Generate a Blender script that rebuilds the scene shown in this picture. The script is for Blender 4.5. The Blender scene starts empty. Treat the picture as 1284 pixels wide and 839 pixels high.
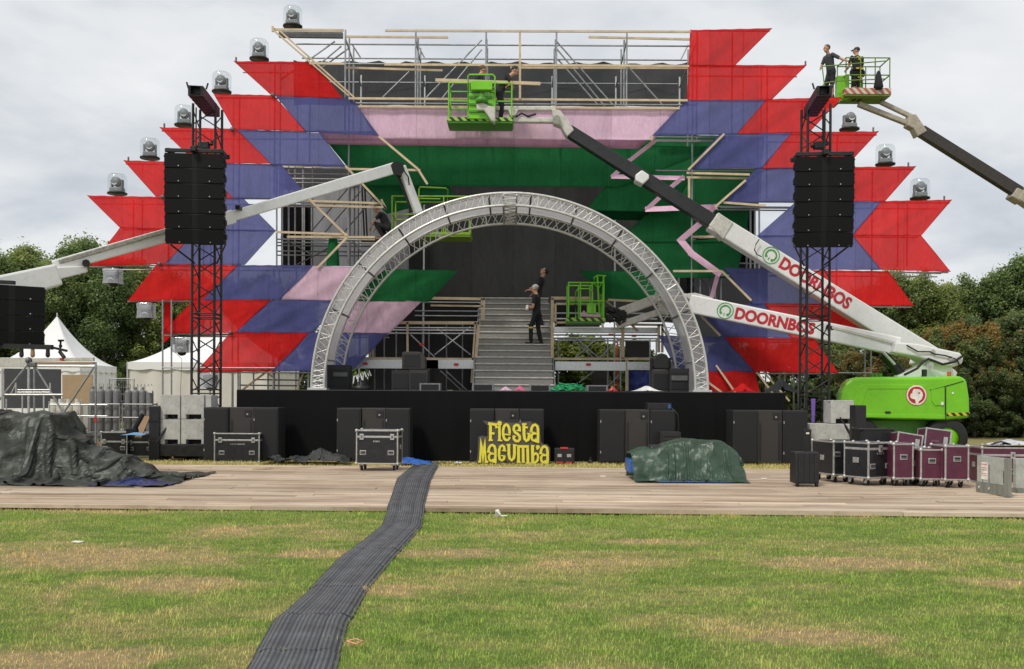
import bpy, bmesh, math, random
import numpy as np
from mathutils import Vector, Matrix, Euler
random.seed(7); np.random.seed(7)
SC = bpy.context.scene
COL = SC.collection
R = math.radians
# ---------------------------------------------------------------- camera model
F = 1242.0; CX = 642.0; HY = 497.0; CH = 1.6; ROLL = 0.0056
_c, _s = math.cos(ROLL), math.sin(ROLL)
def P(px, py, Y):
    """world point seen at a photo position at depth Y"""
    dx, dy = px - CX, py - HY
    u = dx*_c + dy*_s; v = -dx*_s + dy*_c
    return Vector((u/F*Y, Y, CH - v/F*Y))
def G(px, py, z=0.0):
    """ground point"""
    dx, dy = px - CX, py - HY
    u = dx*_c + dy*_s; v = -dx*_s + dy*_c
    Y = (CH - z)*F/v
    return Vector((u/F*Y, Y, z))
cam_d = bpy.data.cameras.new('camera'); cam = bpy.data.objects.new('camera', cam_d); COL.objects.link(cam)
cam_d.sensor_width = 36; cam_d.lens = F/1284*36; cam_d.shift_y = (HY - 419.5)/1284
cam.matrix_world = Matrix.Translation((0, 0, CH)) @ Euler((R(90), 0, 0)).to_matrix().to_4x4() @ Matrix.Rotation(ROLL, 4, 'Z')
cam_d.clip_end = 3000; cam_d.clip_start = 0.1
SC.camera = cam
SC.view_settings.view_transform = 'Standard'; SC.view_settings.look = 'None'; SC.view_settings.exposure = 0
# ---------------------------------------------------------------- materials
def new_mat(name):
    m = bpy.data.materials.new(name); m.use_nodes = True
    nt = m.node_tree; nt.nodes.clear()
    out = nt.nodes.new('ShaderNodeOutputMaterial')
    return m, nt, out
def N(nt, t, **kw):
    n = nt.nodes.new(t)
    for k, v in kw.items():
        if k.startswith('i_'):
            n.inputs[k[2:].replace('_', ' ')].default_value = v
        else: setattr(n, k, v)
    return n
def ramp(nt, fac, stops):
    r = nt.nodes.new('ShaderNodeValToRGB'); e = r.color_ramp.elements
    while len(e) < len(stops): e.new(0.5)
    for el, (p, c) in zip(e, stops):
        el.position = p; el.color = (c[0], c[1], c[2], 1)
    nt.links.new(fac, r.inputs[0]); return r
def mixc(nt, fac, a, b, mode='MIX'):
    n = nt.nodes.new('ShaderNodeMix'); n.data_type = 'RGBA'; n.blend_type = mode
    for v, k in ((fac, 0), (a, 6), (b, 7)):
        if hasattr(v, 'links') or hasattr(v, 'is_linked'): nt.links.new(v, n.inputs[k])
        elif k == 0: n.inputs[0].default_value = v
        else: n.inputs[k].default_value = (*v[:3], 1)
    return n.outputs[2]
def noise(nt, scale, detail=4, rough=.55, coord='Object', stretch=None, dist=0):
    tc = nt.nodes.new('ShaderNodeTexCoord')
    if coord == 'World':
        src = nt.nodes.new('ShaderNodeNewGeometry').outputs['Position']
    else: src = tc.outputs[coord]
    if stretch:
        mp = nt.nodes.new('ShaderNodeMapping'); mp.inputs['Scale'].default_value = stretch
        nt.links.new(src, mp.inputs[0]); src = mp.outputs[0]
    n = nt.nodes.new('ShaderNodeTexNoise'); n.inputs['Scale'].default_value = scale
    n.inputs['Detail'].default_value = detail; n.inputs['Roughness'].default_value = rough
    n.inputs['Distortion'].default_value = dist
    nt.links.new(src, n.inputs['Vector']); return n.outputs[0]
def bump(nt, h, strength, dist=.02):
    b = nt.nodes.new('ShaderNodeBump'); b.inputs['Strength'].default_value = strength; b.inputs['Distance'].default_value = dist
    nt.links.new(h, b.inputs['Height']); return b.outputs[0]
MATS = {}
def mat(name, col, rough=.6, metal=0, var=.25, scale=6, bmp=.0, bscale=None, stretch=None, dirt=0, spec=.5, coord='Object'):
    if name in MATS: return MATS[name]
    m, nt, out = new_mat(name)
    p = nt.nodes.new('ShaderNodeBsdfPrincipled'); p.inputs['Roughness'].default_value = rough; p.inputs['Metallic'].default_value = metal
    p.inputs['Specular IOR Level'].default_value = spec
    n = noise(nt, scale, 5, .6, coord, stretch)
    lo = [c*(1-var) for c in col]; hi = [min(1, c*(1+var)) for c in col]
    c = ramp(nt, n, [(.3, lo), (.7, hi)]).outputs[0]
    if dirt:
        d = noise(nt, scale*3.1, 6, .7, coord)
        f = ramp(nt, d, [(.52, (0, 0, 0)), (.72, (dirt,)*3)]).outputs[0]
        c = mixc(nt, f, c, (.09, .075, .06))
    nt.links.new(c, p.inputs['Base Color'])
    if bmp:
        nt.links.new(bump(nt, noise(nt, bscale or scale*8, 4, .6, coord, stretch), bmp), p.inputs['Normal'])
    rr = ramp(nt, n, [(.3, (max(0, rough-.1),)*3), (.7, (min(1, rough+.1),)*3)])
    nt.links.new(rr.outputs[0], p.inputs['Roughness'])
    nt.links.new(p.outputs[0], out.inputs[0]); MATS[name] = m; return m
def fabric_mat(name, col, transp=.10, transl=.35, var=.12, seams=True):
    """thin scrim cloth: partly see-through, glows a little from behind"""
    m, nt, out = new_mat(name)
    big = noise(nt, .55, 3, .5, 'World', (1, 1, .35)); fine = noise(nt, 22, 3, .7, 'World', (1, 1, .25))
    oi = nt.nodes.new('ShaderNodeObjectInfo')
    c = ramp(nt, big, [(.3, [x*(1-var) for x in col]), (.7, [min(1, x*(1+var)) for x in col])]).outputs[0]
    c = mixc(nt, .35, c, ramp(nt, fine, [(.3, [x*.72 for x in col]), (.7, [min(1, x*1.25) for x in col])]).outputs[0])
    c = mixc(nt, 1.0, c, ramp(nt, oi.outputs['Random'], [(0, (.86,)*3), (1, (1.06, 1.06, 1.06))]).outputs[0], 'MULTIPLY')
    if seams:   # sewn lengths of cloth: faint vertical seams and tone steps between lengths
        sx = nt.nodes.new('ShaderNodeSeparateXYZ'); g = nt.nodes.new('ShaderNodeNewGeometry'); nt.links.new(g.outputs['Position'], sx.inputs[0])
        def mth(op, a, b=None):
            n = nt.nodes.new('ShaderNodeMath'); n.operation = op
            nt.links.new(a, n.inputs[0])
            if b is not None: n.inputs[1].default_value = b
            return n.outputs[0]
        fx = mth('MULTIPLY', sx.outputs[0], 1/1.43); fr = mth('FRACT', fx); fl = mth('FLOOR', fx)
        seam = mth('LESS_THAN', fr, .022)
        wn = nt.nodes.new('ShaderNodeTexWhiteNoise'); wn.noise_dimensions = '1D'; nt.links.new(fl, wn.inputs['W'])
        c = mixc(nt, 1.0, c, ramp(nt, wn.outputs[0], [(0, (.88,)*3), (1, (1.07,)*3)]).outputs[0], 'MULTIPLY')
        c = mixc(nt, mth('MULTIPLY', seam, .35), c, [x*.45 for x in col])
    hm = nt.nodes.new('ShaderNodeAttribute'); hm.attribute_name = 'hem'
    hf = nt.nodes.new('ShaderNodeMath'); hf.operation = 'MULTIPLY'; nt.links.new(hm.outputs['Fac'], hf.inputs[0]); hf.inputs[1].default_value = .55
    c = mixc(nt, hf.outputs[0], c, [x*.4 for x in col])
    st = noise(nt, 2.4, 6, .7, 'World', (1, 1, .22), .3)      # rain streaks and dust
    c = mixc(nt, 1.0, c, ramp(nt, st, [(.25, (.80,)*3), (.5, (1, 1, 1)), (.75, (1.10, 1.10, 1.10))]).outputs[0], 'MULTIPLY')
    d = nt.nodes.new('ShaderNodeBsdfDiffuse'); t = nt.nodes.new('ShaderNodeBsdfTranslucent'); tr = nt.nodes.new('ShaderNodeBsdfTransparent')
    nt.links.new(c, d.inputs[0]); nt.links.new(c, t.inputs[0])
    b = bump(nt, noise(nt, 1.3, 3, .5, 'World', (1, 1, .5)), .35, .12); nt.links.new(b, d.inputs['Normal'])
    mx = nt.nodes.new('ShaderNodeMixShader'); mx.inputs[0].default_value = transl
    nt.links.new(d.outputs[0], mx.inputs[1]); nt.links.new(t.outputs[0], mx.inputs[2])
    m2 = nt.nodes.new('ShaderNodeMixShader'); m2.inputs[0].default_value = transp
    nt.links.new(mx.outputs[0], m2.inputs[1]); nt.links.new(tr.outputs[0], m2.inputs[2])
    nt.links.new(m2.outputs[0], out.inputs[0]); MATS[name] = m; return m
def clear_mat(name, tint, transp, rough=.08, milky=.0):
    m, nt, out = new_mat(name)
    tr = nt.nodes.new('ShaderNodeBsdfTransparent'); tr.inputs[0].default_value = (*tint, 1)
    gl = nt.nodes.new('ShaderNodeBsdfGlossy'); gl.inputs['Roughness'].default_value = rough
    df = nt.nodes.new('ShaderNodeBsdfDiffuse'); df.inputs[0].default_value = (.8, .82, .84, 1)
    n = noise(nt, 9, 4, .6)
    mx0 = nt.nodes.new('ShaderNodeMixShader'); mx0.inputs[0].default_value = milky
    nt.links.new(gl.outputs[0], mx0.inputs[1]); nt.links.new(df.outputs[0], mx0.inputs[2])
    lw = nt.nodes.new('ShaderNodeLayerWeight'); lw.inputs[0].default_value = .35
    fr = ramp(nt, lw.outputs['Facing'], [(0, (1-transp,)*3), (.75, (1-transp+.05,)*3), (1, (min(1, 1-transp+.5),)*3)]).outputs[0]
    fr = mixc(nt, .25, fr, n)
    mx = nt.nodes.new('ShaderNodeMixShader')
    nt.links.new(fr if milky else ramp(nt, lw.outputs['Facing'], [(0, (1-transp,)*3), (.75, (1-transp+.05,)*3), (1, (min(1, 1-transp+.5),)*3)]).outputs[0], mx.inputs[0])
    nt.links.new(tr.outputs[0], mx.inputs[1]); nt.links.new(mx0.outputs[0], mx.inputs[2])
    nt.links.new(mx.outputs[0], out.inputs[0]); MATS[name] = m; return m
def hazard_mat(name, a, b, freq, axis=(1, 0, 1)):
    m, nt, out = new_mat(name)
    tc = nt.nodes.new('ShaderNodeTexCoord'); dp = nt.nodes.new('ShaderNodeVectorMath'); dp.operation = 'DOT_PRODUCT'
    nt.links.new(tc.outputs['Object'], dp.inputs[0]); dp.inputs[1].default_value = axis
    m1 = nt.nodes.new('ShaderNodeMath'); m1.operation = 'MULTIPLY'; m1.inputs[1].default_value = freq; nt.links.new(dp.outputs['Value'], m1.inputs[0])
    m2 = nt.nodes.new('ShaderNodeMath'); m2.operation = 'FRACT'; nt.links.new(m1.outputs[0], m2.inputs[0])
    m3 = nt.nodes.new('ShaderNodeMath'); m3.operation = 'GREATER_THAN'; m3.inputs[1].default_value = .5; nt.links.new(m2.outputs[0], m3.inputs[0])
    p = nt.nodes.new('ShaderNodeBsdfPrincipled'); p.inputs['Roughness'].default_value = .5
    nt.links.new(mixc(nt, m3.outputs[0], a, b), p.inputs['Base Color']); nt.links.new(p.outputs[0], out.inputs[0])
    MATS[name] = m; return m
RED = fabric_mat('red scrim', (.84, .030, .030), .035, .35, .22)
PUR = fabric_mat('purple scrim', (.132, .140, .37), .05, .35, .2)
PNK = fabric_mat('pink scrim', (.84, .56, .70), .0, .25, .08)
PNKT = mat('pink trim cloth', (.84, .52, .68), .85, 0, .12, 3, .3, 9, None, 0, .1)
GRN = fabric_mat('green scrim', (.024, .165, .056), 0, .25)
MESH = fabric_mat('black debris mesh', (.048, .048, .050), .03, .15, .35)
GREYSH = fabric_mat('grey sheet', (.36, .36, .38), .02, .3)
ARCHF = fabric_mat('grey arch gauze', (.66, .65, .65), .08, .5, .15, False)
BLKCL = mat('black stage cloth', (.0075, .0075, .008), .9, 0, .3, 2.5, .25, 14, (1, 1, .15), 0, .15)
BACK = fabric_mat('charcoal backdrop', (.056, .056, .055), .0, .05, .1)
BLACK = mat('black paint', (.014, .014, .016), .5, 0, .3, 7, .05)
BLKMET = mat('black steel truss', (.022, .021, .021), .45, .3, .35, 9, .05)
ARRM = mat('array cabinet paint', (.0065, .0065, .007), .5, 0, .25, 40, .2, 90, None, 0, .25)
ARRG = mat('array grille', (.0045, .0045, .005), .6, 0, .25, 60, .2, 160, None, 0, .2)
GRILLE = mat('speaker grille', (.009, .009, .010), .6, 0, .25, 60, .2, 160)
SUBM = mat('subwoofer paint', (.019, .019, .021), .55, 0, .25, 40, .3, 90)
SUBB = mat('brown black plywood', (.037, .033, .030), .6, 0, .2, 30, .2, 70)
ALU = mat('aluminium', (.62, .62, .62), .38, .75, .12, 12, .03, dirt=.15)
STEEL = mat('galvanised tube', (.36, .37, .38), .42, .6, .2, 8, .04, dirt=.3)
DARKST = mat('dull steel tube', (.17, .17, .175), .5, .5, .25, 8, .04)
WOODB = mat('pale batten wood', (.60, .47, .31), .75, 0, .2, 3, .08, 30, (1, 1, 1), .15)
PLY = mat('plywood', (.33, .21, .11), .7, 0, .15, 3, .05, 40, (8, 1, .6))
CONC = mat('concrete', (.50, .49, .46), .9, 0, .18, 5, .35, 60, None, .35, .2)
WHITEP = mat('white boom paint', (.77, .77, .75), .42, 0, .05, 3, .02, 40, None, .16)
WHITED = mat('dirty white paint', (.58, .56, .50), .5, 0, .15, 7, .05, 40, None, .5)
GREENP = mat('bright green paint', (.185, .56, .012), .35, 0, .07, 3, .02, 30, None, .12)
GREEND = mat('dark green paint', (.06, .24, .015), .45, 0, .2, 6, .03, 30, None, .3)
YELGR = mat('yellow green paint', (.23, .40, .03), .45, 0, .15, 6)
BOOMBLK = mat('black boom steel', (.026, .026, .028), .38, .2, .25, 5, .03)
RUBBER = mat('rubber', (.016, .016, .016), .8, 0, .3, 20, .2)
HOSE = mat('black hose', (.010, .010, .010), .55)
YEL = mat('yellow sign paint', (.80, .70, .055), .5, 0, .08, 12, .03)
SIGNG = mat('grey sign board', (.085, .075, .072), .6, 0, .15, 8)
REDTXT = mat('red lettering', (.50, .018, .03), .5)
GREENTXT = mat('green emblem', (.05, .33, .05), .5)
EMRED = mat('emblem red', (.48, .02, .02), .5)
EMWHITE = mat('emblem white', (.80, .78, .70), .5)
CASEB = mat('black case laminate', (.013, .014, .017), .45, 0, .3, 10, .06, 60, None, .2)
CASEP = mat('purple case laminate', (.098, .018, .043), .42, 0, .2, 8, .05, 60, None, .25)
TRIM = mat('case aluminium edging', (.50, .50, .48), .4, .6, .2, 14, .05, dirt=.35)
TENT = mat('white tent canvas', (.80, .80, .79), .7, 0, .05, 1.2, .1, 3)
CYLG = mat('grey gas bottle', (.20, .20, .205), .5, .1, .2, 6, .05)
LAMPG = mat('lamp grey plastic', (.21, .215, .22), .5, 0, .25, 10)
LENS = mat('lens glass', (.75, .76, .78), .1, 0, .1, 4)
DOME = clear_mat('clear dome plastic', (.93, .95, .95), .93)
BAG = clear_mat('clear plastic bag', (.85, .86, .88), .72, .15, .6)
SKIN = mat('skin', (.50, .27, .18), .55, 0, .1, 12)
HAIRD = mat('dark hair', (.025, .016, .012), .7)
HAIRB = mat('brown hair', (.10, .055, .03), .7)
CLBLK = mat('black clothing', (.014, .014, .016), .85, 0, .3, 9, .2, 40)
CLGRY = mat('charcoal shirt', (.050, .052, .062), .85, 0, .2, 9, .2, 40)
CAPGR = mat('grey cap cloth', (.35, .35, .36), .8)
GLOVE = mat('white glove cloth', (.70, .70, .68), .8)
PURPC = mat('purple rag', (.16, .09, .36), .8, 0, .25, 9, .3, 20)
def tarp_mat(name, col, rough=.42):
    m, nt, out = new_mat(name); p = nt.nodes.new('ShaderNodeBsdfPrincipled'); p.inputs['Specular IOR Level'].default_value = .4
    n = noise(nt, 2.2, 5, .6); c = ramp(nt, n, [(.3, [x*.72 for x in col]), (.7, [x*1.25 for x in col])]).outputs[0]
    c = mixc(nt, ramp(nt, noise(nt, 5, 6, .7), [(.55, (0, 0, 0)), (.75, (.35,)*3)]).outputs[0], c, [x*1.7+.02 for x in col])
    p.inputs['Roughness'].default_value = rough; nt.links.new(c, p.inputs['Base Color'])
    g = nt.nodes.new('ShaderNodeNewGeometry'); tc = nt.nodes.new('ShaderNodeTexCoord'); acc = g.outputs['Normal']
    for sc_, k in ((2.6, .38), (7, .22)):     # crumpled sheet: flat facets between creases
        v = nt.nodes.new('ShaderNodeTexVoronoi'); v.inputs['Scale'].default_value = sc_
        dn = nt.nodes.new('ShaderNodeTexNoise'); dn.inputs['Scale'].default_value = 3.0; nt.links.new(tc.outputs['Object'], dn.inputs['Vector'])
        mxv = nt.nodes.new('ShaderNodeVectorMath'); mxv.operation = 'MULTIPLY_ADD'; nt.links.new(dn.outputs['Color'], mxv.inputs[0]); mxv.inputs[1].default_value = (.3, .3, .3); nt.links.new(tc.outputs['Object'], mxv.inputs[2]); nt.links.new(mxv.outputs[0], v.inputs['Vector'])
        s1 = nt.nodes.new('ShaderNodeVectorMath'); s1.operation = 'SUBTRACT'; nt.links.new(v.outputs['Color'], s1.inputs[0]); s1.inputs[1].default_value = (.5, .5, .5)
        s2 = nt.nodes.new('ShaderNodeVectorMath'); s2.operation = 'MULTIPLY_ADD'; nt.links.new(s1.outputs[0], s2.inputs[0]); s2.inputs[1].default_value = (k, k, k); nt.links.new(acc, s2.inputs[2]); acc = s2.outputs[0]
    nm = nt.nodes.new('ShaderNodeVectorMath'); nm.operation = 'NORMALIZE'; nt.links.new(acc, nm.inputs[0]); nt.links.new(nm.outputs[0], p.inputs['Normal'])
    nt.links.new(p.outputs[0], out.inputs[0]); MATS[name] = m; return m
GREYTARP = tarp_mat('olive grey tarpaulin', (.042, .047, .037), .46)
BLUET = tarp_mat('blue tarpaulin', (.03, .12, .42)); DBLUET = tarp_mat('navy tarpaulin', (.012, .022, .11))
DGREYTARP = tarp_mat('dark grey tarpaulin', (.042, .044, .042))
GREENTARP = tarp_mat('green tarpaulin', (.040, .076, .047), .38)
REDPL = mat('red plastic', (.55, .03, .03), .5)
ORANGE = mat('orange beacon', (.50, .10, .02), .35)
# ---------------------------------------------------------------- mesh builder
class MB:
    def __init__(s): s.v = []; s.f = []; s.sm = []
    def add(s, vs, fs, smooth=False):
        b = len(s.v); s.v += [tuple(v) for v in vs]; s.f += [tuple(i+b for i in f) for f in fs]; s.sm += [smooth]*len(fs); return s
    def box(s, c, size, M=None):
        hx, hy, hz = size[0]/2, size[1]/2, size[2]/2
        vs = [Vector((x, y, z)) for x in (-hx, hx) for y in (-hy, hy) for z in (-hz, hz)]
        if M is not None: vs = [M @ v for v in vs]
        c = Vector(c); vs = [v + c for v in vs]
        return s.add(vs, [(0, 1, 3, 2), (4, 6, 7, 5), (0, 4, 5, 1), (2, 3, 7, 6), (0, 2, 6, 4), (1, 5, 7, 3)])
    def box2(s, a, b): return s.box([(a[i]+b[i])/2 for i in range(3)], [abs(b[i]-a[i]) for i in range(3)])
    def tube(s, a, b, r, r2=None, seg=8, caps=True):
        a, b = Vector(a), Vector(b); d = b - a
        if d.length < 1e-6: return s
        r2 = r if r2 is None else r2
        q = d.to_track_quat('Z', 'Y'); vs = []
        for p, rr in ((a, r), (b, r2)):
            for k in range(seg):
                t = 2*math.pi*k/seg; vs.append(p + q @ Vector((rr*math.cos(t), rr*math.sin(t), 0)))
        s.add(vs, [(k, (k+1) % seg, seg+(k+1) % seg, seg+k) for k in range(seg)], True)
        if caps: s.add(vs[:seg], [tuple(reversed(range(seg)))]); s.add(vs[seg:], [tuple(range(seg))])
        return s
    def bar(s, a, b, w, h, up=(0, 0, 1), w2=None, h2=None):
        """rectangular bar from a to b; w along the horizontal side, h along the up side"""
        a, b = Vector(a), Vector(b); d = (b-a).normalized(); up = Vector(up)
        x = d.cross(up)
        if x.length < 1e-4: x = d.cross(Vector((0, 1, 0)))
        x.normalize(); z = x.cross(d).normalized()
        w2 = w if w2 is None else w2; h2 = h if h2 is None else h2
        vs = [p + x*i*ww/2 + z*j*hh/2 for p, ww, hh in ((a, w, h), (b, w2, h2)) for i, j in ((-1, -1), (1, -1), (1, 1), (-1, 1))]
        return s.add(vs, [(0, 3, 2, 1), (4, 5, 6, 7), (0, 1, 5, 4), (1, 2, 6, 5), (2, 3, 7, 6), (3, 0, 4, 7)])
    def path(s, pts, r, seg=6):
        pts = [Vector(p) for p in pts]; n = len(pts); rings = []
        for i, p in enumerate(pts):
            d = (pts[min(i+1, n-1)] - pts[max(i-1, 0)]); q = d.to_track_quat('Z', 'Y')
            rings += [p + q @ Vector((r*math.cos(2*math.pi*k/seg), r*math.sin(2*math.pi*k/seg), 0)) for k in range(seg)]
        fs = [(i*seg+k, i*seg+(k+1) % seg, (i+1)*seg+(k+1) % seg, (i+1)*seg+k) for i in range(n-1) for k in range(seg)]
        return s.add(rings, fs, True)
    def prism(s, pts, ext):
        """polygon extruded by vector"""
        n = len(pts); ext = Vector(ext); pts = [Vector(p) for p in pts]
        s.add(pts + [p+ext for p in pts], [tuple(range(n)), tuple(reversed(range(n, 2*n)))] + [(i, i+n, (i+1) % n + n, (i+1) % n) for i in range(n)]); return s
    def lathe(s, c, prof, seg=16, M=None, smooth=True):
        """prof: (r, z) list"""
        c = Vector(c); vs = []
        for r, z in prof:
            for k in range(seg):
                v = Vector((r*math.cos(2*math.pi*k/seg), r*math.sin(2*math.pi*k/seg), z))
                vs.append((M @ v if M is not None else v) + c)
        n = len(prof)
        return s.add(vs, [(i*seg+k, i*seg+(k+1) % seg, (i+1)*seg+(k+1) % seg, (i+1)*seg+k) for i in range(n-1) for k in range(seg)], smooth)
    def ball(s, c, r, seg=10, sc=(1, 1, 1), M=None):
        prof = [(math.sin(math.pi*i/6)*1.0, -math.cos(math.pi*i/6)) for i in range(7)]
        prof = [(max(a, .002)*1, b) for a, b in prof]
        c = Vector(c); vs = []
        for a, z in prof:
            for k in range(seg):
                v = Vector((a*math.cos(2*math.pi*k/seg)*r*sc[0], a*math.sin(2*math.pi*k/seg)*r*sc[1], z*r*sc[2]))
                vs.append((M @ v if M is not None else v) + c)
        return s.add(vs, [(i*seg+k, i*seg+(k+1) % seg, (i+1)*seg+(k+1) % seg, (i+1)*seg+k) for i in range(6) for k in range(seg)], True)
OFF = {}
def tag(o, label=None, cat=None, group=None, kind=None):
    for k, v in (('label', label), ('category', cat), ('group', group), ('kind', kind)):
        if v: o[k] = v
    return o
def thing(name, label, cat, loc=(0, 0, 0), group=None):
    o = bpy.data.objects.new(name, None); COL.objects.link(o); o.location = loc; o.empty_display_size = .2
    OFF[o.name] = Vector(loc); return tag(o, label, cat, group)
def build(mb, name, m, parent=None, label=None, cat=None, group=None, kind=None, bevel=0, seg=2, origin=None, weld=False):
    V = np.array(mb.v, dtype=float)
    if parent is not None: o0 = OFF[parent.name]
    elif origin is not None: o0 = Vector(origin)
    else: o0 = Vector(((V[:, 0].min()+V[:, 0].max())/2, (V[:, 1].min()+V[:, 1].max())/2, V[:, 2].min()))
    V = V - np.array(o0)
    me = bpy.data.meshes.new(name); me.from_pydata(V.tolist(), [], mb.f)
    me.polygons.foreach_set('use_smooth', mb.sm); me.update()
    bm = bmesh.new(); bm.from_mesh(me)
    if weld: bmesh.ops.remove_doubles(bm, verts=bm.verts, dist=1e-4)
    bmesh.ops.recalc_face_normals(bm, faces=bm.faces); bm.to_mesh(me); bm.free()
    me.materials.append(m)
    o = bpy.data.objects.new(name, me); COL.objects.link(o); OFF[o.name] = Vector(o0)
    if parent is not None: o.parent = parent
    else: o.location = o0
    if bevel:
        b = o.modifiers.new('bevel', 'BEVEL'); b.width = bevel; b.segments = seg; b.limit_method = 'ANGLE'; b.angle_limit = R(40); b.harden_normals = False
    return tag(o, label, cat, group, kind)
def copy_tree(o, parent=None):
    c = o.copy(); COL.objects.link(c); c.parent = parent
    if parent is not None and 'label' in c and 'category' in c: pass
    for ch in list(o.children): copy_tree(ch, c)
    return c
def place(root, loc, rz=0, label=None, group=None, scale=None):
    root.location = loc; root.rotation_euler = (0, 0, rz)
    if label: root['label'] = label
    if group: root['group'] = group
    if scale: root.scale = (scale,)*3
    return root
ORD = ['first', 'second', 'third', 'fourth', 'fifth', 'sixth', 'seventh', 'eighth', 'ninth', 'tenth', 'eleventh', 'twelfth', 'thirteenth', 'fourteenth', 'fifteenth', 'sixteenth']
def text_mesh(txt, size, bold=.0):
    cu = bpy.data.curves.new('t', 'FONT'); cu.body = txt; cu.size = size; cu.offset = bold; cu.resolution_u = 4
    ob = bpy.data.objects.new('t', cu); COL.objects.link(ob)
    dg = bpy.context.evaluated_depsgraph_get(); me = ob.evaluated_get(dg).to_mesh()
    vs = [v.co.copy() for v in me.vertices]; fs = [tuple(p.vertices) for p in me.polygons]
    ob.evaluated_get(dg).to_mesh_clear(); bpy.data.objects.remove(ob); bpy.data.curves.remove(cu)
    return vs, fs
# ---------------------------------------------------------------- world and sun
W = bpy.data.worlds.new('World'); SC.world = W; W.use_nodes = True
nt = W.node_tree; nt.nodes.clear()
wo = nt.nodes.new('ShaderNodeOutputWorld')
SUN_EL, SUN_AZ = R(52), R(215)     # azimuth clockwise from +Y: behind the camera, to its left
sky = nt.nodes.new('ShaderNodeTexSky'); sky.sky_type = 'NISHITA'; sky.sun_disc = False
sky.sun_elevation = SUN_EL; sky.sun_rotation = SUN_AZ
b1 = nt.nodes.new('ShaderNodeBackground'); b1.inputs[1].default_value = .10; nt.links.new(sky.outputs[0], b1.inputs[0])
tc = nt.nodes.new('ShaderNodeTexCoord'); sx = nt.nodes.new('ShaderNodeSeparateXYZ'); nt.links.new(tc.outputs['Generated'], sx.inputs[0])
def wm(op, a, b):
    n = nt.nodes.new('ShaderNodeMath'); n.operation = op
    for i, v in enumerate((a, b)):
        if isinstance(v, (int, float)): n.inputs[i].default_value = v
        else: nt.links.new(v, n.inputs[i])
    return n.outputs[0]
dz = wm('ADD', wm('MAXIMUM', sx.outputs[2], 0.0), .22)
cb = nt.nodes.new('ShaderNodeCombineXYZ'); nt.links.new(wm('DIVIDE', sx.outputs[0], dz), cb.inputs[0]); nt.links.new(wm('DIVIDE', sx.outputs[1], dz), cb.inputs[1])
cb.inputs[2].default_value = 4.3
def wn(scale, det, rough, dist):
    n = nt.nodes.new('ShaderNodeTexNoise'); n.inputs['Scale'].default_value = scale; n.inputs['Detail'].default_value = det
    n.inputs['Roughness'].default_value = rough; n.inputs['Distortion'].default_value = dist
    nt.links.new(cb.outputs[0], n.inputs['Vector']); return n.outputs[0]
cl = wm('ADD', wm('MULTIPLY', wn(1.5, 5, .5, .5), .72), wm('MULTIPLY', wn(4.2, 5, .55, .2), .28))
cr = ramp(nt, cl, [(.36, (.53, .57, .63)), (.45, (.68, .715, .76)), (.53, (.84, .86, .88)), (.62, (.94, .945, .945))])
hor = ramp(nt, sx.outputs[2], [(0.0, (.86, .875, .88)), (.16, (.84, .855, .865)), (.45, (.76, .785, .81))])
cc = mixc(nt, .80, hor.outputs[0], cr.outputs[0])
b2 = nt.nodes.new('ShaderNodeBackground'); b2.inputs[1].default_value = 1.0; nt.links.new(cc, b2.inputs[0])
mx = nt.nodes.new('ShaderNodeMixShader'); mx.inputs[0].default_value = .93
nt.links.new(b1.outputs[0], mx.inputs[1]); nt.links.new(b2.outputs[0], mx.inputs[2]); nt.links.new(mx.outputs[0], wo.inputs[0])
sl = bpy.data.lights.new('sun', 'SUN'); so = bpy.data.objects.new('sun', sl); COL.objects.link(so)
sl.energy = 2.1; sl.angle = R(10); sl.color = (1, .95, .87)
sd = Vector((math.sin(SUN_AZ)*math.cos(SUN_EL), math.cos(SUN_AZ)*math.cos(SUN_EL), math.sin(SUN_EL)))
so.rotation_euler = sd.to_track_quat('Z', 'Y').to_euler(); so.location = sd*60
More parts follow.
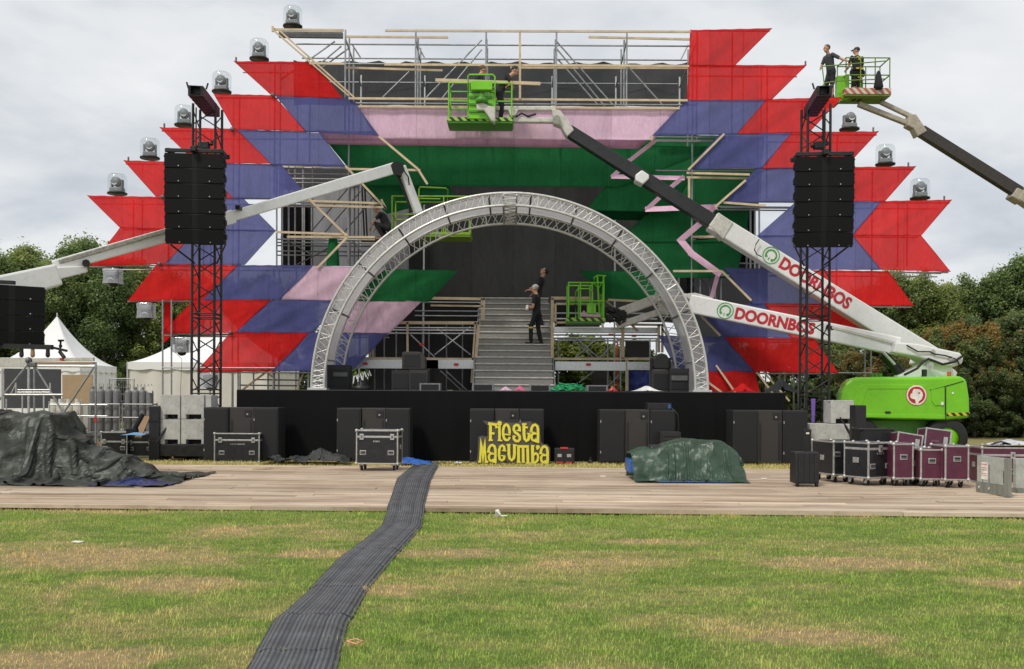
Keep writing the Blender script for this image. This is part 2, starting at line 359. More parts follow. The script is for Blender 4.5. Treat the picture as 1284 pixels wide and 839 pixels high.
# ---------------------------------------------------------------- ground
def grass_colour(nt, bright=1.0):
    patch = noise(nt, .62, 5, .62, 'World', (.75, 1.35, 1), .4)
    mid = noise(nt, 1.9, 4, .6, 'World', (.8, 1.3, 1)); fine = noise(nt, 38, 3, .7, 'World')
    mot = noise(nt, 8.5, 4, .65, 'World', (.8, 1.1, 1))
    g = ramp(nt, mid, [(.28, (.112*bright, .180*bright, .038*bright)), (.50, (.172*bright, .232*bright, .058*bright)), (.73, (.268*bright, .272*bright, .096*bright))]).outputs[0]
    d = ramp(nt, fine, [(.25, (.30*bright, .225*bright, .112*bright)), (.8, (.47*bright, .365*bright, .205*bright))]).outputs[0]
    f = ramp(nt, patch, [(.50, (0, 0, 0)), (.57, (.40,)*3), (.66, (.95,)*3)]).outputs[0]
    # two worn bare patches on the left of the field, as on the photograph
    geo = nt.nodes.new('ShaderNodeNewGeometry'); tot = f
    for (cx, cy, rx, ry) in WORN:
        v = nt.nodes.new('ShaderNodeVectorMath'); v.operation = 'SUBTRACT'; nt.links.new(geo.outputs['Position'], v.inputs[0]); v.inputs[1].default_value = (cx, cy, 0)
        v2 = nt.nodes.new('ShaderNodeVectorMath'); v2.operation = 'MULTIPLY'; nt.links.new(v.outputs[0], v2.inputs[0]); v2.inputs[1].default_value = (1/rx, 1/ry, 0)
        l = nt.nodes.new('ShaderNodeVectorMath'); l.operation = 'LENGTH'; nt.links.new(v2.outputs[0], l.inputs[0])
        wob = nt.nodes.new('ShaderNodeMath'); wob.operation = 'ADD'; nt.links.new(l.outputs['Value'], wob.inputs[0])
        k = nt.nodes.new('ShaderNodeMath'); k.operation = 'MULTIPLY_ADD'; nt.links.new(noise(nt, 2.6, 5, .65, 'World'), k.inputs[0]); k.inputs[1].default_value = 1.7; k.inputs[2].default_value = -.85
        nt.links.new(k.outputs[0], wob.inputs[1])
        e = ramp(nt, wob.outputs[0], [(.40, (.95,)*3), (1.05, (0, 0, 0))]).outputs[0]
        tot = mixc(nt, 1.0, tot, e, 'LIGHTEN')
    sy = nt.nodes.new('ShaderNodeSeparateXYZ'); nt.links.new(geo.outputs['Position'], sy.inputs[0])
    mr = nt.nodes.new('ShaderNodeMapRange'); mr.inputs[1].default_value = 20.8; mr.inputs[2].default_value = 22.0; mr.inputs[4].default_value = .62; nt.links.new(sy.outputs[1], mr.inputs[0])
    tot = mixc(nt, 1.0, tot, mr.outputs[0], 'LIGHTEN')
    cc_ = mixc(nt, tot, g, d)
    cc_ = mixc(nt, 1.0, cc_, ramp(nt, mot, [(.30, (.70, .76, .70)), (.5, (1, 1, 1)), (.70, (1.2, 1.14, 1.06))]).outputs[0], 'MULTIPLY')
    return cc_, tot
WORN = [(-4.1, 9.7, 1.9, 1.0), (-2.9, 8.3, .95, .5), (-2.7, 6.0, 1.0, .4), (3.4, 9.6, 1.3, .6), (-.6, 10.1, .8, .4), (-1.9, 10.0, .7, .4), (4.6, 8.5, .9, .4), (1.6, 10.9, .8, .3), (2.0, 6.6, .7, .3)]
m, nt2, out = new_mat('lawn'); p = nt2.nodes.new('ShaderNodeBsdfPrincipled'); p.inputs['Roughness'].default_value = .95; p.inputs['Specular IOR Level'].default_value = .1
c, tot = grass_colour(nt2, .95); nt2.links.new(c, p.inputs['Base Color'])
nt2.links.new(bump(nt2, noise(nt2, 55, 4, .7, 'World'), .8, .03), p.inputs['Normal']); nt2.links.new(p.outputs[0], out.inputs[0]); LAWN = m
gx = [-900, -60] + list(np.linspace(-26, 26, 53)) + [60, 900]; gy = [-40, 3] + list(np.linspace(4, 30, 40)) + [60, 120, 1500]
mb = MB(); vs = []
for y in gy:
    for x in gx:
        z = .012*math.sin(x*.9+1)*math.cos(y*1.1) if (abs(x) < 26 and 3 < y < 22) else 0
        vs.append((x, y, z - (.0 if y < 12.5 else .012)))
nx = len(gx)
mb.add(vs, [(j*nx+i, j*nx+i+1, (j+1)*nx+i+1, (j+1)*nx+i) for j in range(len(gy)-1) for i in range(nx-1)], True)
build(mb, 'ground', LAWN, kind='structure', origin=(0, 0, 0))
# --- wooden walkway of laid planks (one sheet of boards, slightly uneven)
m, nt2, out = new_mat('laid planks'); p = nt2.nodes.new('ShaderNodeBsdfPrincipled'); p.inputs['Roughness'].default_value = .8; p.inputs['Specular IOR Level'].default_value = .25
at = nt2.nodes.new('ShaderNodeAttribute'); at.attribute_name = 'tone'
streak = noise(nt2, 2.2, 6, .7, 'World', (.55, 14, 1), .2); blot = noise(nt2, .9, 5, .65, 'World', (.6, 1.6, 1))
c = ramp(nt2, at.outputs['Fac'], [(0, (.36, .285, .21)), (.45, (.57, .455, .345)), (.8, (.69, .56, .425)), (1, (.84, .67, .48))]).outputs[0]
c = mixc(nt2, 1, c, ramp(nt2, streak, [(.25, (.55, .52, .48)), (.5, (1, 1, 1)), (.8, (1.12, 1.1, 1.08))]).outputs[0], 'MULTIPLY')
c = mixc(nt2, 1, c, ramp(nt2, blot, [(.3, (.70, .66, .62)), (.55, (1, 1, 1))]).outputs[0], 'MULTIPLY')
grime = ramp(nt2, noise(nt2, .42, 6, .7, 'World', (.35, 2.2, 1), .6), [(.44, (1, 1, 1)), (.60, (.70, .66, .61)), (.70, (.55, .51, .46))]).outputs[0]
c = mixc(nt2, .8, c, mixc(nt2, 1, c, grime, 'MULTIPLY'))
nt2.links.new(c, p.inputs['Base Color']); nt2.links.new(bump(nt2, streak, .35, .01), p.inputs['Normal']); nt2.links.new(p.outputs[0], out.inputs[0]); PLANK = m
rng = np.random.RandomState(3)
vs = []; fs = []; tones = []
A = Vector((-24, 14.35, 0)); B = Vector((24, 12.75, 0)); dirx = (B-A).normalized(); diry = Vector((-dirx.y, dirx.x, 0))
pw = .19; nrows = int(8.05/pw)
for r in range(nrows):
    x = -rng.rand()*4
    while x < 48.5:
        L = 4.0 + rng.rand()*1.0; x1 = x + L; z1 = .056 + rng.rand()*.014; tone = min(1, max(0, rng.normal(.5, .17) + (0.3 if rng.rand() < .05 else 0)))
        a = A + dirx*x + diry*(r*pw+.004); b = A + dirx*(x1-.008) + diry*(r*pw+.004); w = diry*(pw-.008); k = len(vs)
        tl = rng.rand()*.006-.003
        for q, zz in ((a, z1), (b, z1+tl), (b+w, z1+tl), (a+w, z1)): vs += [(q.x, q.y, 0.01), (q.x, q.y, zz)]
        fs += [(k+1, k+3, k+5, k+7), (k, k+2, k+3, k+1), (k+2, k+4, k+5, k+3), (k+4, k+6, k+7, k+5), (k+6, k, k+1, k+7)]; tones += [tone]*5
        x = x1
mb = MB(); mb.add(vs, fs); o = build(mb, 'wooden_walkway', PLANK, kind='structure', origin=(0, 17, 0))
al = o.data.attributes.new('tone', 'FLOAT', 'FACE'); al.data.foreach_set('value', tones)
def walk_z(x, y):
    q = Vector((x, y, 0)) - A
    return .066 if 0 < q.dot(diry) < nrows*pw else 0.0
# --- grass blades (nobody could count them)
m, nt2, out = new_mat('grass blades'); p = nt2.nodes.new('ShaderNodeBsdfDiffuse'); t = nt2.nodes.new('ShaderNodeBsdfTranslucent')
c, tot = grass_colour(nt2, 2.45)
at = nt2.nodes.new('ShaderNodeAttribute'); at.attribute_name = 'tone'
straw = ramp(nt2, at.outputs['Fac'], [(.10, (.7,)*3), (.17, (0, 0, 0))]); c = mixc(nt2, straw.outputs[0], c, (.72, .56, .30))
c = mixc(nt2, 1, c, ramp(nt2, at.outputs['Fac'], [(0, (.70, .73, .62)), (.6, (1.0, 1.0, .95)), (1, (1.2, 1.12, .98))]).outputs[0], 'MULTIPLY')
nt2.links.new(c, p.inputs[0]); nt2.links.new(c, t.inputs[0]); mxs = nt2.nodes.new('ShaderNodeMixShader'); mxs.inputs[0].default_value = .3
nt2.links.new(p.outputs[0], mxs.inputs[1]); nt2.links.new(t.outputs[0], mxs.inputs[2]); nt2.links.new(mxs.outputs[0], out.inputs[0]); BLADE = m
def blades(name, spots, hmin, hmax, wid, seed):
    rng = np.random.RandomState(seed); n = len(spots)
    az = rng.rand(n)*2*np.pi; h = hmin + (hmax-hmin)*rng.rand(n)**1.5; lean = rng.rand(n)*.9; w = wid*(.6+.8*rng.rand(n)) * (1 + spots[:, 1]*.035)
    d = np.stack([np.cos(az), np.sin(az)], 1); s = np.stack([-d[:, 1], d[:, 0]], 1)
    V = np.zeros((n, 5, 3)); b = spots
    V[:, 0, :2] = b - s*w[:, None]/2; V[:, 1, :2] = b + s*w[:, None]/2
    mid = b + d*(lean*h*.35)[:, None]
    V[:, 2, :2] = mid + s*w[:, None]*.38; V[:, 3, :2] = mid - s*w[:, None]*.38; V[:, 2:4, 2] = (h*.6)[:, None]
    V[:, 4, :2] = b + d*(lean*h)[:, None]; V[:, 4, 2] = h*(1-.3*lean)
    zb = .012*np.sin(b[:, 0]*.9+1)*np.cos(b[:, 1]*1.1); V[:, :, 2] += zb[:, None] - .004
    me = bpy.data.meshes.new(name); me.vertices.add(n*5); me.vertices.foreach_set('co', V.reshape(-1))
    base = np.arange(n)*5
    L = np.stack([base, base+1, base+2, base+3, base+3, base+2, base+4], 1).reshape(-1)
    me.loops.add(n*7); me.loops.foreach_set('vertex_index', L)
    st = np.stack([np.arange(n)*7, np.arange(n)*7+4], 1).reshape(-1); to = np.tile([4, 3], n)
    me.polygons.add(n*2); me.polygons.foreach_set('loop_start', st); me.polygons.foreach_set('loop_total', to)
    me.update(); me.validate()
    a = me.attributes.new('tone', 'FLOAT', 'FACE'); a.data.foreach_set('value', np.repeat(rng.rand(n), 2))
    me.materials.append(BLADE); o = bpy.data.objects.new(name, me); COL.objects.link(o); return o
rng = np.random.RandomState(5)
n = 420000; yy = 4.6 + (14.2-4.6)*rng.rand(n)**1.25; xx = (rng.rand(n)*2-1)*(yy*.56+1.6)
keep = np.array([(x*dirx.y*-1 + y*dirx.x) for x, y in ((0, 0),)])  # placeholder for shape
edge = 14.35 + (xx+24)*(12.75-14.35)/48
kk = yy < edge + .03
spots = np.stack([xx[kk], yy[kk]], 1)
clump = np.sin(spots[:, 0]*7.3+np.sin(spots[:, 1]*5)*2)*np.sin(spots[:, 1]*8.1+np.cos(spots[:, 0]*4)*2)
spots = spots[(clump + rng.rand(len(spots))*1.6) > -.15]
for (cx_, cy_, rx_, ry_) in WORN: spots = spots[(((spots[:, 0]-cx_)/rx_)**2 + ((spots[:, 1]-cy_)/ry_)**2 > rng.rand(len(spots))*.9+.1) | (rng.rand(len(spots)) < .5)]
o = blades('grass', spots, .010, .042, .0034, 11); tag(o, 'short patchy green and straw coloured grass in the foreground', 'grass', kind='stuff')
tc_ = np.stack([(rng.rand(260)*2-1), 5.0+8.4*rng.rand(260)], 1); tc_[:, 0] *= tc_[:, 1]*.55+1
tf = np.repeat(tc_, 34, 0) + rng.normal(0, .045, (260*34, 2)); tf = tf[tf[:, 1] < 14.3 + (tf[:, 0]+24)*(12.75-14.35)/48]
o = blades('grass_tufts', tf, .03, .075, .0046, 21); tag(o, 'scattered taller tufts in the foreground lawn', 'grass', kind='stuff')
n = 60000; xx = (rng.rand(n)*2-1)*14; yy = 21.4 + rng.rand(n)**1.3*2.2; far = np.stack([xx, yy], 1)
far = far[(yy > 14.35 + (xx+24)*(12.75-14.35)/48 + 8.1)]
o = blades('grass', far, .02, .09, .006, 12); tag(o, 'straggly strip of grass between the planks and the stage front', 'grass', kind='stuff')
# ---------------------------------------------------------------- main stage platform
DZ = 1.735; YS = 24.6
xl = P(297, 500, YS).x; xr = P(985, 500, YS).x
t = thing('stage_platform', 'low black stage deck with long black cloth skirt along its front', 'stage', ((xl+xr)/2, YS+4.5, 0))
mb = MB(); mb.box2((xl, YS, DZ-.06), (xr, YS+9.4, DZ)); build(mb, 'deck', BLACK, t, bevel=.01)
mb = MB(); n = 150; vs = []                       # the skirt: long cloth with shallow folds
for i in range(n+1):
    x = xl + (xr-xl)*i/n; w = .03*math.sin(i*1.9)+.02*math.sin(i*.73)
    for z in (0.0, .5, 1.1, DZ-.02): vs.append((x, YS - .02 - abs(w)*(1-z/DZ)*1.2, z))
mb.add(vs, [(i*4+k, (i+1)*4+k, (i+1)*4+k+1, i*4+k+1) for i in range(n) for k in range(3)], True)
build(mb, 'front_skirt', BLKCL, t)
mb = MB(); mb.box2((xl, YS+.03, 0), (xl+.03, YS+9.3, DZ-.07)); build(mb, 'side_skirt', BLKCL, t)
mb = MB(); mb.box2((xr-.03, YS+.03, 0), (xr, YS+9.3, DZ-.07)); build(mb, 'side_skirt', BLKCL, t)
# ---------------------------------------------------------------- scaffold
YF = 29.0
BAY = 2.07; X0 = -4.96; ROWS = [29.15, 29.85, 30.65, 32.2]
def tube_part(name, a, b, r, m, parent, seg=6, label=None):
    mb = MB(); mb.tube(a, b, r, seg=seg); return build(mb, name, m, parent, label=label)
PANELS = []     # (name, colour, px polygon, depth, label)
def panel(col, pts, label, Y=YF): PANELS.append((col, pts, label, Y))
LW = 'left wing'; RW = 'right wing'
rowname = ['first', 'second', 'third', 'fourth', 'fifth', 'sixth', 'seventh', 'eighth', 'ninth', 'tenth']
# red outer column, left wing, from the top row downwards
L_red = [[(293,77),(392,78),(430,123),(342,120)], [(268,118),(342,120),(384,164),(294,162)], [(200,160),(295,162),(340,205),(247,204)],
 [(155,201.5),(247,204),(292,248),(196,246)], [(109.5,245.5),(205,247.5),(250,288),(151.5,285.5)], [(151.5,285.5),(250,288),(205,331),(113,333)],
 [(198,331),(299,333),(253,376),(160,377)], [(244,376),(340,376.5),(294,417),(201,418)], [(290,417),(389,417),(341,465),(246,466)]]
L_txt = ['red mesh banner at the very top of the left wing, under the second dome lamp', 'red banner below the topmost one, right of the left speaker tower top',
 'red banner on the left wing crossed by the lattice tower above the left speaker array', 'red banner tip pointing left beside the upper edge of the left speaker array',
 'widest red banner of the left wing, upper half of its arrow-shaped notch', 'red banner under the left notch, partly hidden behind the white boom',
 'red banner below the left array, behind the lattice tower, over the bagged lamps', 'red banner crossing the left tower above the white tent roof', 'lowest red banner on the left wing, right of the left tower base']
for p_, l_ in zip(L_red, L_txt): panel(RED, p_, l_)
L_pur = [[(346,121),(439,123),(475,170),(384,165)], [(295,162),(400,167.5),(434,209),(341,206)], [(247,204),(352,207.5),(389,250),(292,248)],
 [(205,247.5),(305,250),(346,289.5),(250,288)], [(250,288),(346,289.5),(306,332),(205,331)], [(299,333),(393,333),(352,375),(253,376)], [(340,376.5),(438,377),(389,417),(294,417)], [(389,417),(487,418),(440,465),(341,465)]]
L_txt = ['purple banner highest on the left wing, touching the pink fascia', 'purple banner on the left wing, second from the top, left of the green fascia', 'purple banner just right of the left speaker array top, above the white boom',
 'purple banner of the left arrowhead, its upper half, crossed by the white boom', 'purple banner of the left arrowhead, its lower half, under the white boom', 'purple banner left of the pink one, beneath the open scaffold bay',
 'purple banner running into the left foot of the arch, second lowest', 'lowest purple banner behind the left foot of the arch']
for p_, l_ in zip(L_pur, L_txt): panel(PUR, p_, l_)
panel(PNK, [(393,334),(484,336),(440,376.5),(352,375)], 'pale pink banner outside the arch on the left, beneath the open scaffold bay')
panel(PNK, [(440,377.5),(529,378),(485,420),(395,419)], 'pale pink banner inside the left curve of the arch', YF+.08)
panel(GRN, [(484,338),(575,339.5),(537,378),(440,377)], 'green banner with a slanted end inside the arch, left side', YF+.08)
R_red = [[(866,38),(968,36),(920,82.5),(864,82)], [(864,82),(1011.5,82),(966,125.5),(862,125.5)], [(962,125),(1056,122),(1014,165.5),(924,168)], [(994,166),(1102,165),(1060,208.5),(954,211)],
 [(1050,210),(1148.5,209),(1109,252),(1008,252)], [(1105,252.5),(1193.5,251),(1154,295.5),(1068,295)], [(1068,295),(1154,295.5),(1192,340.5),(1105,338)], [(1013,339),(1113,340.5),(1145.5,383),(1050,382)],
 [(959,381),(1060,382),(1105,425),(993,423.5)], [(908,423),(1020,424.5),(1051,467),(946,466)], [(884,465),(946,466),(953,493),(888,493)]]
R_txt = ['red banner at the top right corner of the stage, highest of all', 'red banner one row below the top right corner, tip under the scaffold brace', 'red banner tip in front of the right men basket, behind the right tower top',
 'red banner below the undomed lamp, behind the right lattice tower', 'red banner right of the right speaker array, under the right domed lamp with the arc', 'widest red banner of the right wing, upper half of its arrow-shaped notch',
 'red banner under the right notch, sloping outward against the sky', 'red banner in front of the right trees, above the white boom', 'red banner between the two white lettered booms', 'red banner behind the right tower foot, under the lower lettered boom', 'small crumpled red banner at the right foot of the arch']
for p_, l_ in zip(R_red, R_txt): panel(RED, p_, l_)
R_pur = [[(862,126),(960,126),(924,168),(817.5,170)], [(903,168.5),(994,166),(955,210.5),(863,211.5)], [(950,211.5),(1050,210),(1010,252.5),(907,254)], [(1000,252.5),(1105,252.5),(1068,295),(949,296)],
 [(949,296),(1068,295),(1105,338),(1000,338)], [(908,336),(1013,339),(1050,382),(943,381)], [(868,384),(959,381),(993,423.5),(905,421.5)], [(826,421),(908,423),(946,466),(850,465)]]
R_txt = ['purple banner highest on the right wing, its point on the pink fascia', 'purple banner second from the top on the right wing', 'purple banner left of the top of the right speaker array',
 'purple banner of the right arrowhead, its upper half behind the speaker array', 'purple banner of the right arrowhead, its lower half under the speaker array', 'purple banner crossed by the start of the upper red lettering', 'purple banner below the lower lettered boom beside the arch', 'lowest purple banner at the right foot of the arch']
for p_, l_ in zip(R_pur, R_txt): panel(PUR, p_, l_)
panel(GRN, [(726,340),(835,341.5),(860,380),(762,376)], 'green banner with a slanted end inside the arch, right side', YF+.1)
def cloth_panel(pts, Y, m, name, label, cat, group=None, tilt=0.0, nu=26, nv=14, sag=.03):
    mx_, my_ = sum(q[0] for q in pts)/4, sum(q[1] for q in pts)/4; grow = []
    for x, y in pts: grow.append((x + math.copysign(.7, x-mx_), y + math.copysign(.8, y-my_)))
    us = [0, .022] + list(np.linspace(.06, .94, nu-3)) + [.978, 1]; vv_ = [0, .05] + list(np.linspace(.12, .88, nv-3)) + [.95, 1]
    a, b, c, d = [P(x, y, Y) for x, y in grow]     # top left, top right, bottom right, bottom left
    c = c + Vector((0, tilt, 0)); d = d + Vector((0, tilt, 0)); vs = []
    ph = random.random()*6
    for j in range(nv+1):
        v = vv_[j]
        for i in range(nu+1):
            u = us[i]; q = (a.lerp(b, u)).lerp(d.lerp(c, u), v); e = (u*(1-u)*4)*(v*(1-v)*4)
            for cu, cv_ in ((0, 0), (1, 0), (1, 1), (0, 1)):      # pull folds running out of the tied corners
                dd = math.hypot((u-cu)*2, v-cv_); q.y += .028*math.sin(math.atan2(v-cv_+.001, (u-cu)*2+.001)*13+ph)*math.exp(-dd*2.6)*min(1, dd*6)
            q.y += sag*e*math.sin(ph+u*5+v*2) + .015*math.sin(u*17+ph+v*4)*min(1, v*2)*(1-v*.6)
            q.z -= .012*abs(math.sin(u*math.pi*5))*(1 if j in (0,) else 0) - .010*abs(math.sin(u*math.pi*4+ph))*(1 if j == nv else 0)
            vs.append(q)
    w = nu+1; mb = MB()
    mb.add(vs, [(j*w+i, j*w+i+1, (j+1)*w+i+1, (j+1)*w+i) for j in range(nv) for i in range(nu)], True)
    o = build(mb, name, m, None, label, cat, group)
    hem = [1.0 if i in (0, nu) or j in (0, nv) else 0.0 for j in range(nv+1) for i in range(nu+1)]
    at_ = o.data.attributes.new('hem', 'FLOAT', 'POINT'); at_.data.foreach_set('value', hem)
    return o
for col, pts, label, Y in PANELS:
    grp = {'red scrim': 'red banners on the stage front', 'purple scrim': 'purple banners on the stage front', 'pink scrim': 'pink banners on the stage front', 'green scrim': 'green banners on the stage front'}[col.name]
    cloth_panel(pts, Y + random.uniform(-.012, .012), col, 'banner', label, 'banner', grp)
WING = [(p_, l_) for c_, p_, l_, y_ in PANELS if y_ == YF]
def cover(px):
    ys = []
    for pts, _ in WING:
        n = len(pts)
        for i in range(n):
            (x1, y1), (x2, y2) = pts[i], pts[(i+1) % n]
            if (x1-px)*(x2-px) <= 0 and x1 != x2: ys.append(y1 + (y2-y1)*(px-x1)/(x2-x1))
    return (min(ys), max(ys)) if ys else None
def cover_list(px):
    r_ = []
    for pts, _ in WING:
        ys = []; n = len(pts)
        for i in range(n):
            (x1, y1), (x2, y2) = pts[i], pts[(i+1) % n]
            if (x1-px)*(x2-px) <= 0 and x1 != x2: ys.append(y1 + (y2-y1)*(px-x1)/(x2-x1))
        if ys: r_.append((min(ys), max(ys)))
    return r_
def wing(name, label, i0, i1, ground):
    mid = X0 + BAY*(i0+i1)/2; t = thing(name, label, 'scaffold', (mid, 30, 0))
    for i in np.arange(i0, i1+.01, .5):
        X = X0 + BAY*i
        for Y in (ROWS[0], ROWS[1], ROWS[3]) if i == int(i) else (ROWS[0],):
            px = CX + X/Y*F; iv = None
            if Y > 31 and not ground(px): continue
            spans = []
            for q_ in (px-3, px, px+3):
                L_ = sorted(cover_list(q_)); m_ = []
                for lo, hi in L_:
                    if m_ and lo < m_[-1][1]+5: m_[-1][1] = max(m_[-1][1], hi)
                    else: m_.append([lo, hi])
                spans.append(m_)
            for lo, hi in spans[1]:
                for other in (spans[0], spans[2]):
                    o_ = [k_ for k_ in other if k_[1] > lo and k_[0] < hi]
                    if not o_: lo = hi; break
                    lo, hi = max(lo, o_[0][0]), min(hi, o_[-1][1])
                if hi-lo < 12: continue
                last_ = hi >= spans[1][-1][1]-12
                zt = P(px, lo+2, Y).z - .04; zb = 0 if (last_ and ground(px)) else P(px, hi-2, Y).z + .04
                tube_part('standard', (X, Y, zb), (X, Y, zt), .024, STEEL, t)
    ys = [P(0, y, YF).z for y in ()]
    # ledgers along each row edge, as wide as the cloth rows reach
    edges = {}
    for pts, _ in WING:
        xs = [q[0] for q in pts]
        for (x1, y1), (x2, y2) in ((pts[0], pts[1]), (pts[3], pts[2])):
            k = round(((y1+y2)/2-81)/42.6)
            if min(x1, x2) < CX + (X0+BAY*i1+.6)/YF*F and max(x1, x2) > CX + (X0+BAY*i0-.6)/YF*F:
                e = edges.setdefault(k, [9999, -9999, (y1+y2)/2]); e[0] = min(e[0], x1, x2); e[1] = max(e[1], x1, x2)
    for k, (x1, x2, y) in sorted(edges.items()):
        ya = y - (3 if mid > 0 else -0) ; 
        a = P(x1+3, y+1, YF+.06); b = P(x2-3, y+1, YF+.06); a.z = b.z = (a.z+b.z)/2 - .02
        tube_part('ledger', a, b, .024, STEEL, t)
        if k % 2 == 0: tube_part('ledger', a+Vector((0, .75, -.03)), b+Vector((0, .75, -.03)), .024, STEEL, t)
    return t
wl = wing('scaffold_wing', 'galvanised scaffold behind the red and purple banners of the left wing', -3, 0, lambda px: px > 203)
wr = wing('scaffold_wing', 'galvanised scaffold behind the red and purple banners of the right wing', 5, 8, lambda px: px < 1062)
# bare legs showing under the wings
for px in (204, 215): tube_part('standard', P(px, 376, 28.9), P(px, 556, 28.9), .024, STEEL, wl)
tube_part('ledger', P(203, 461, 28.9), P(345, 461.5, 28.9), .024, STEEL, wl)
for px in (292, 301, 318, 336, 344): tube_part('standard', P(px, 463, 29.6), P(px, 545, 29.6), .024, STEEL, wl)
for (a, b) in (((300, 483), (392, 484)), ((318, 476), (392, 477))): tube_part('ledger', P(*a, 29.6), P(*b, 29.6), .024, DARKST, wl)
for px in (977, 984, 995, 1001): tube_part('standard', P(px, 466, 29.4), P(px, 545, 29.4), .024, STEEL, wr)
tube_part('ledger', P(1049, 467.5, 29.05), P(1093, 468, 29.05), .024, STEEL, wr)
for px in (1084.5, 1092): tube_part('standard', P(px, 438, 29.2), P(px, 553, 29.2), .024, STEEL, wr)
tube_part('ledger', P(1085, 340.5, 29.08), P(1180, 343, 29.08), .024, STEEL, wr)
for (a, b) in (((886, 478), (905, 492)), ((898, 458), (922, 492)), ((949, 467), (976, 502)), ((957, 466), (990, 503))):
    mb = MB(); mb.bar(P(*a, 28.9), P(*b, 28.7), .05, .05); build(mb, 'timber_brace', WOODB, wr)
for (a, b) in (((318, 455), (345, 475)), ((386, 455), (372, 488)), ((300, 492), (345, 458))):
    mb = MB(); mb.bar(P(*a, 29.4), P(*b, 29.3), .05, .05); build(mb, 'timber_brace', WOODB, wl)
# row-end spigots poking above the cloth tips
for px, py in ((296, 77), (206, 160), (161, 202), (1010, 82), (1095, 165), (1139, 209), (1184, 251)):
    X = wl if px < 640 else wr; a = P(px, py, YF+.06); tube_part('spigot', a, a+Vector((0, 0, .12)), .028, DARKST, X)
for px, py in ((342, 119), (291, 162), (204, 247), (200, 331), (289, 417)):
    mb = MB(); mb.ball(P(px, py, YF-.05), .065); build(mb, 'coupler', DARKST, wl)
# ---------------------------------------------------------------- the open scaffold on top and its bays
ts = thing('scaffold_tower', 'tall open scaffold frame above the pink fascia with timber rails', 'scaffold', (0, 30, 0))
ZT = 12.36
for i in range(6):
    X = X0 + BAY*i
    for k, Y in enumerate(ROWS):
        zt = ZT - (0 if Y < 31 else .35)
        tube_part('standard', (X, Y, 0 if (k == 3 and i in (0, 1, 4, 5)) or (k == 1 and i in (0, 5)) else 9.2), (X, Y, zt), .026 if k < 3 else .03, STEEL if k < 3 else ALU, ts)
    mb = MB(); mb.bar((X, ROWS[0], ZT-.25), (X, ROWS[3], ZT-.7), .04, .04); build(mb, 'transom', STEEL, ts)
for Y, z in ((ROWS[1], ZT-.18), (ROWS[2], ZT-.33), (ROWS[3], 12.3-.52), (ROWS[0], ZT-1.0), (ROWS[0], 10.2)):
    tube_part('ledger', (X0-(1.6 if z > 11 else 0), Y, z), (X0+5*BAY, Y, z), .024, STEEL, ts)
for a, b, Y in (((420, 52), (352, 100), 29.2), ((428, 58), (372, 104), 29.9), ((604, 50), (535, 122), 29.3), ((604, 62), (553, 125), 29.9), ((697, 51), (768, 131), 29.3), ((697, 60), (758, 133), 29.9), ((700, 75), (750, 132), 30.7), ((786, 82), (832, 133), 29.4), ((513, 90), (480, 122), 30.7), ((441, 55), (452, 72), 30.0), ((523, 55), (533, 74), 30.7), ((863, 56), (853, 76), 30.7), ((386, 98), (438, 60), 30.0)):
    tube_part('brace', P(*a, Y), P(*b, Y), .024, STEEL, ts)
def batten(a, b, Y, Y2=None, w=.062, par=None):
    mb = MB(); mb.bar(P(*a, Y), P(*b, Y2 or Y), .04, w); return build(mb, 'timber_batten', WOODB, par or ts)
for a, b, Y in (((341, 37), (431, 38), 28.95), ((483, 38.5), (866, 40), 28.95), ((433, 46), (562, 47), 29.75), ((738, 46.5), (866, 49.5), 29.75), ((482, 81), (864, 83), 28.95), ((388, 79.5), (432, 80), 28.95), ((434, 85), (555, 88.5), 29.6), ((640, 85), (864, 85.5), 29.6),
                ((437, 123.5), (862, 126), 28.95), ((450, 133.5), (852, 136), 29.0)): batten(a, b, Y)
for a, b in (((343, 38), (437, 120)), ((350, 38), (444, 122))): batten(a, b, 28.9, 29.0, .045)
batten((652, 41), (652, 124), 28.92)
batten((475, 171), (524, 212), 28.95); batten((524, 212), (536, 231), 28.95); batten((433, 208), (484, 262), 28.95); batten((434, 212), (527, 213.5), 29.0)
batten((343, 207), (434, 209.5), 29.05); batten((386, 248), (436, 297), 28.95); batten((436, 297), (398, 336), 28.95); batten((386, 252), (478, 255), 29.0); batten((396, 258), (480, 260), 29.3)
batten((346, 291), (436, 294), 29.0); batten((360, 297), (470, 297.5), 29.4); batten((484, 262), (478, 250), 28.95)
batten((863, 213), (908, 168), 28.95); batten((907, 254), (960, 258), 29.0); batten((896, 260), (935, 226), 28.95); batten((864, 222), (864, 250), 29.0); batten((861, 217), (940, 219), 29.05); batten((861, 222.5), (945, 224), 29.3)
batten((844, 340), (905, 340), 29.0); batten((905, 340), (942, 377), 28.95); batten((868, 297), (905, 297), 29.1); batten((873, 390), (903, 421), 28.95)
batten((762, 376), (850, 380), 29.1); batten((817, 170), (817, 176), 29.0); batten((342, 33), (342, 40), 28.9)
# lighting rail strip under the top left timber
mb = MB(); mb.bar(P(350, 43.5, 29.1), P(430, 44.5, 29.1), .12, .16); build(mb, 'perforated_rail', DARKST, ts)
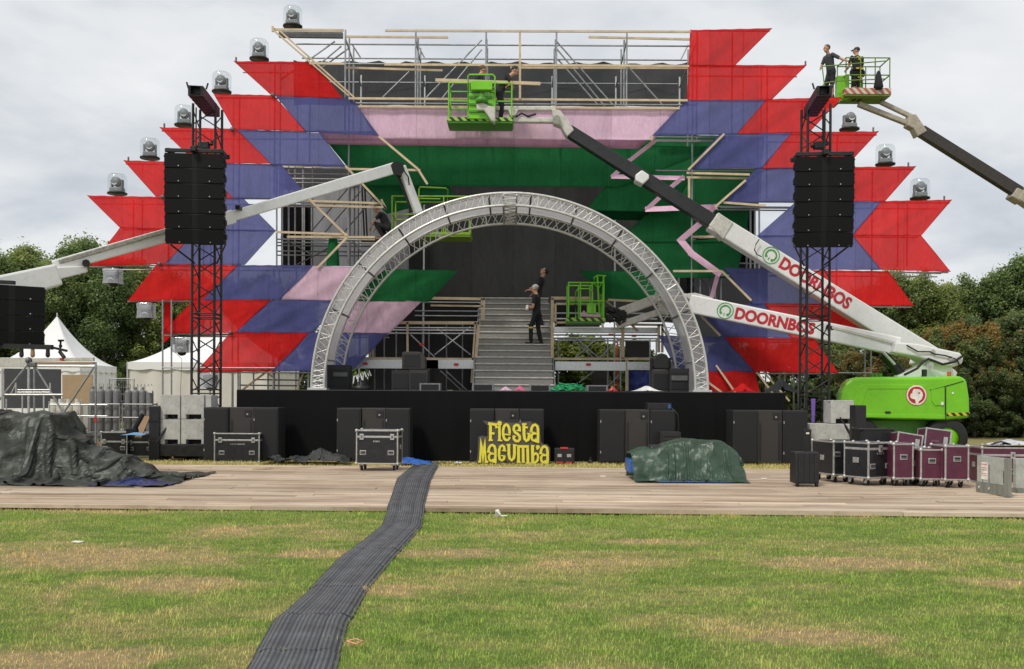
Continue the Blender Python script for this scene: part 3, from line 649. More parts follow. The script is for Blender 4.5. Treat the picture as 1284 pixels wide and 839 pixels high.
# black debris netting behind the top scaffold
def net(pts, Y, m, name, label, cat, group=None, waves=6):
    a, b, c, d = [P(x, y, Y) for x, y in pts]; nu, nv = 60, 8; vs = []
    for j in range(nv+1):
        for i in range(nu+1):
            u, v = i/nu, j/nv; q = a.lerp(b, u).lerp(d.lerp(c, u), v)
            q.z -= .10*abs(math.sin(u*math.pi*waves))*(1-v)**3; q.y += .05*math.sin(u*31+v*3)+.03*math.sin(v*9+u*55); vs.append(q)
    mb = MB(); w = nu+1; mb.add(vs, [(j*w+i, j*w+i+1, (j+1)*w+i+1, (j+1)*w+i) for j in range(nv) for i in range(nu)], True)
    return build(mb, name, m, None, label, cat, group)
net([(368, 75), (864, 78), (864, 134), (368, 132)], 32.35, MESH, 'debris_netting', 'black debris netting hung across the back of the top scaffold', 'netting', waves=14)
# pink fascia with its fold, green fascia and inner cloths
cloth_panel([(448, 133.5), (852, 137), (818, 176), (473, 174)], 29.12, PNK, 'fascia_cloth', 'long pale pink fascia cloth across the stage top', 'fascia cloth', None, -.08, 40, 8)
cloth_panel([(398, 164), (817, 172), (800, 185), (411, 179.5)], 29.65, fabric_mat('dusky pink scrim', (.52, .25, .37), .03), 'fascia_cloth', 'narrow darker pink fold under the pale pink fascia', 'fascia cloth', None, .1, 40, 5)
cloth_panel([(411, 179.5), (905, 184), (775, 233), (455, 231)], 30.1, GRN, 'fascia_cloth', 'wide green fascia cloth over the arch', 'fascia cloth', None, .15, 40, 8, .06)
cloth_panel([(430, 207), (552, 222), (572, 246), (486, 268)], 30.5, GRN, 'banner', 'slanted green banner above the left lift basket', 'banner', 'green banners on the stage front')
cloth_panel([(768, 224), (866, 224), (840, 266), (735, 263)], 30.3, GRN, 'banner', 'upper green step banner right of the arch top', 'banner', 'green banners on the stage front')
cloth_panel([(735, 263), (815, 264), (812, 272), (742, 270)], 30.32, fabric_mat('dark green scrim', (.006, .055, .02), .0), 'banner', 'shade-darkened green underside strip below the upper green step', 'banner', 'green banners on the stage front', .6)  # underside of the step: its shade is put into a darker green
cloth_panel([(818, 263), (940, 258), (934, 303), (774, 303)], 30.6, GRN, 'banner', 'green banner left of the pink zigzag, its upper pointed half beside the arch', 'banner', 'green banners on the stage front', 0, 26, 14, .06)
cloth_panel([(774, 303), (934, 303), (922, 348), (818, 348)], 30.62, GRN, 'banner', 'green banner left of the pink zigzag, its lower half above the timber rail', 'banner', 'green banners on the stage front', 0, 26, 14, .06)
cloth_panel([(798, 168), (958, 172), (950, 262), (798, 262)], 31.2, GRN, 'banner', 'green banner behind the timber frame under the right purple points', 'banner', 'green banners on the stage front', 0, 20, 12, .06)
# pink folded ribbon zigzagging down the right side of the green
zz = [(820, 178), (789, 202), (769, 221), (856, 223), (838, 238), (812, 262), (897, 259), (880, 279), (854, 301), (868, 318), (901, 342), (893, 372)]
mb = MB()
for k_, ((a, b), wdt) in enumerate(zip(zip(zz[:-1], zz[1:]), [5.5, 6, 6, 6, 6, 7, 6, 8, 9, 9, 6])):
    dx_, dy_ = b[0]-a[0], b[1]-a[1]; l_ = math.hypot(dx_, dy_); ux, uy = dx_/l_, dy_/l_; nx_, ny_ = -uy*wdt/2, ux*wdt/2; e_ = wdt*.42; yy_ = 29.62 + .012*(k_ % 3)
    mb.prism([P(a[0]-ux*e_+nx_, a[1]-uy*e_+ny_, yy_), P(b[0]+ux*e_+nx_, b[1]+uy*e_+ny_, yy_), P(b[0]+ux*e_-nx_*.8, b[1]+uy*e_-ny_*.8, yy_+.05), P(a[0]-ux*e_-nx_*.8, a[1]-uy*e_-ny_*.8, yy_+.05)], (0, .008, 0))
build(mb, 'pink_trim', PNKT, None, 'pink cloth trim zigzagging down the right side of the green cloths', 'trim cloth')
mb = MB(); mb.prism([P(868, 302, 29.75), P(905, 288, 29.75), P(908, 298, 29.75), P(868, 300, 29.75)], (0, .02, 0)); build(mb, 'grating', DARKST, ts)
# dark backdrop wall, grey sheet and black curtain on the left
def flat(pts, Y, m, name, label, cat, th=.05):
    mb = MB(); mb.prism([P(x, y, Y) for x, y in pts], (0, th, 0)); return build(mb, name, m, None, label, cat)
flat([(470, 226), (870, 230), (870, 404), (692, 404), (692, 476), (470, 476)], 33.7, BACK, 'backdrop', 'charcoal backdrop wall behind the arch and stairs', 'backdrop', .12)
cloth_panel([(378, 236), (512, 236), (512, 340), (378, 338)], 32.6, GREYSH, 'grey_sheet', 'grey sheet hung behind the open left scaffold bay', 'sheet')
cloth_panel([(352, 210), (470, 212), (470, 237), (352, 238)], 32.9, MESH, 'black_sheet', 'dark netting above the grey sheet in the left bay', 'netting')
cloth_panel([(353, 258), (389, 258), (389, 336), (353, 336)], 32.0, BLKCL, 'black_curtain', 'narrow black curtain beside the grey sheet in the left bay', 'curtain', None, 0, 30, 4, .12)
cloth_panel([(917, 262), (947, 262), (947, 345), (917, 345)], 32.3, BLKCL, 'black_curtain', 'narrow black curtain behind scaffold tubes right of the green cloth', 'curtain', None, 0, 30, 4, .1)
cloth_panel([(862, 330), (962, 330), (962, 428), (862, 428)], 31.4, MESH, 'black_sheet', 'dark netting below the green cloth above the lower boom tip', 'netting')
# green cloth bundle hanging in the bay
mb = MB(); pr = []
for (px, py, r) in ((417, 296, .05), (417, 300, .13), (417, 312, .16), (418, 325, .19), (418, 336, .2)):
    c = P(px, py, 29.6); pr.append((r, c.z)); 
c = P(417.5, 310, 29.6); mb.lathe((c.x, c.y, 0), pr, 14)
build(mb, 'cloth_bundle', GRN, None, 'green cloth bundle tied to a rail in the open left bay', 'cloth')
# tubes of the open left bay (behind the white boom) and right mirror bay
tb = thing('scaffold_bay', 'open scaffold bay of tubes left of the arch top', 'scaffold', P(430, 497, 30.5) - Vector((0, 0, 1.6)))
for px, Y in ((347, 29.3), (354, 29.8), (362, 30.4), (370, 30.8), (380, 31.6)): tube_part('standard', P(px, 208, Y), P(px, 337, Y), .026, STEEL, tb)
for px, Y in ((439, 30.2), (444.5, 30.9), (449.5, 31.4), (467, 32.0), (392, 32.0)): tube_part('standard', P(px, 206, Y), P(px, 345, Y), .024, DARKST if px != 467 else ALU, tb)
for px in (454, 457.5): tube_part('cable', P(px, 236, 31.8), P(px+3, 300, 31.8), .03, HOSE, tb)
for (y, Y, m_) in ((211, 29.8, STEEL), (218, 30.3, STEEL), (224, 30.8, ALU), (229, 31.2, STEEL), (254, 30.0, STEEL), (259, 30.8, STEEL), (300, 29.8, STEEL), (304, 30.3, STEEL), (308, 30.8, DARKST), (315, 31.2, DARKST), (320, 31.5, DARKST)):
    tube_part('ledger', P(347, y, Y), P(470, y+1, Y), .024, m_, tb)
for a, b, Y in (((382, 300), (440, 232), 31.0), ((400, 300), (452, 240), 31.3), ((424, 300), (470, 246), 31.5), ((352, 297), (392, 320), 30.0), ((392, 322), (430, 300), 30.4), ((438, 297), (455, 318), 29.9), ((372, 332), (425, 305), 31.0)):
    tube_part('brace', P(*a, Y), P(*b, Y), .022, DARKST, tb)
tube_part('standard', P(380.5, 255, 31.9), P(380.5, 338, 31.9), .05, EMWHITE, tb)
tb2 = thing('scaffold_bay', 'row of scaffold tubes right of the green cloth, above the boom logo', 'scaffold', P(930, 497, 31) - Vector((0, 0, 1.6)))
for px, Y in ((927, 31.6), (936, 31.2), (941, 30.6), (946.5, 30.0), (952, 29.4)): tube_part('standard', P(px, 256, Y), P(px, 345, Y), .028, STEEL, tb2)
for y, Y in ((259, 29.9), (263, 30.6), (330, 31.0)): tube_part('ledger', P(862, y, Y), P(1000, y+1, Y), .024, STEEL, tb2)
for y in (172, 176, 214): tube_part('ledger', P(822, y, 29.9), P(958, y+1, 29.9), .024, STEEL, tb2)
for px in (878, 890, 897, 904): tube_part('standard', P(px, 345, 30.8), P(px, 386, 30.8), .024, STEEL if px != 890 else DARKST, tb2)
for a, b in (((866, 352), (893, 386)), ((880, 350), (905, 384))): tube_part('brace', P(*a, 30.9), P(*b, 30.9), .022, DARKST, tb2)
# ---------------------------------------------------------------- the truss arch
YA, YB = 25.6, 28.35; C0 = P(639, 491, YA); RO = 248.5/F*YA; RI = RO - .32
ta = thing('truss_arch', 'silver truss arch with grey gauze skin standing on the stage', 'arch', (C0.x, (YA+YB)/2, DZ))
TRUSSA = mat('bright truss aluminium', (.66, .65, .62), .35, .55, .1, 10, .02)
def arc(r, y, a0=0, a1=180, n=64): return [Vector((C0.x + r*math.cos(R(a0+(a1-a0)*i/n)), y, DZ+.05 + (r-.05)*math.sin(R(a0+(a1-a0)*i/n)))) for i in range(n+1)]
for Y, nm in ((YA, 'front'), (YB, 'back')):
    ring = build(MB().path(arc(RO, Y, 0, 180, 72), .036, 8), 'outer_chord', TRUSSA, ta)
    build(MB().path(arc(RI, Y, 0, 180, 72), .036, 8), 'inner_chord', TRUSSA, ta)
    o2 = build(MB().path(arc(RO+.01, Y+.26, 0, 180, 72), .028, 8), 'outer_chord', TRUSSA, ta)
    mb = MB(); n = 88
    po, pi_ = arc(RO, Y, 0, 180, n), arc(RI, Y, 0, 180, n)
    for i in range(n):
        if i % 2 == 0: mb.tube(po[i], pi_[i+1], .012, seg=5, caps=False); mb.tube(pi_[i], po[i+1], .012, seg=5, caps=False)
        else: mb.tube(po[i], pi_[i+1], .012, seg=5, caps=False)
    pb = arc(RO+.01, Y+.26, 0, 180, n)
    for i in range(0, n, 2): mb.tube(po[i], pb[i+1], .011, seg=5, caps=False); mb.tube(pb[i], po[min(i+1, n)], .011, seg=5, caps=False)
    for i in range(0, n+1, 8): mb.tube(po[i], pi_[i], .022, seg=6)
    build(mb, 'lattice', TRUSSA, ta)
# barrel skin between the rings
mb = MB(); n, w = 90, 10; vs = []
for i in range(n+1):
    a = R(180*i/n)
    for j in range(w+1):
        s_ = j/w; r = RO - .03 - .05*math.sin(math.pi*s_)*abs(math.sin(a*11)); vs.append((C0.x + r*math.cos(a), YA+.06 + (YB-YA-.1)*s_, DZ+.05 + r*math.sin(a)*.995))
mb.add(vs, [(i*(w+1)+j, i*(w+1)+j+1, (i+1)*(w+1)+j+1, (i+1)*(w+1)+j) for i in range(n) for j in range(w)], True)
build(mb, 'gauze_skin', ARCHF, ta)
for k, a in enumerate((9, 24, 39.5, 55, 70, 84, 96.5, 110, 125, 140.5, 156, 171)):
    r = RO - .07; x, z = C0.x + r*math.cos(R(a)), DZ+.05+r*math.sin(R(a)); mb = MB(); mb.tube((x, YA+.02, z), (x, YB, z), .026)
    build(mb, 'purlin', DARKST if 20 < a < 160 else TRUSSA, ta)
mb = MB(); x = C0.x - .02           # key truss across the crown
for dx in (-.17, .17):
    for r in (RO-.06, RI): mb.tube((x+dx, YA-.05, DZ+r), (x+dx, YB+.1, DZ+r), .026)
for i in range(12):
    y0, y1 = YA + (YB-YA)*i/12, YA + (YB-YA)*(i+1)/12; s_ = .17 if i % 2 else -.17
    mb.tube((x-s_, y0, DZ+RI), (x+s_, y1, DZ+RI), .016); mb.tube((x-.17, y0, DZ+RO-.06 if i % 2 else DZ+RI), (x-.17, y1, DZ+RI if i % 2 else DZ+RO-.06), .013)
for r_ in range(5): mb.tube((x-.17, YA-.05, DZ+RI+.07*r_), (x+.17, YA-.05, DZ+RI+.07*r_+.03*(-1)**r_), .012)
build(mb, 'crown_truss', TRUSSA, ta)
for s_ in (-1, 1):
    for Y in (YA, YB):
        mb = MB(); xx = C0.x + s_*(RO-.16); mb.box((xx, Y+.1, DZ+.03), (.5, .42, .05))
        for q in range(4): mb.tube((xx-.16, Y, DZ+.08+.13*q), (xx+.16, Y, DZ+.14+.13*q), .014); mb.tube((xx+.16, Y, DZ+.08+.13*q), (xx-.16, Y, DZ+.14+.13*q), .014)
        build(mb, 'base_plate', TRUSSA, ta)
# ---------------------------------------------------------------- staircase
yb, yt = 28.0, 33.0; NS = 15; zt = P(645, 374.5, yt).z; xa, xb = P(598, 440, 30.3).x, P(691, 440, 30.3).x
m, nt2, out = new_mat('grey stair boards'); p = nt2.nodes.new('ShaderNodeBsdfPrincipled'); p.inputs['Roughness'].default_value = .85
c = ramp(nt2, noise(nt2, 7, 5, .7, 'Object', (1, 1, 8)), [(.3, (.22, .21, .19)), (.7, (.36, .35, .325))]).outputs[0]; nt2.links.new(c, p.inputs['Base Color']); nt2.links.new(p.outputs[0], out.inputs[0]); STAIR = m
NOSE = mat('pale stair nosing', (.60, .58, .52), .7)
tst = thing('staircase', 'grey wooden staircase rising behind the arch to the backdrop', 'stairs', ((xa+xb)/2, yb, DZ))
rise, run = (zt-DZ)/NS, (yt-yb)/NS
def stair_z(y): return DZ + rise*(math.floor((y-yb)/run)+1)
for i in range(NS):
    mb = MB(); y0 = yb+run*i; z0 = DZ+rise*(i+1); mb.box2((xa, y0, z0-.04), (xb, y0+run+.02, z0)); mb.box2((xa+.01, y0+.02, z0-rise+.001), (xb-.01, y0+.045, z0-.041))
    st = build(mb, 'step', STAIR, tst, bevel=.006)
    mb = MB(); mb.box2((xa+.002, y0-.012, z0-.032), (xb-.002, y0-.001, z0+.003)); build(mb, 'nosing', NOSE, st)
mb = MB()
for x in (xa-.05, xb+.01): mb.prism([(x, yb, DZ), (x, yt, DZ), (x, yt, zt-.1), (x, yb, DZ+rise-.1)], (.04, 0, 0))
build(mb, 'stringer', STEEL, tst)
# ---------------------------------------------------------------- side platforms left and right of the stairs
DARKSK = mat('dark underframe cloth', (.016, .015, .015), .9)
def side(label, mir, x0, x1):
    t = thing('scaffold_platform', label, 'scaffold', (P((x0+x1)/2, 490, 30.5).x, 30.5, DZ))
    return t
pl = side('stepped scaffold platform with pale timber rails left of the staircase', 1, 440, 600)
pr_ = side('stepped scaffold platform with pale timber rails right of the staircase', -1, 691, 830)
def bm_(par, a, b, Y, w=.07, name='timber_rail', m=WOODB, Y2=None, d=.05):
    mb = MB(); mb.bar(P(*a, Y), P(*b, Y2 or Y), d, w); build(mb, name, m, par)
YP = 29.6
for a, b, w in (((461, 404.5), (601, 405), .09), ((464, 404), (464, 448), .07), ((467.5, 404), (467.5, 448), .05), ((511, 404), (511, 448), .06), ((425, 449), (598, 450.5), .07), ((600.5, 404), (594, 480), .09), ((596, 404), (591, 480), .05), ((540, 374), (608, 375), .08), ((540, 383), (606, 384), .05), ((607, 374), (606, 402), .07), ((604, 374), (604, 402), .04), ((425, 435), (480, 396), .06)):
    bm_(pl, a, b, YP, w)
for a, b, w, Y in (((437, 456.5), (550, 457), .26, YP+.1), ((533, 457), (594, 457), .26, YP+.1)): bm_(pl, a, b, Y, w, 'deck_beam', ALU, None, .3)
for y, Y in ((411, 30.2), (414, 30.5), (418, 30.4), (379, 31.8), (396, 31.9), (390, 32.0)): tube_part('ledger', P(470 if y > 400 else 520, y, Y), P(597 if y > 400 else 603, y+.5, Y), .026, STEEL, pl)
for px, Y in ((470, 30.0), (482, 30.6), (497, 31.2), (530, 31.0), (560, 31.5), (538, 31.8), (580, 31.4)): tube_part('standard', P(px, 406, Y), P(px, 489, Y), .024, DARKST, pl)
for a, b in (((515, 420), (545, 448)), ((545, 445), (590, 410)), ((590, 445), (548, 412)), ((560, 466), (585, 489)), ((552, 465), (578, 489))): tube_part('brace', P(*a, 30.8), P(*b, 30.8), .024, STEEL, pl)
for pts, lab in (([(462, 404), (600, 404), (598, 489), (462, 489)], 'black'), ([(530, 376), (605, 376), (603, 404), (540, 404)], 'black')):
    mb = MB(); mb.prism([P(x, y, 32.6) for x, y in pts], (0, .04, 0)); build(mb, 'dark_back_cloth', DARKSK, pl)
for px, py in ((458, 456), (482, 418), (572, 457), (529, 432)): mb = MB(); mb.box(P(px, py, YP-.08), (.14, .03, .07)); build(mb, 'red_tag', REDPL, pl)
for a, b, w in (((691, 374), (742, 374), .09), ((697, 381), (750, 381.5), .06), ((692.5, 374), (692.5, 452), .09), ((696.5, 381), (696.5, 408), .06), ((692, 450), (860, 450), .07), ((692.5, 450), (692.5, 489), .08), ((781, 411), (781, 450), .09), ((786, 452), (786, 490), .09), ((826, 407), (826, 442), .08), ((830.5, 407), (830.5, 442), .07), ((790, 407), (831, 407.5), .07), ((760, 377), (800, 415), .06), ((695, 404.5), (712, 404.5), .06), ((830, 412), (850, 440), .06)):
    bm_(pr_, a, b, YP, w)
for a, b, w, Y in (((696, 459), (784, 459.5), .26, YP+.1), ((786, 459), (850, 459.5), .24, YP+.1), ((694, 414), (824, 414.5), .16, YP+.2)): bm_(pr_, a, b, Y, w, 'deck_beam', ALU, None, .3)
for y, Y in ((420, 30.2), (424, 30.6), (400, 30.6), (393, 31.5), (427, 31.0)): tube_part('ledger', P(694, y, Y), P(824, y+.5, Y), .03, STEEL, pr_)
for px, Y in ((762, 30.6), (770, 30.9), (774, 31.3), (778, 31.6), (815, 30.6), (823, 31), (700, 31.5)): tube_part('standard', P(px, 424, Y), P(px, 490, Y), .026, STEEL if px != 774 else REDPL, pr_)
for a, b in (((715, 424), (748, 452)), ((722, 424), (752, 450)), ((748, 452), (778, 424)), ((758, 489), (782, 465)), ((726, 480), (745, 465)), ((720, 450), (745, 428))): tube_part('brace', P(*a, 30.4), P(*b, 30.4), .026, STEEL, pr_)
for pts in ([(784, 426), (816, 426), (816, 448), (784, 448)], [(742, 464), (764, 464), (764, 492), (742, 492)], [(695, 383), (752, 383), (752, 410), (695, 410)]):
    mb = MB(); mb.prism([P(x, y, 31.9) for x, y in pts], (0, .04, 0)); build(mb, 'dark_back_cloth', DARKSK, pr_)
mb = MB(); mb.prism([P(x, y, 32.1) for x, y in [(786, 465), (822, 465), (822, 492), (786, 492)]], (0, .04, 0)); build(mb, 'blue_back_cloth', DBLUET, pr_)
for px, py in ((738, 457), (766, 420), (795, 421)): mb = MB(); mb.box(P(px, py, YP-.1), (.14, .03, .07)); build(mb, 'red_tag', REDPL, pr_)
# ---------------------------------------------------------------- speaker towers and line arrays
def proj(v):
    u = v.x/v.y*F; w = (CH-v.z)/v.y*F
    return CX + u*_c - w*_s, HY + u*_s + w*_c
def lattice_tower(label, px, Yc, ztop, side, beam_px, strap_px):
    c = P(px, 497, Yc); t = thing('speaker_tower', label, 'tower', (c.x, Yc, 0)); ztop = P(px, 134, Yc).z
    h = .28; cs = [Vector((c.x+sx_*h, Yc+sy_*h, 0)) for sx_, sy_ in ((-1, -1), (1, -1), (1, 1), (-1, 1))]
    for q in cs: build(MB().tube(q+Vector((0, 0, .1)), q+Vector((0, 0, ztop)), .034, seg=8), 'chord', BLKMET, t)
    nb = int((ztop-.2)/.48)
    for f in range(4):
        a, b = cs[f], cs[(f+1) % 4]; mb = MB()
        for i in range(nb):
            z0 = .2 + (ztop-.3)*i/nb; z1 = .2 + (ztop-.3)*(i+1)/nb
            if i % 4 == 3: mb.tube(a+Vector((0, 0, z0)), b+Vector((0, 0, z0)), .018, seg=6); mb.tube(a+Vector((0, 0, z0+.1)), b+Vector((0, 0, z0+.1)), .018, seg=6)
            p, q = (a, b) if i % 2 else (b, a); mb.tube(p+Vector((0, 0, z0+.06)), q+Vector((0, 0, z1-.06)), .016, seg=6)
        build(mb, 'bracing', BLKMET, t)
    zb = ztop - .02; xb = P(beam_px, 120, 22.8).x           # beam reaching out towards the camera
    a = Vector((c.x, Yc+.45, zb)); b = Vector((xb, 22.75, P(beam_px, 114, 22.75).z)); mb = MB(); d = (b-a).normalized(); sd_ = Vector((d.y, -d.x, 0))
    for s_ in (-1, 1): mb.bar(a+sd_*s_*.14, b+sd_*s_*.14, .06, .21)
    mb.bar(a+Vector((0, 0, .115)), b+Vector((0, 0, .115)), .34, .02); mb.bar(a-Vector((0, 0, .10)), b-Vector((0, 0, .10)), .34, .02)
    for k in range(7): q = a.lerp(b, .08+k*.14); mb.tube(q-sd_*.17-Vector((0, 0, .1)), q+sd_*.17-Vector((0, 0, .1)), .02)
    build(mb, 'top_beam', BLKMET, t, bevel=.006)
    mb = MB(); q = b - d*.25
    for s_ in (-.2, .2): mb.tube(q+sd_*s_+Vector((0, 0, .1)), q+sd_*s_*1.2+Vector((0, 0, .24)), .02)
    mb.box(q+Vector((0, 0, .02)), (.2, .2, .16)); build(mb, 'beam_head', BLKMET, t)
    mb = MB(); cc_ = Vector((c.x, Yc-.28, ztop-1.05)); mb.box(cc_, (.26, .2, .18)); mb.tube(cc_-Vector((.2, 0, .02)), cc_+Vector((.22, 0, .05)), .05); build(mb, 'hoist', BLKMET, t, bevel=.02)
    for (x1, y1), (x2, y2) in strap_px: build(MB().tube(P(x1, y1, 23.3), P(x2, y2, Yc-.28), .022), 'strut', BLKMET, t)
    mb = MB()
    for sx_ in (-1, 1): mb.bar((c.x-.7*1, Yc+sx_*.30, .06), (c.x+.6, Yc+sx_*.30, .06), .12, .1)
    for sy_ in (-1, 1): mb.bar((c.x+sy_*.30, Yc-.7, .06), (c.x+sy_*.30, Yc+.9, .06), .12, .1)
    build(mb, 'base_frame', BLKMET, t, bevel=.01)
    return t
tl = lattice_tower('black lattice speaker tower on the left, rising in front of the left wing', 258.5, 25.0, 8.35, -1, 246, (((213, 306), (244, 330)), ((283, 306), (272, 330))))
tr = lattice_tower('black lattice speaker tower on the right, rising in front of the right wing', 1021, 25.0, 8.45, 1, 1033, (((996, 308), (1008, 333)), ((1065, 308), (1034, 332))))
# outrigger braces down to the ballast
for t_, a, b in ((tl, (226, 510), (196, 556)), (tr, (1040, 503), (1072, 553))): build(MB().tube(P(*a, 24.2), P(*b, 23.9), .03), 'outrigger', BLKMET, t_)
def array_box(t, w, h, d, M):
    """one cabinet: trapezoid box with a recessed centre and two grille halves"""
    f = lambda x, y, z: M @ Vector((x, y, z))
    mb = MB(); hw = w/2
    top = [f(-hw, 0, h/2), f(hw, 0, h/2), f(hw*.86, d, h/2-.03), f(-hw*.86, d, h/2-.03)]; bot = [f(-hw, 0, -h/2), f(hw, 0, -h/2), f(hw*.86, d, -h/2+.03), f(-hw*.86, d, -h/2+.03)]
    mb.add(top+bot, [(0, 1, 2, 3), (7, 6, 5, 4), (0, 4, 5, 1), (1, 5, 6, 2), (2, 6, 7, 3), (3, 7, 4, 0)])
    cab = build(mb, 'cabinet', ARRM, t, bevel=.012)
    for s_ in (-1, 1):
        x0, x1 = s_*.07, s_*(hw-.015); mb = MB()
        mb.add([f(x0, -.006, h/2-.012), f(x1, -.022, h/2-.012), f(x1, -.022, -h/2+.012), f(x0, -.006, -h/2+.012), f(x0, .005, h/2-.012), f(x1, .005, h/2-.012), f(x1, .005, -h/2+.012), f(x0, .005, -h/2+.012)],
               [(0, 1, 2, 3), (4, 7, 6, 5), (0, 4, 5, 1), (1, 5, 6, 2), (2, 6, 7, 3), (3, 7, 4, 0)]); build(mb, 'grille', ARRG, cab)
        mb = MB(); mb.tube(f(s_*.36, -.03, -h/2+.05), f(s_*.36, -.015, -h/2+.05), .014); build(mb, 'badge', TRIM, cab)
    mb = MB()
    for s_ in (-1, 1):
        for z in (-.09, .09): mb.box(f(s_*(hw-.012), -.005, z), (.03, .04, .05))
        mb.bar(f(s_*hw, .05, 0), f(s_*hw*.93, .45, 0), .03, .12)
    build(mb, 'rigging_plate', ARRM, cab); return cab
def line_array(label, cx_px, y_top, Y, n, w, h, yaw, tilts, frame=True, d=.62):
    c = P(cx_px, y_top, Y); t = thing('line_array', label, 'speaker array', tuple(c), 'line arrays')
    p = Vector(c); a = 0; Rz = Matrix.Rotation(yaw, 4, 'Z')
    if frame:
        mb = MB(); 
        for s_ in (-1, 1): q = c + Rz @ Vector((s_*w*.44, .35, .07)); mb.box(q, (.08, .66, .10), Rz.to_3x3())
        mb.box(c + Rz @ Vector((0, .02, .06)), (w*.98, .07, .09), Rz.to_3x3()); mb.box(c + Rz @ Vector((0, .62, .07)), (w, .07, .1), Rz.to_3x3()); mb.box(c + Rz @ Vector((0, .3, .08)), (.12, .9, .12), Rz.to_3x3())
        build(mb, 'fly_bar', BLKMET, t, bevel=.01)
    for k in range(n):
        a += R(tilts[k]); M = Matrix.Translation(p) @ Rz @ Matrix.Rotation(a, 4, 'X') @ Matrix.Translation((0, 0, -h/2))
        array_box(t, w, h*.99, d, M); p = Matrix.Translation(p) @ Rz @ Matrix.Rotation(a, 4, 'X') @ Vector((0, 0, -h))
    return t
al_ = line_array('left hanging array of six wide black speaker cabinets', 243.5, 192, 23.4, 6, 1.39, .357, R(4), [1, .5, 1, 1.5, 2, 3])
ar_ = line_array('right hanging array of six wide black speaker cabinets', 1034.5, 196, 23.4, 6, 1.37, .357, R(-5), [1, .5, 1, 1.5, 2, 3])
for t_, px in ((al_, 244), (ar_, 1036)):
    c = P(px, 186, 23.6); build(MB().tube(c + Vector((0, .1, 0)), c + Vector((0, .1, 1.0)), .018).tube(c + Vector((0.05, .3, 0)), c + Vector((0.02, .3, .95)), .018), 'chain', BLKMET, t_)
ao = line_array('partly cut off speaker array at the far left edge, below the white boom', 15, 357.5, 21.3, 4, 1.31, .326, R(36), [0, 1, 2, 3], False, .5)
# truss with small lamps hanging under that far array
t = thing('lighting_bar', 'black bar with small dangling lamps under the far left array', 'lighting bar', tuple(P(40, 436, 21.3)))
mb = MB(); mb.bar(P(-60, 432, 21.3), P(66, 435.5, 21.3), .10, .10); mb.bar(P(58, 434, 21.3), P(84, 440, 21.3), .06, .05); build(mb, 'bar', BLKMET, t)
for px in (27, 41, 60):
    mb = MB(); c = P(px, 440, 21.3); mb.tube(c+Vector((0, 0, .1)), c-Vector((0, 0, .1)), .035, .05); mb.ball(c-Vector((0, 0, .10)), .045); build(mb, 'lamp', BLKMET if px != 41 else PLY, t)
mb = MB(); mb.path([P(76, 427, 21.3), P(76, 434, 21.3), P(75, 441, 21.3), P(81, 449, 21.3)], .04); mb.bar(P(73, 427, 21.3), P(80, 427, 21.3), .04, .04); build(mb, 'clamp_arm', BLKMET, t)
# the hidden far-left tower that carries them (outside the frame)
mb = MB(); x0 = P(-95, 497, 21.5).x
for dx in (-.2, .2):
    for dy in (-.2, .2): mb.tube((x0+dx, 21.7+dy, 0), (x0+dx, 21.7+dy, 4.6), .03)
for i in range(10): mb.tube((x0-.2, 21.5, .3+i*.4), (x0+.2, 21.5, .7+i*.4), .016)
mb.bar((x0, 21.7, 4.1), (P(16, 497, 21.6).x, 21.65, 4.02), .10, .08)
build(mb, 'speaker_tower', BLKMET, None, 'lattice mast at the far left outside the view carrying the cut off array', 'tower')
# ---------------------------------------------------------------- subwoofers in trios along the stage front
def sub(name_label, x, Y, w, h, kind, px_group):
    t = thing('subwoofer', name_label, 'subwoofer', (x+w/2, Y+.4, 0), 'subwoofers along the stage front')
    mb = MB(); mb.box2((x+.004, Y, 0.03), (x+w-.004, Y+.78, h)); build(mb, 'cabinet', SUBB if kind else SUBM, t, bevel=.012)
    if kind:
        mb = MB(); mb.box2((x+w*.62, Y-.012, h-.22), (x+w*.90, Y+.006, h-.06)); build(mb, 'connector_panel', BLACK, t)
        mb = MB(); mb.tube((x+w*.74, Y-.02, h-.16), (x+w*.74, Y, h-.16), .022); build(mb, 'socket', TRIM, t)
        mb = MB()
        for s_ in (.12, .88): mb.box2((x+w*s_-.02, Y-.01, .12), (x+w*s_+.02, Y+.004, h-.3))
        build(mb, 'skid', BLACK, t)
    else:
        mb = MB(); mb.box2((x+.03, Y-.018, .07), (x+w-.03, Y+.006, h-.035)); build(mb, 'grille', GRILLE, t, bevel=.006)
        for z in (h*.22, h*.78):
            mb = MB(); mb.box2((x+.012, Y-.024, z-.03), (x+.032, Y, z+.03)); build(mb, 'catch', TRIM, t)
    mb = MB(); mb.box2((x+.02, Y+.02, 0), (x+w-.02, Y+.7, .028)); build(mb, 'foot_board', BLACK, t)
    return t
YSUB = 23.5
groups = [((255, 349), 'behind the left wide flight case'), ((422, 514), 'behind the upright black flight case on castors'), ((589, 682), 'behind the yellow lettered sign'), ((752, 847), 'behind the left end of the green tarpaulin'), ((919, 1013), 'left of the right concrete blocks')]
for (x0, x1), ctx in groups:
    a, b = P(x0, 540, YSUB).x, P(x1, 540, YSUB).x; w = (b-a)/3
    for i in range(3): sub(['left black subwoofer of the trio ', 'middle brown-backed subwoofer of the trio ', 'right black subwoofer of the trio '][i] + ctx, a+i*w, YSUB + (.0, .05, .0)[i], w, 1.30, i == 1, x0)
t = thing('amplifier_box', 'small black box lying on top of the fourth subwoofer trio', 'amplifier', tuple(P(829, 508, 23.8)))
mb = MB(); a = P(812, 501, 23.6); b = P(842, 509.5, 23.6); mb.box2((a.x, 23.6, 1.30), (b.x, 24.1, 1.30+.16)); build(mb, 'case', BLACK, t, bevel=.01)
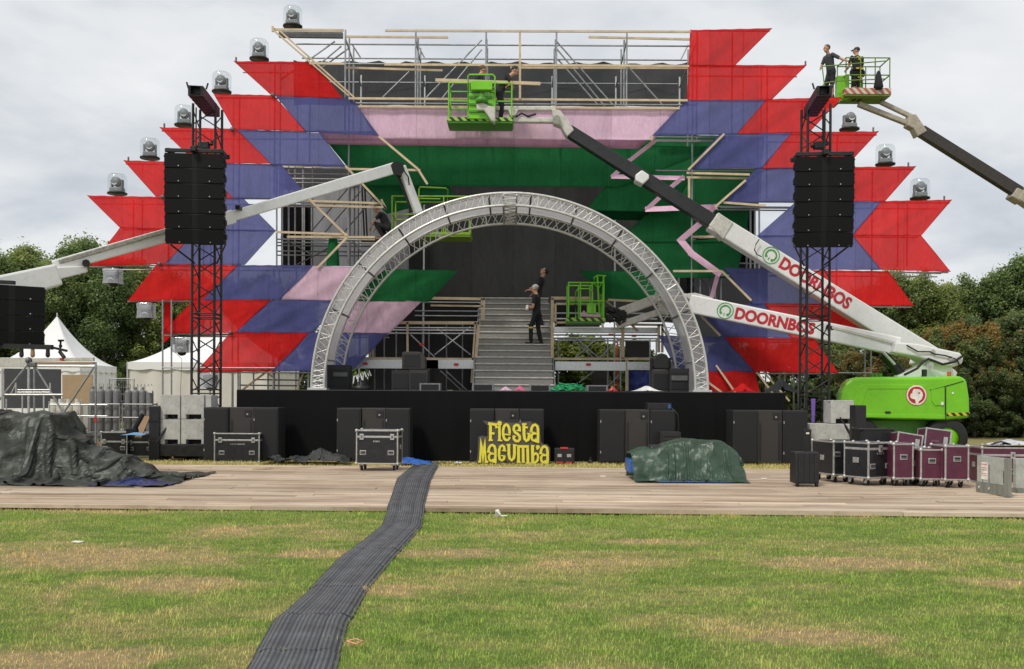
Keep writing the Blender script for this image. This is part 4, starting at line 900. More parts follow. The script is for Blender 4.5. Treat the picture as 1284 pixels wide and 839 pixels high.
mb = MB(); mb.box2((b.x-.08, 23.585, 1.33), (b.x-.02, 23.599, 1.42)); build(mb, 'blue_socket', BLUET, t); build(MB().path([(b.x-.03, 23.58, 1.38), (b.x+.12, 23.45, 1.2), (b.x+.16, 23.45, .9), (b.x+.1, 23.45, .7)], .012), 'cable', HOSE, t)
t = thing('rack_case', 'low black rack case standing behind the green tarpaulin', 'rack case', tuple(G(841, 577)))
c = P(841, 548, 22.9); mb = MB(); mb.box2((c.x-.24, 22.9, .0), (c.x+.24, 23.35, .80)); build(mb, 'case', BLACK, t, bevel=.012)
for z in (.5, .6, .7): mb = MB(); mb.box2((c.x-.2, 22.885, z), (c.x+.2, 22.899, z+.07)); build(mb, 'rack_panel', SUBM, t)
# ---------------------------------------------------------------- moving head lamps
def lamp_proto(dome=True, bag=False):
    t = thing('stage_lamp', 'lamp', 'stage lamp')
    s = -1 if bag else 1
    M = Matrix.Diagonal((1, 1, s, 1))
    def bl(mb, nm, m, p=t, **k):
        if bag: mb.v = [(x, y, -z) for x, y, z in mb.v]
        return build(mb, nm, m, p, **k)
    if not bag: bl(MB().lathe((0, 0, 0), [(.001, .02), (.285, .02), (.292, .03), (.292, .06), (.27, .07), (.001, .07)], 24), 'base_disc', BLACK)
    mb = MB(); mb.box((0, 0, .145), (.38, .28, .14)); bl(mb, 'base_box', LAMPG, bevel=.03)
    mb = MB()
    for q in (-1, 1): mb.bar((q*.165, 0, .2), (q*.165, 0, .45), .12, .055, (1, 0, 0))
    mb.bar((-.17, 0, .205), (.17, 0, .205), .12, .05); bl(mb, 'yoke', LAMPG, bevel=.015)
    hd = bl(MB().lathe((0, 0, .385), [(.001, -.13), (.10, -.13), (.135, -.08), (.14, .06), (.13, .13), (.115, .155), (.001, .16)], 20, Euler((R(84), 0, 0)).to_matrix() if not bag else Euler((R(150), 0, 0)).to_matrix()), 'head', LAMPG if not bag else BLKMET)
    mb = MB(); q = []       # bright crescent of the lens rim
    for k in range(13):
        a = R(200 + 140*k/12); q.append(Vector((.090*math.cos(a), -.172, .375 + .085*math.sin(a))))
    for k in range(12): mb.bar(q[k], q[k+1], .030*math.sin(math.pi*(k+.5)/12)+.008, .010, (0, -1, 0))
    bl(mb, 'lens', LENS, hd)
    if dome: bl(MB().lathe((0, 0, .07), [(.285, 0), (.285, .42), (.27, .50), (.22, .545), (.001, .56)], 28), 'dome', DOME)
    if bag:
        mb = MB(); n = 20
        for k in range(1): pass
        prof = [(.23, .0), (.26, .03), (.24, .2), (.25, .35), (.27, .45)]
        vs = []
        for j, (r, z) in enumerate(prof):
            for k in range(n):
                a = 2*math.pi*k/n; rr = r*.92*(1+.03*math.sin(5*a+j)) / max(abs(math.cos(a)), abs(math.sin(a)))**.95; vs.append((rr*math.cos(a), rr*math.sin(a), z))
        mb.add(vs, [(j*n+k, j*n+(k+1) % n, (j+1)*n+(k+1) % n, (j+1)*n+k) for j in range(4) for k in range(n)], True); bl(mb, 'plastic_bag', BAG)
        mb = MB(); mb.bar((-.3, 0, -.03), (.3, 0, -.03), .05, .05); bl(mb, 'hanging_bracket', BLKMET)
    return t
dp = lamp_proto(); first = True
dl = [((367, 35), 'domed stage lamp on the top left corner of the highest scaffold timber'), ((325, 76), 'domed stage lamp on the topmost red banner of the left wing'), ((278, 117), 'domed stage lamp right of the left tower beam, second red step'),
      ((231, 159), 'domed stage lamp half hidden by the left speaker tower'), ((188, 200), 'domed stage lamp left of the top of the left speaker array'), ((147, 244.5), 'domed stage lamp on the widest red banner of the left wing'),
      ((1110, 208), 'domed stage lamp on the right wing, upper of the two domed ones'), ((1153.5, 250.5), 'domed stage lamp on the widest red banner of the right wing, outermost')]
for (x, y), lab in dl:
    o = dp if first else copy_tree(dp); first = False
    q = P(x, y, 29.3); place(o, q, random.uniform(-.2, .2), lab, 'domed moving lamps', .98)
o = lamp_proto(False); place(o, P(1065, 164, 29.3), .1, 'stage lamp without a dome on the right wing, below the men basket')
o = copy_tree(dp); place(o, P(1000, 490, 20), 0, 'x'); 
for ch in list(o.children): 
    for g_ in list(ch.children): bpy.data.objects.remove(g_)
    bpy.data.objects.remove(ch)
bpy.data.objects.remove(o)
bp = lamp_proto(False, True); first = True
for (x, y, Y), lab in (((142, 337, 29.2), 'bagged lamp hanging highest under the left wing'), ((184, 380, 29.2), 'bagged lamp hanging under the second red ledge of the left wing'), ((228, 423, 29.2), 'bagged lamp hanging against the white tent'), ((264, 467, 29.2), 'bagged lamp hanging lowest beside the left tower foot')):
    o = bp if first else copy_tree(bp); first = False
    place(o, P(x, y, Y), random.uniform(-.2, .2), lab, 'lamps hanging in plastic bags', 1.0)
for a, b in (((112, 335), (200, 336)), ((160, 378.5), (252, 379)), ((206, 421), (288, 420)), ((250, 466), (300, 466))): tube_part('ledger', P(*a, 29.2), P(*b, 29.2), .022, DARKST, wl)
build(MB().path([P(200, 424, 28.7), P(228, 450, 28.9), P(226, 500, 28.8)], .006), 'cable', HOSE, wl)
# ---------------------------------------------------------------- boom lifts
def ring_prism(mb, c, r0, r1, ax, ay, n, th, a0=0, a1=360):
    """flat ring (r0 inner) in the plane ax, ay, thickness vector th"""
    k = n; vs = []
    for i in range(k+1):
        a = R(a0+(a1-a0)*i/k); d = ax*math.cos(a)+ay*math.sin(a); vs += [c+d*r0, c+d*r1, c+d*r0+th, c+d*r1+th]
    mb.add(vs, [q for i in range(k) for q in ((4*i, 4*i+1, 4*i+5, 4*i+4), (4*i+2, 4*i+6, 4*i+7, 4*i+3), (4*i+1, 4*i+3, 4*i+7, 4*i+5), (4*i, 4*i+4, 4*i+6, 4*i+2))])
def lift_base(t, T, main=False):
    """chassis, wheels, turret; T maps the drawn machine's coordinates to its place"""
    Yf = 25.6
    def bl(mb, nm, m, p=t, **k):
        mb.v = [tuple(T(Vector(v))) for v in mb.v]; return build(mb, nm, m, p, **k)
    q = lambda x, y: P(x, y, Yf)
    prof = [(1053, 502), (1055, 492), (1060, 481), (1067, 475), (1075, 473), (1110, 472.5), (1160, 472.5), (1206, 471.5), (1213, 477), (1216.5, 500), (1217, 524), (1187, 527), (1120, 526), (1075, 524), (1056, 520)]
    mb = MB(); fr = [q(*p_) for p_ in prof]; xr_ = max(v.x for v in fr); n_ = len(fr)     # hood narrows towards its back, rounded nose
    mid_ = [Vector((xr_-(xr_-v.x)*.93, v.y+1.0, v.z)) for v in fr]; bk = [Vector((xr_-.1-(xr_-v.x)*.76, v.y+2.1, v.z-.05*(v.z > 1.5))) for v in fr]
    mb.add(fr+mid_+bk, [tuple(range(n_)), tuple(reversed(range(2*n_, 3*n_)))] + [(i+o_, i+n_+o_, (i+1) % n_+n_+o_, (i+1) % n_+o_) for i in range(n_) for o_ in (0, n_)]); tur = bl(mb, 'turret_hood', GREENP, bevel=.09, seg=4)
    mb = MB(); mb.prism([q(*p_)+Vector((0, -.012, 0)) for p_ in ((1072, 486), (1084, 482), (1160, 482.5), (1160, 488), (1088, 488), (1080, 512), (1070, 512))], (0, .05, 0)); bl(mb, 'hood_rib', GREENP, tur, bevel=.012)
    mb = MB(); mb.prism([q(*p_)+Vector((0, -.014, 0)) for p_ in ((1062, 519), (1186, 520.5), (1186, 525.5), (1064, 523))], (0, .05, 0)); bl(mb, 'hood_skirt', GREENP, tur, bevel=.01)
    mb = MB(); mb.prism([q(*p_)+Vector((0, -.02, 0)) for p_ in ((1167, 488), (1184, 485), (1184, 508), (1172, 509), (1168, 503))], (0, .04, 0)); bl(mb, 'service_door', GREENP, tur, bevel=.012)
    mb = MB(); mb.bar(q(1185.4, 486)+Vector((0, -.006, 0)), q(1185.4, 526)+Vector((0, -.006, 0)), .03, .022, (1, 0, 0)); mb.path([q(1166, 489)+Vector((0, -.01, 0)), q(1180, 486)+Vector((0, -.01, 0)), q(1208, 478)+Vector((0, -.0, 0))], .012); bl(mb, 'door_seam', BLACK, tur)
    mb = MB(); mb.box(q(1113, 517)+Vector((0, -.015, 0)), (.14, .04, .05)); bl(mb, 'hood_latch', BLACK, tur, bevel=.01)
    mb = MB(); mb.prism([q(*p_)+Vector((0, -.008, 0)) for p_ in ((1187, 518), (1216, 517), (1216, 521), (1187, 522))], (0, .03, 0)); bl(mb, 'hazard_strip', HAZY, tur)
    mb = MB(); mb.box(q(1181, 506)+Vector((0, -.03, 0)), (.07, .01, .08)); mb.box(q(1194.5, 493)+Vector((0, -.01, 0)), (.05, .01, .05)); bl(mb, 'sticker', EMWHITE, tur)
    c = q(1149, 495.5)+Vector((0, -.01, 0)); ax, ay = Vector((1, 0, 0)), Vector((0, 0, 1))
    for nm, m, r, k in (('emblem_rim', EMRED, .272, 0), ('emblem_field', EMWHITE, .258, 1), ('emblem_core', EMRED, .222, 2)):
        mb = MB(); mb.prism([c + Vector((r*math.cos(a), -.004*k, r*math.sin(a))) for a in np.linspace(0, 2*math.pi, 40)[:-1]], (0, .03, 0)); bl(mb, nm, m, tur)
    tree = [(-.025, -.245), (.04, -.245), (.05, -.17), (.09, -.13), (.13, -.10), (.16, -.02), (.15, .06), (.10, .13), (.05, .155), (0, .15), (-.06, .16), (-.10, .12), (-.11, .06), (-.16, .02), (-.165, -.06), (-.11, -.10), (-.04, -.11), (-.03, -.17)]
    mb = MB(); mb.prism([c + Vector((x, -.013, z)) for x, z in tree], (0, .02, 0)); bl(mb, 'emblem_tree', EMWHITE, tur)
    mb = MB(); mb.tube(c+Vector((.06, -.02, .055)), c+Vector((.06, -.01, .055)), .022); bl(mb, 'emblem_dot', EMRED, tur)
    mb = MB(); mb.tube(q(1163, 472)+Vector((0, .2, 0)), q(1163, 463)+Vector((0, .2, 0)), .07); bl(mb, 'exhaust', BLACK)
    mb = MB(); mb.tube(q(1195.5, 472)+Vector((0, .25, 0)), q(1195.5, 466)+Vector((0, .25, 0)), .055); bl(mb, 'beacon', ORANGE)
    mb = MB(); 
    for dx in (1099, 1104, 1109): mb.tube(q(dx, 473)+Vector((0, .3, 0)), q(dx, 468)+Vector((0, .3, 0)), .06)
    bl(mb, 'filler_caps', GREEND)
    a = q(1092, 527); b = q(1180, 552); mb = MB(); mb.box2((a.x, Yf+.5, b.z), (b.x, Yf+1.8, a.z+.02)); bl(mb, 'chassis', GREEND, bevel=.05)
    for px in (1080, 1190):
        for dy in (.05, 1.85):
            cx_ = q(px, 540).x; rr = .56
            w = bl(MB().lathe((cx_, Yf+dy+.22, rr), [(.30, -.2), (.50, -.2), (.55, -.14), (.56, 0), (.55, .14), (.50, .2), (.30, .2)], 28, Euler((R(90), 0, 0)).to_matrix()), 'tyre', RUBBER)
            bl(MB().lathe((cx_, Yf+dy+.22, rr), [(.001, -.10), (.12, -.10), (.14, -.17), (.29, -.19), (.30, -.02), (.30, .17), (.14, .15), (.001, .12)], 20, Euler((R(90), 0, 0)).to_matrix()), 'rim', GREENP, w)
HAZY = hazard_mat('yellow black hazard', (.62, .48, .03), (.012, .012, .012), 5.2, (1, 0, .9))
HAZR = hazard_mat('red white hazard', (.62, .55, .45), (.42, .12, .07), 4.2, (1, 0, .9))
HAZG = hazard_mat('green black hazard', (.30, .56, .05), (.02, .03, .01), 4.6, (1, 0, .9))
def seg(t, nm, m, a, b, w, h, h2=None, bevel=.03, up=(0, 0, 1)):
    mb = MB(); mb.bar(a, b, w, h, up, None, h2); return build(mb, nm, m, t, bevel=bevel)
def on_bar(a, b, px):
    lo, hi = 0.0, 1.0
    for _ in range(40):
        m_ = (lo+hi)/2
        if (proj(a.lerp(b, m_))[0] - px)*(proj(b)[0]-proj(a)[0]) < 0: lo = m_
        else: hi = m_
    return a.lerp(b, lo)
def boom_text(t, par, a, b, w, px0, px1, pxlogo, size, dv=0.0):
    """lettering and round emblem lying on the camera-side face of a boom running from a (left) to b"""
    d = (b-a).normalized(); x = d.cross(Vector((0, 0, 1))).normalized(); z = x.cross(d).normalized(); off = x*(w/2+.006)
    s = on_bar(a, b, px0); e = on_bar(a, b, px1); vs, fs = text_mesh('DOORNBOS', 1.0, .045)
    X = [v.x for v in vs]; k = (e-s).length/(max(X)-min(X)); ky = size/.70
    mb = MB(); mb.add([s + d*(v.x-min(X))*k + z*((v.y-.35)*ky+dv) + off for v in vs], fs); build(mb, 'lettering', REDTXT, par)
    c = on_bar(a, b, pxlogo) + off + z*dv; mb = MB(); r = size*.78
    ring_prism(mb, c, r*.90, r, d, z, 36, x*.004); ring_prism(mb, c, r*.52, r*.70, d, z, 30, x*.004, -50, 215)
    for aa in (-50, 215): ring_prism(mb, c + (d*math.cos(R(aa))+z*math.sin(R(aa)))*r*.58, 0.0, r*.16, d, z, 12, x*.005)
    mb.bar(c - z*r*.62 - d*r*.05, c - z*r*.30 - d*r*.05, r*.1, .006, x); build(mb, 'round_emblem', GREENTXT, par)
def lift_basket(t, c, W_, D_, floor_m, rail_m, H=1.1, haz=HAZG, box=None, tray=.16):
    """tray, rails and control box; c = centre of the floor underside"""
    x, y, z = c; mb = MB(); mb.box2((x-W_/2, y-D_/2, z), (x+W_/2, y+D_/2, z+.06)); fl = build(mb, 'platform_floor', floor_m, t, bevel=.01)
    mb = MB()
    for s_ in (-1, 1): mb.box2((x-W_/2, y+s_*D_/2-.02, z+.061), (x+W_/2, y+s_*D_/2+.02, z+tray)); mb.box2((x+s_*W_/2-.02, y-D_/2+.021, z+.061), (x+s_*W_/2+.02, y+D_/2-.021, z+tray))
    build(mb, 'toe_board', haz, fl)
    posts = []
    for px in np.linspace(-W_/2+.03, W_/2-.03, 4):
        for s_ in (-1, 1): posts.append((x+px, y+s_*(D_/2-.03)))
    for p_ in posts: build(MB().tube((*p_, z+.06), (*p_, z+H), .021), 'post', rail_m, t)
    for hz in (H, H*.55):
        k = [(x-W_/2+.03, y-D_/2+.03, z+hz), (x+W_/2-.03, y-D_/2+.03, z+hz), (x+W_/2-.03, y+D_/2-.03, z+hz), (x-W_/2+.03, y+D_/2-.03, z+hz)]
        for i in range(4): build(MB().tube(k[i], k[(i+1) % 4], .022), 'rail', rail_m, t)
    return fl
I = lambda v: v
# machine in front: lower lettered boom, its jib and basket reach behind the arch
YFA = 25.6; base = P(1135, 497, 26.75); base.z = 0
ta_ = thing('boom_lift', 'bright green boom lift whose lower white lettered boom reaches behind the arch', 'boom lift', tuple(base), 'green and white boom lifts')
lift_base(ta_, I, True)
mA = P(1172, 452, 26.75)
root_poly = [(1124, 429), (1151, 431), (1204, 442.5), (1208.5, 448), (1207, 456), (1196, 460), (1180, 457), (1165, 452), (1150, 447), (1120, 442)]
mb = MB(); mb.prism([P(x, y, 26.35) for x, y in root_poly], (0, .7, 0)); rt = build(mb, 'boom_root', WHITEP, ta_, bevel=.04)
mb = MB(); mb.prism([P(x, y, 26.5) for x, y in ((1127, 471), (1160, 455), (1168, 446), (1192, 452), (1196, 466), (1198, 474), (1127, 474))], (0, .4, 0)); build(mb, 'mast_link', WHITEP, ta_, bevel=.03)
mb = MB(); mb.tube(P(1166, 459, 26.36), P(1166, 459, 26.3), .11, seg=14); mb.tube(P(1192, 449, 26.36), P(1192, 449, 26.3), .06); mb.tube(P(1170, 441, 26.34), P(1170, 441, 26.3), .06); build(mb, 'pivot_pin', TRIM, ta_)
build(MB().tube(P(1107, 441, 26.6), P(1122, 457, 26.6), .045), 'cylinder_rod', ALU, ta_); build(MB().tube(P(1107, 444, 26.75), P(1130, 469, 26.75), .13), 'lift_cylinder', BLACK, ta_)
build(MB().path([P(x, y, 26.28) for x, y in ((1134, 470), (1150, 462), (1157, 454), (1164, 450), (1172, 453), (1182, 457), (1196, 454), (1206, 447))], .035), 'hose', HOSE, ta_)
build(MB().path([P(x, y, 26.3) for x, y in ((1137, 433), (1151, 441), (1166, 441), (1172, 444), (1186, 446), (1200, 451), (1203, 458))], .02), 'hose', HOSE, ta_)
aA, bA = P(865, 381, 28.55), P(1128, 435, 26.75)
bmA = seg(ta_, 'main_boom', WHITEP, aA, bA, .42, .53, .50, .04)
boom_text(ta_, bmA, aA, bA, .42, 923, 1022, 910.5, .30)
mb = MB(); mb.prism([P(x, y, 28.35) for x, y in ((856, 369), (872, 367), (893, 373), (893, 391), (872, 382))], (0, .4, 0)); build(mb, 'boom_nose', WHITED, ta_, bevel=.02)
mb = MB(); mb.bar(P(1037, 409, 27.15), P(1126, 431, 26.52), .03, .06); build(mb, 'boom_rail', WHITED, bmA); mb = MB(); mb.bar(P(1036, 410, 27.13), P(1046, 412, 27.13), .08, .1); build(mb, 'boom_clamp', BLACK, bmA)
seg(ta_, 'inner_boom', WHITED, P(827, 371, 28.8), P(868, 378, 28.55), .30, .36)
seg(ta_, 'jib_link', WHITED, P(777, 392, 29.05), P(832, 372, 28.8), .16, .28); seg(ta_, 'jib_link', WHITED, P(773, 409, 29.05), P(832, 390, 28.8), .16, .2)
mb = MB(); mb.prism([P(x, y, 28.7) for x, y in ((824, 367), (838, 367), (838, 396), (826, 394))], (0, .3, 0)); build(mb, 'jib_head', WHITED, ta_, bevel=.03)
rr_ = random.Random(4)
for k in range(12): build(MB().path([P(758+rr_.uniform(-3, 3), 392+rr_.uniform(-6, 10), 28.95+rr_.uniform(-.1, .2)), P(766+rr_.uniform(-4, 4), 384+rr_.uniform(0, 20), 28.9+rr_.uniform(-.1, .1)), P(774+rr_.uniform(-4, 4), 396+rr_.uniform(-8, 12), 28.95), P(781+rr_.uniform(-3, 5), 394+rr_.uniform(-6, 8), 28.9)], .045), 'hose', HOSE, ta_)
cA = P(734, 406.5, 29.0); lift_basket(ta_, (cA.x, 29.1, cA.z), 1.08, .85, GREEND, GREENP, 1.18, HAZG)
mb = MB(); mb.box(P(741.5, 387, 28.85), (.26, .2, .32)); build(mb, 'control_box', GREENP, ta_, bevel=.02)
mb = MB(); mb.path([P(722, 400, 28.6), P(722, 366, 28.6), P(725, 362, 28.6), P(740, 362, 28.6), P(743, 366, 28.6), P(743, 378, 28.6)], .02); mb.path([P(745, 357, 28.9), P(745, 348, 28.9), P(749, 345.5, 28.9), P(760, 346, 28.9)], .025); mb.tube(P(749, 346, 28.9), P(752, 400, 28.9), .03); mb.tube(P(757, 346, 28.9), P(755, 400, 28.9), .03); mb.path([P(745, 356, 28.9), P(750, 362, 28.9), P(757, 352, 28.9)], .022); build(mb, 'control_frame', GREENP, ta_)
mb = MB(); mb.prism([P(x, y, 28.65) for x, y in ((727, 397), (732, 389), (737, 394), (752, 394), (754, 398))], (0, .3, 0)); build(mb, 'dust_sheet', PNK, ta_, bevel=.02)
mb = MB(); mb.bar(P(755, 400, 28.7), P(756, 413, 28.7), .05, .07); build(mb, 'bracket', WHITED, ta_)
# machine behind: upper lettered boom up to the two men working on the fascia
DB = Vector((1.4, 3.6, 0)); base2 = base + DB
tB = thing('boom_lift', 'boom lift whose long white and black arm lifts two men to the fascia', 'boom lift', tuple(base2), 'green and white boom lifts')
lift_base(tB, lambda v: v + DB)
aB, bB = P(892, 278, 28.4), P(1172, 452, 28.6)
bmB = seg(tB, 'main_boom', WHITEP, aB, bB, .46, .53, .60, .04); boom_text(tB, bmB, aB, bB, .46, 976, 1062, 963.5, .32, .02)
mb = MB(); mb.prism([P(x, y, 28.15) for x, y in ((889, 283), (901, 266), (920, 279), (907, 300))], (0, .5, 0)); build(mb, 'boom_collar', WHITED, tB, bevel=.03)
seg(tB, 'mast_link', WHITEP, P(1150, 445, 29.3), P(1190, 478, 30.0), .4, .6)
build(MB().path([P(x, y, 28.1) for x, y in ((952, 300), (948, 306), (946, 313), (949, 319), (955, 322))], .016), 'hose', HOSE, bmB)
aI, bI = P(712, 164, 28.3), P(899, 282, 28.4); seg(tB, 'inner_boom', BOOMBLK, aI, bI, .30, .33, .40, .02)
mb = MB(); mb.prism([P(x, y, 28.05) for x, y in ((797, 219), (805, 213), (814, 219), (814, 224), (806, 231), (797, 226))], (0, .46, 0)); build(mb, 'boom_collar', WHITEP, tB, bevel=.03)
mb = MB(); mb.prism([P(x, y, 28.1) for x, y in ((692, 136), (702, 138), (711, 148), (720, 163), (711, 171), (703, 157), (694, 154))], (0, .42, 0)); jh = build(mb, 'jib_head', WHITED, tB, bevel=.03)
mb = MB(); mb.tube(P(698, 150, 28.05), P(698, 150, 28.0), .12, seg=14); build(mb, 'pivot_pin', TRIM, jh)
seg(tB, 'jib_link', WHITED, P(622, 136.5, 28.3), P(697, 136.5, 28.3), .16, .13); seg(tB, 'jib_link', WHITED, P(616, 150.5, 28.3), P(697, 151.5, 28.3), .18, .15)
build(MB().path([P(640, 140, 28.2), P(648, 146, 28.2), P(654, 142, 28.2), P(662, 146, 28.2), P(672, 143, 28.2)], .03), 'hose', HOSE, tB)
mb = MB(); mb.prism([P(x, y, 28.1) for x, y in ((637, 137), (650, 137), (646, 145), (640, 145))], (0, .3, 0)); build(mb, 'jib_bracket', WHITED, tB, bevel=.01)
mb = MB(); mb.prism([P(x, y, 27.75) for x, y in ((597, 130), (606, 128), (612, 132), (621, 134), (621, 153), (616, 151), (607, 138), (598, 138))], (0, .35, 0)); build(mb, 'basket_mount', WHITED, tB, bevel=.03)
cB = P(602.5, 158.5, 28.3); lift_basket(tB, (cB.x, 28.4, cB.z), 1.84, .86, GREEND, GREENP, 1.14, HAZG)
mb = MB(); mb.box2((P(587, 0, 27.95).x, 27.9, P(0, 146, 27.95).z), (P(620, 0, 27.95).x, 27.97, P(0, 114, 27.95).z)); bp_ = build(mb, 'back_panel', GREENP, tB, bevel=.01)
mb = MB()
for y in (120, 129, 138): mb.box2((P(589, 0, 27.9).x, 27.86, P(0, y, 27.9).z), (P(618, 0, 27.9).x, 27.898, P(0, y-2.5, 27.9).z))
build(mb, 'panel_rib', GREEND, bp_)
mb = MB(); mb.box(P(604, 108.5, 27.85), (.60, .25, .26)); build(mb, 'control_box', GREENP, tB, bevel=.02)
mb = MB(); mb.lathe(P(604, 124, 27.8), [(.001, -.12), (.16, -.12), (.18, -.02), (.1, .04), (.09, .12), (.001, .12)], 14); build(mb, 'rotator', GREEND, tB)
mb = MB(); mb.path([P(587, 146, 27.9), P(587, 95, 27.9), P(589, 93.6, 27.9), P(618, 93.6, 27.9), P(620.5, 96, 27.9), P(620.5, 146, 27.9)], .022); build(mb, 'guard_frame', GREENP, tB)
mb = MB(); mb.tube(P(585.5, 158, 27.95), P(585.5, 162, 27.95), .02); mb.tube(P(619, 158, 27.95), P(619, 162.5, 27.95), .02); build(mb, 'bumper_pin', BLACK, tB)
# a plank the two men hold
mb = MB(); mb.bar(P(546, 100.5, 28.2), P(677.5, 105, 28.2), .05, .09); build(mb, 'timber_batten', WOODB, None, 'loose pale timber held level by the two men in the lift basket', 'timber')
# left machine: outside the frame, its white boom reaches to the left scaffold bay
baseL = P(-190, 497, 20.5); baseL.z = 0
tL = thing('boom_lift', 'boom lift at the left with a plain white arm and yellow green basket', 'boom lift', tuple(baseL), 'green and white boom lifts')
lift_base(tL, lambda v: Vector((baseL.x - (v.x-base.x), baseL.y + (v.y-base.y), v.z)))
aL, mL, bL = P(-150, 400, 20.9), P(112, 331, 23.6), P(494, 211, 29.0)
seg(tL, 'base_boom', WHITEP, aL, P(72, 345, 23.0), .5, .74, .50, .05); seg(tL, 'base_boom', WHITEP, P(66, 344, 22.9), P(106, 338, 23.4), .40, .30, .16, .03)
seg(tL, 'mast_link', WHITEP, P(-150, 400, 20.9), Vector((baseL.x, 20.5, 1.8)), .4, .5)
aM = P(70, 334, 23.0); seg(tL, 'main_boom', WHITEP, aM, P(290, 272.5, 25.8), .42, .30, .36, .03); seg(tL, 'main_boom', WHITEP, P(284, 273.5, 25.7), bL, .36, .27, .33, .03)
seg(tL, 'inner_boom', mat('weathered boom strip', (.34, .33, .28), .6, .1, .4, 14, .3), P(71, 330, 22.97), P(209, 289, 24.55), .34, .12, .10, .02)
mb = MB(); mb.tube(P(108, 330, 23.1), P(108, 330, 23.4), .09); mb.box(P(301, 262, 25.8), (.12, .5, .1)); build(mb, 'hose_guide', BLKMET, tL)
mb = MB(); mb.prism([P(x, y, 28.8) for x, y in ((491, 205), (503, 204.5), (507, 212), (502, 221), (494, 217))], (0, .4, 0)); mb.tube(P(498, 211, 28.75), P(498, 211, 29.3), .2, seg=14); build(mb, 'knuckle', BLACK, tL, bevel=.02)
seg(tL, 'jib', WHITEP, P(502, 209, 29.0), P(524, 268, 29.3), .30, .24); seg(tL, 'jib_cylinder', BLACK, P(498, 218, 28.95), P(517, 266, 29.25), .06, .07, None, .01)
build(MB().path([P(505, 212, 28.8), P(512, 222, 28.8), P(513, 232, 28.9)], .02), 'hose', HOSE, tL)
cL = P(541, 299, 29.6); lift_basket(tL, (cL.x, 29.75, cL.z), 2.35, .95, YELGR, YELGR, 1.2, YELGR, None, .14)
mb = MB(); mb.path([P(525, 262, 29.9), P(525.5, 237, 29.9), P(527, 234.5, 29.9), P(559, 236, 29.9), P(561.5, 238, 29.9), P(561, 260, 29.9)], .025); mb.tube(P(526, 249, 29.9), P(552, 249.5, 29.9), .02); build(mb, 'guard_frame', YELGR, tL)
# far lift on the right, two men in its basket
baseC = P(1560, 497, 33.0); baseC.z = 0
tC = thing('boom_lift', 'boom lift with a dark arm from the right edge up to two men', 'boom lift', tuple(baseC), 'green and white boom lifts')
lift_base(tC, lambda v: v + (baseC - base))
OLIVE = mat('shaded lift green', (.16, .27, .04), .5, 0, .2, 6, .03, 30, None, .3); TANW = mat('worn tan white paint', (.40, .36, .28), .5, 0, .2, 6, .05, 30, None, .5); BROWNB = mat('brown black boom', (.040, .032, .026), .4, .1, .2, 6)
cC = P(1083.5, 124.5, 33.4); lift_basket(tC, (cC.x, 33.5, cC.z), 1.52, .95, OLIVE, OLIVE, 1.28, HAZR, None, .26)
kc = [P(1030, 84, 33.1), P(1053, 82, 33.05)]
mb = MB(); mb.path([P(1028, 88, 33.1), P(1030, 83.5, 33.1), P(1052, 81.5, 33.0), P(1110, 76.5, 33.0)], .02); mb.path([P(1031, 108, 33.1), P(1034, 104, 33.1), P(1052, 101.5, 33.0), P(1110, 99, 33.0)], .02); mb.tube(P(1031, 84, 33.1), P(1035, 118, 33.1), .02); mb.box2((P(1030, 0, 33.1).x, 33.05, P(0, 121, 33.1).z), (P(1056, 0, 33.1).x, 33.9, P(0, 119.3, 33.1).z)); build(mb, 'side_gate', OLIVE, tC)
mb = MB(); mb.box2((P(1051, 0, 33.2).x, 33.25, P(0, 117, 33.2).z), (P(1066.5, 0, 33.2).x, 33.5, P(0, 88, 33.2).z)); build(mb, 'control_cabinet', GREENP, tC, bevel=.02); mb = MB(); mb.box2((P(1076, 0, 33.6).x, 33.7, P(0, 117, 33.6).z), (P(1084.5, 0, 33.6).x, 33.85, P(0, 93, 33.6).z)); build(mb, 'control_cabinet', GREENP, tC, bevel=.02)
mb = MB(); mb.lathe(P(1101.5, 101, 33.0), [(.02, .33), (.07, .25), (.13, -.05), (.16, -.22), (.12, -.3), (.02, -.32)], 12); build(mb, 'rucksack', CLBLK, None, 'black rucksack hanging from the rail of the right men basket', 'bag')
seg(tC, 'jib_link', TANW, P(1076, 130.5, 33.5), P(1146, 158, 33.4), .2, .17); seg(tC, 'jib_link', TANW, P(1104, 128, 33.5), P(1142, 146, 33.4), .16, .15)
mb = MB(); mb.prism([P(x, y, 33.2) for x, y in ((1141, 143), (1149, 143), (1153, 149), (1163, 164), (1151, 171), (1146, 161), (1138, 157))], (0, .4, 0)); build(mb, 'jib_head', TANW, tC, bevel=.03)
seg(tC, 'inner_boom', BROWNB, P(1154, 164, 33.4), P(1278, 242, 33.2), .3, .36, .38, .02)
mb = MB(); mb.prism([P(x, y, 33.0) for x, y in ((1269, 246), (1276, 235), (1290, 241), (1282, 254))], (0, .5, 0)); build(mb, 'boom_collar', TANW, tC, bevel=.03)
seg(tC, 'main_boom', TANW, P(1278, 243, 33.2), P(1600, 455, 33.0), .45, .50, .6)
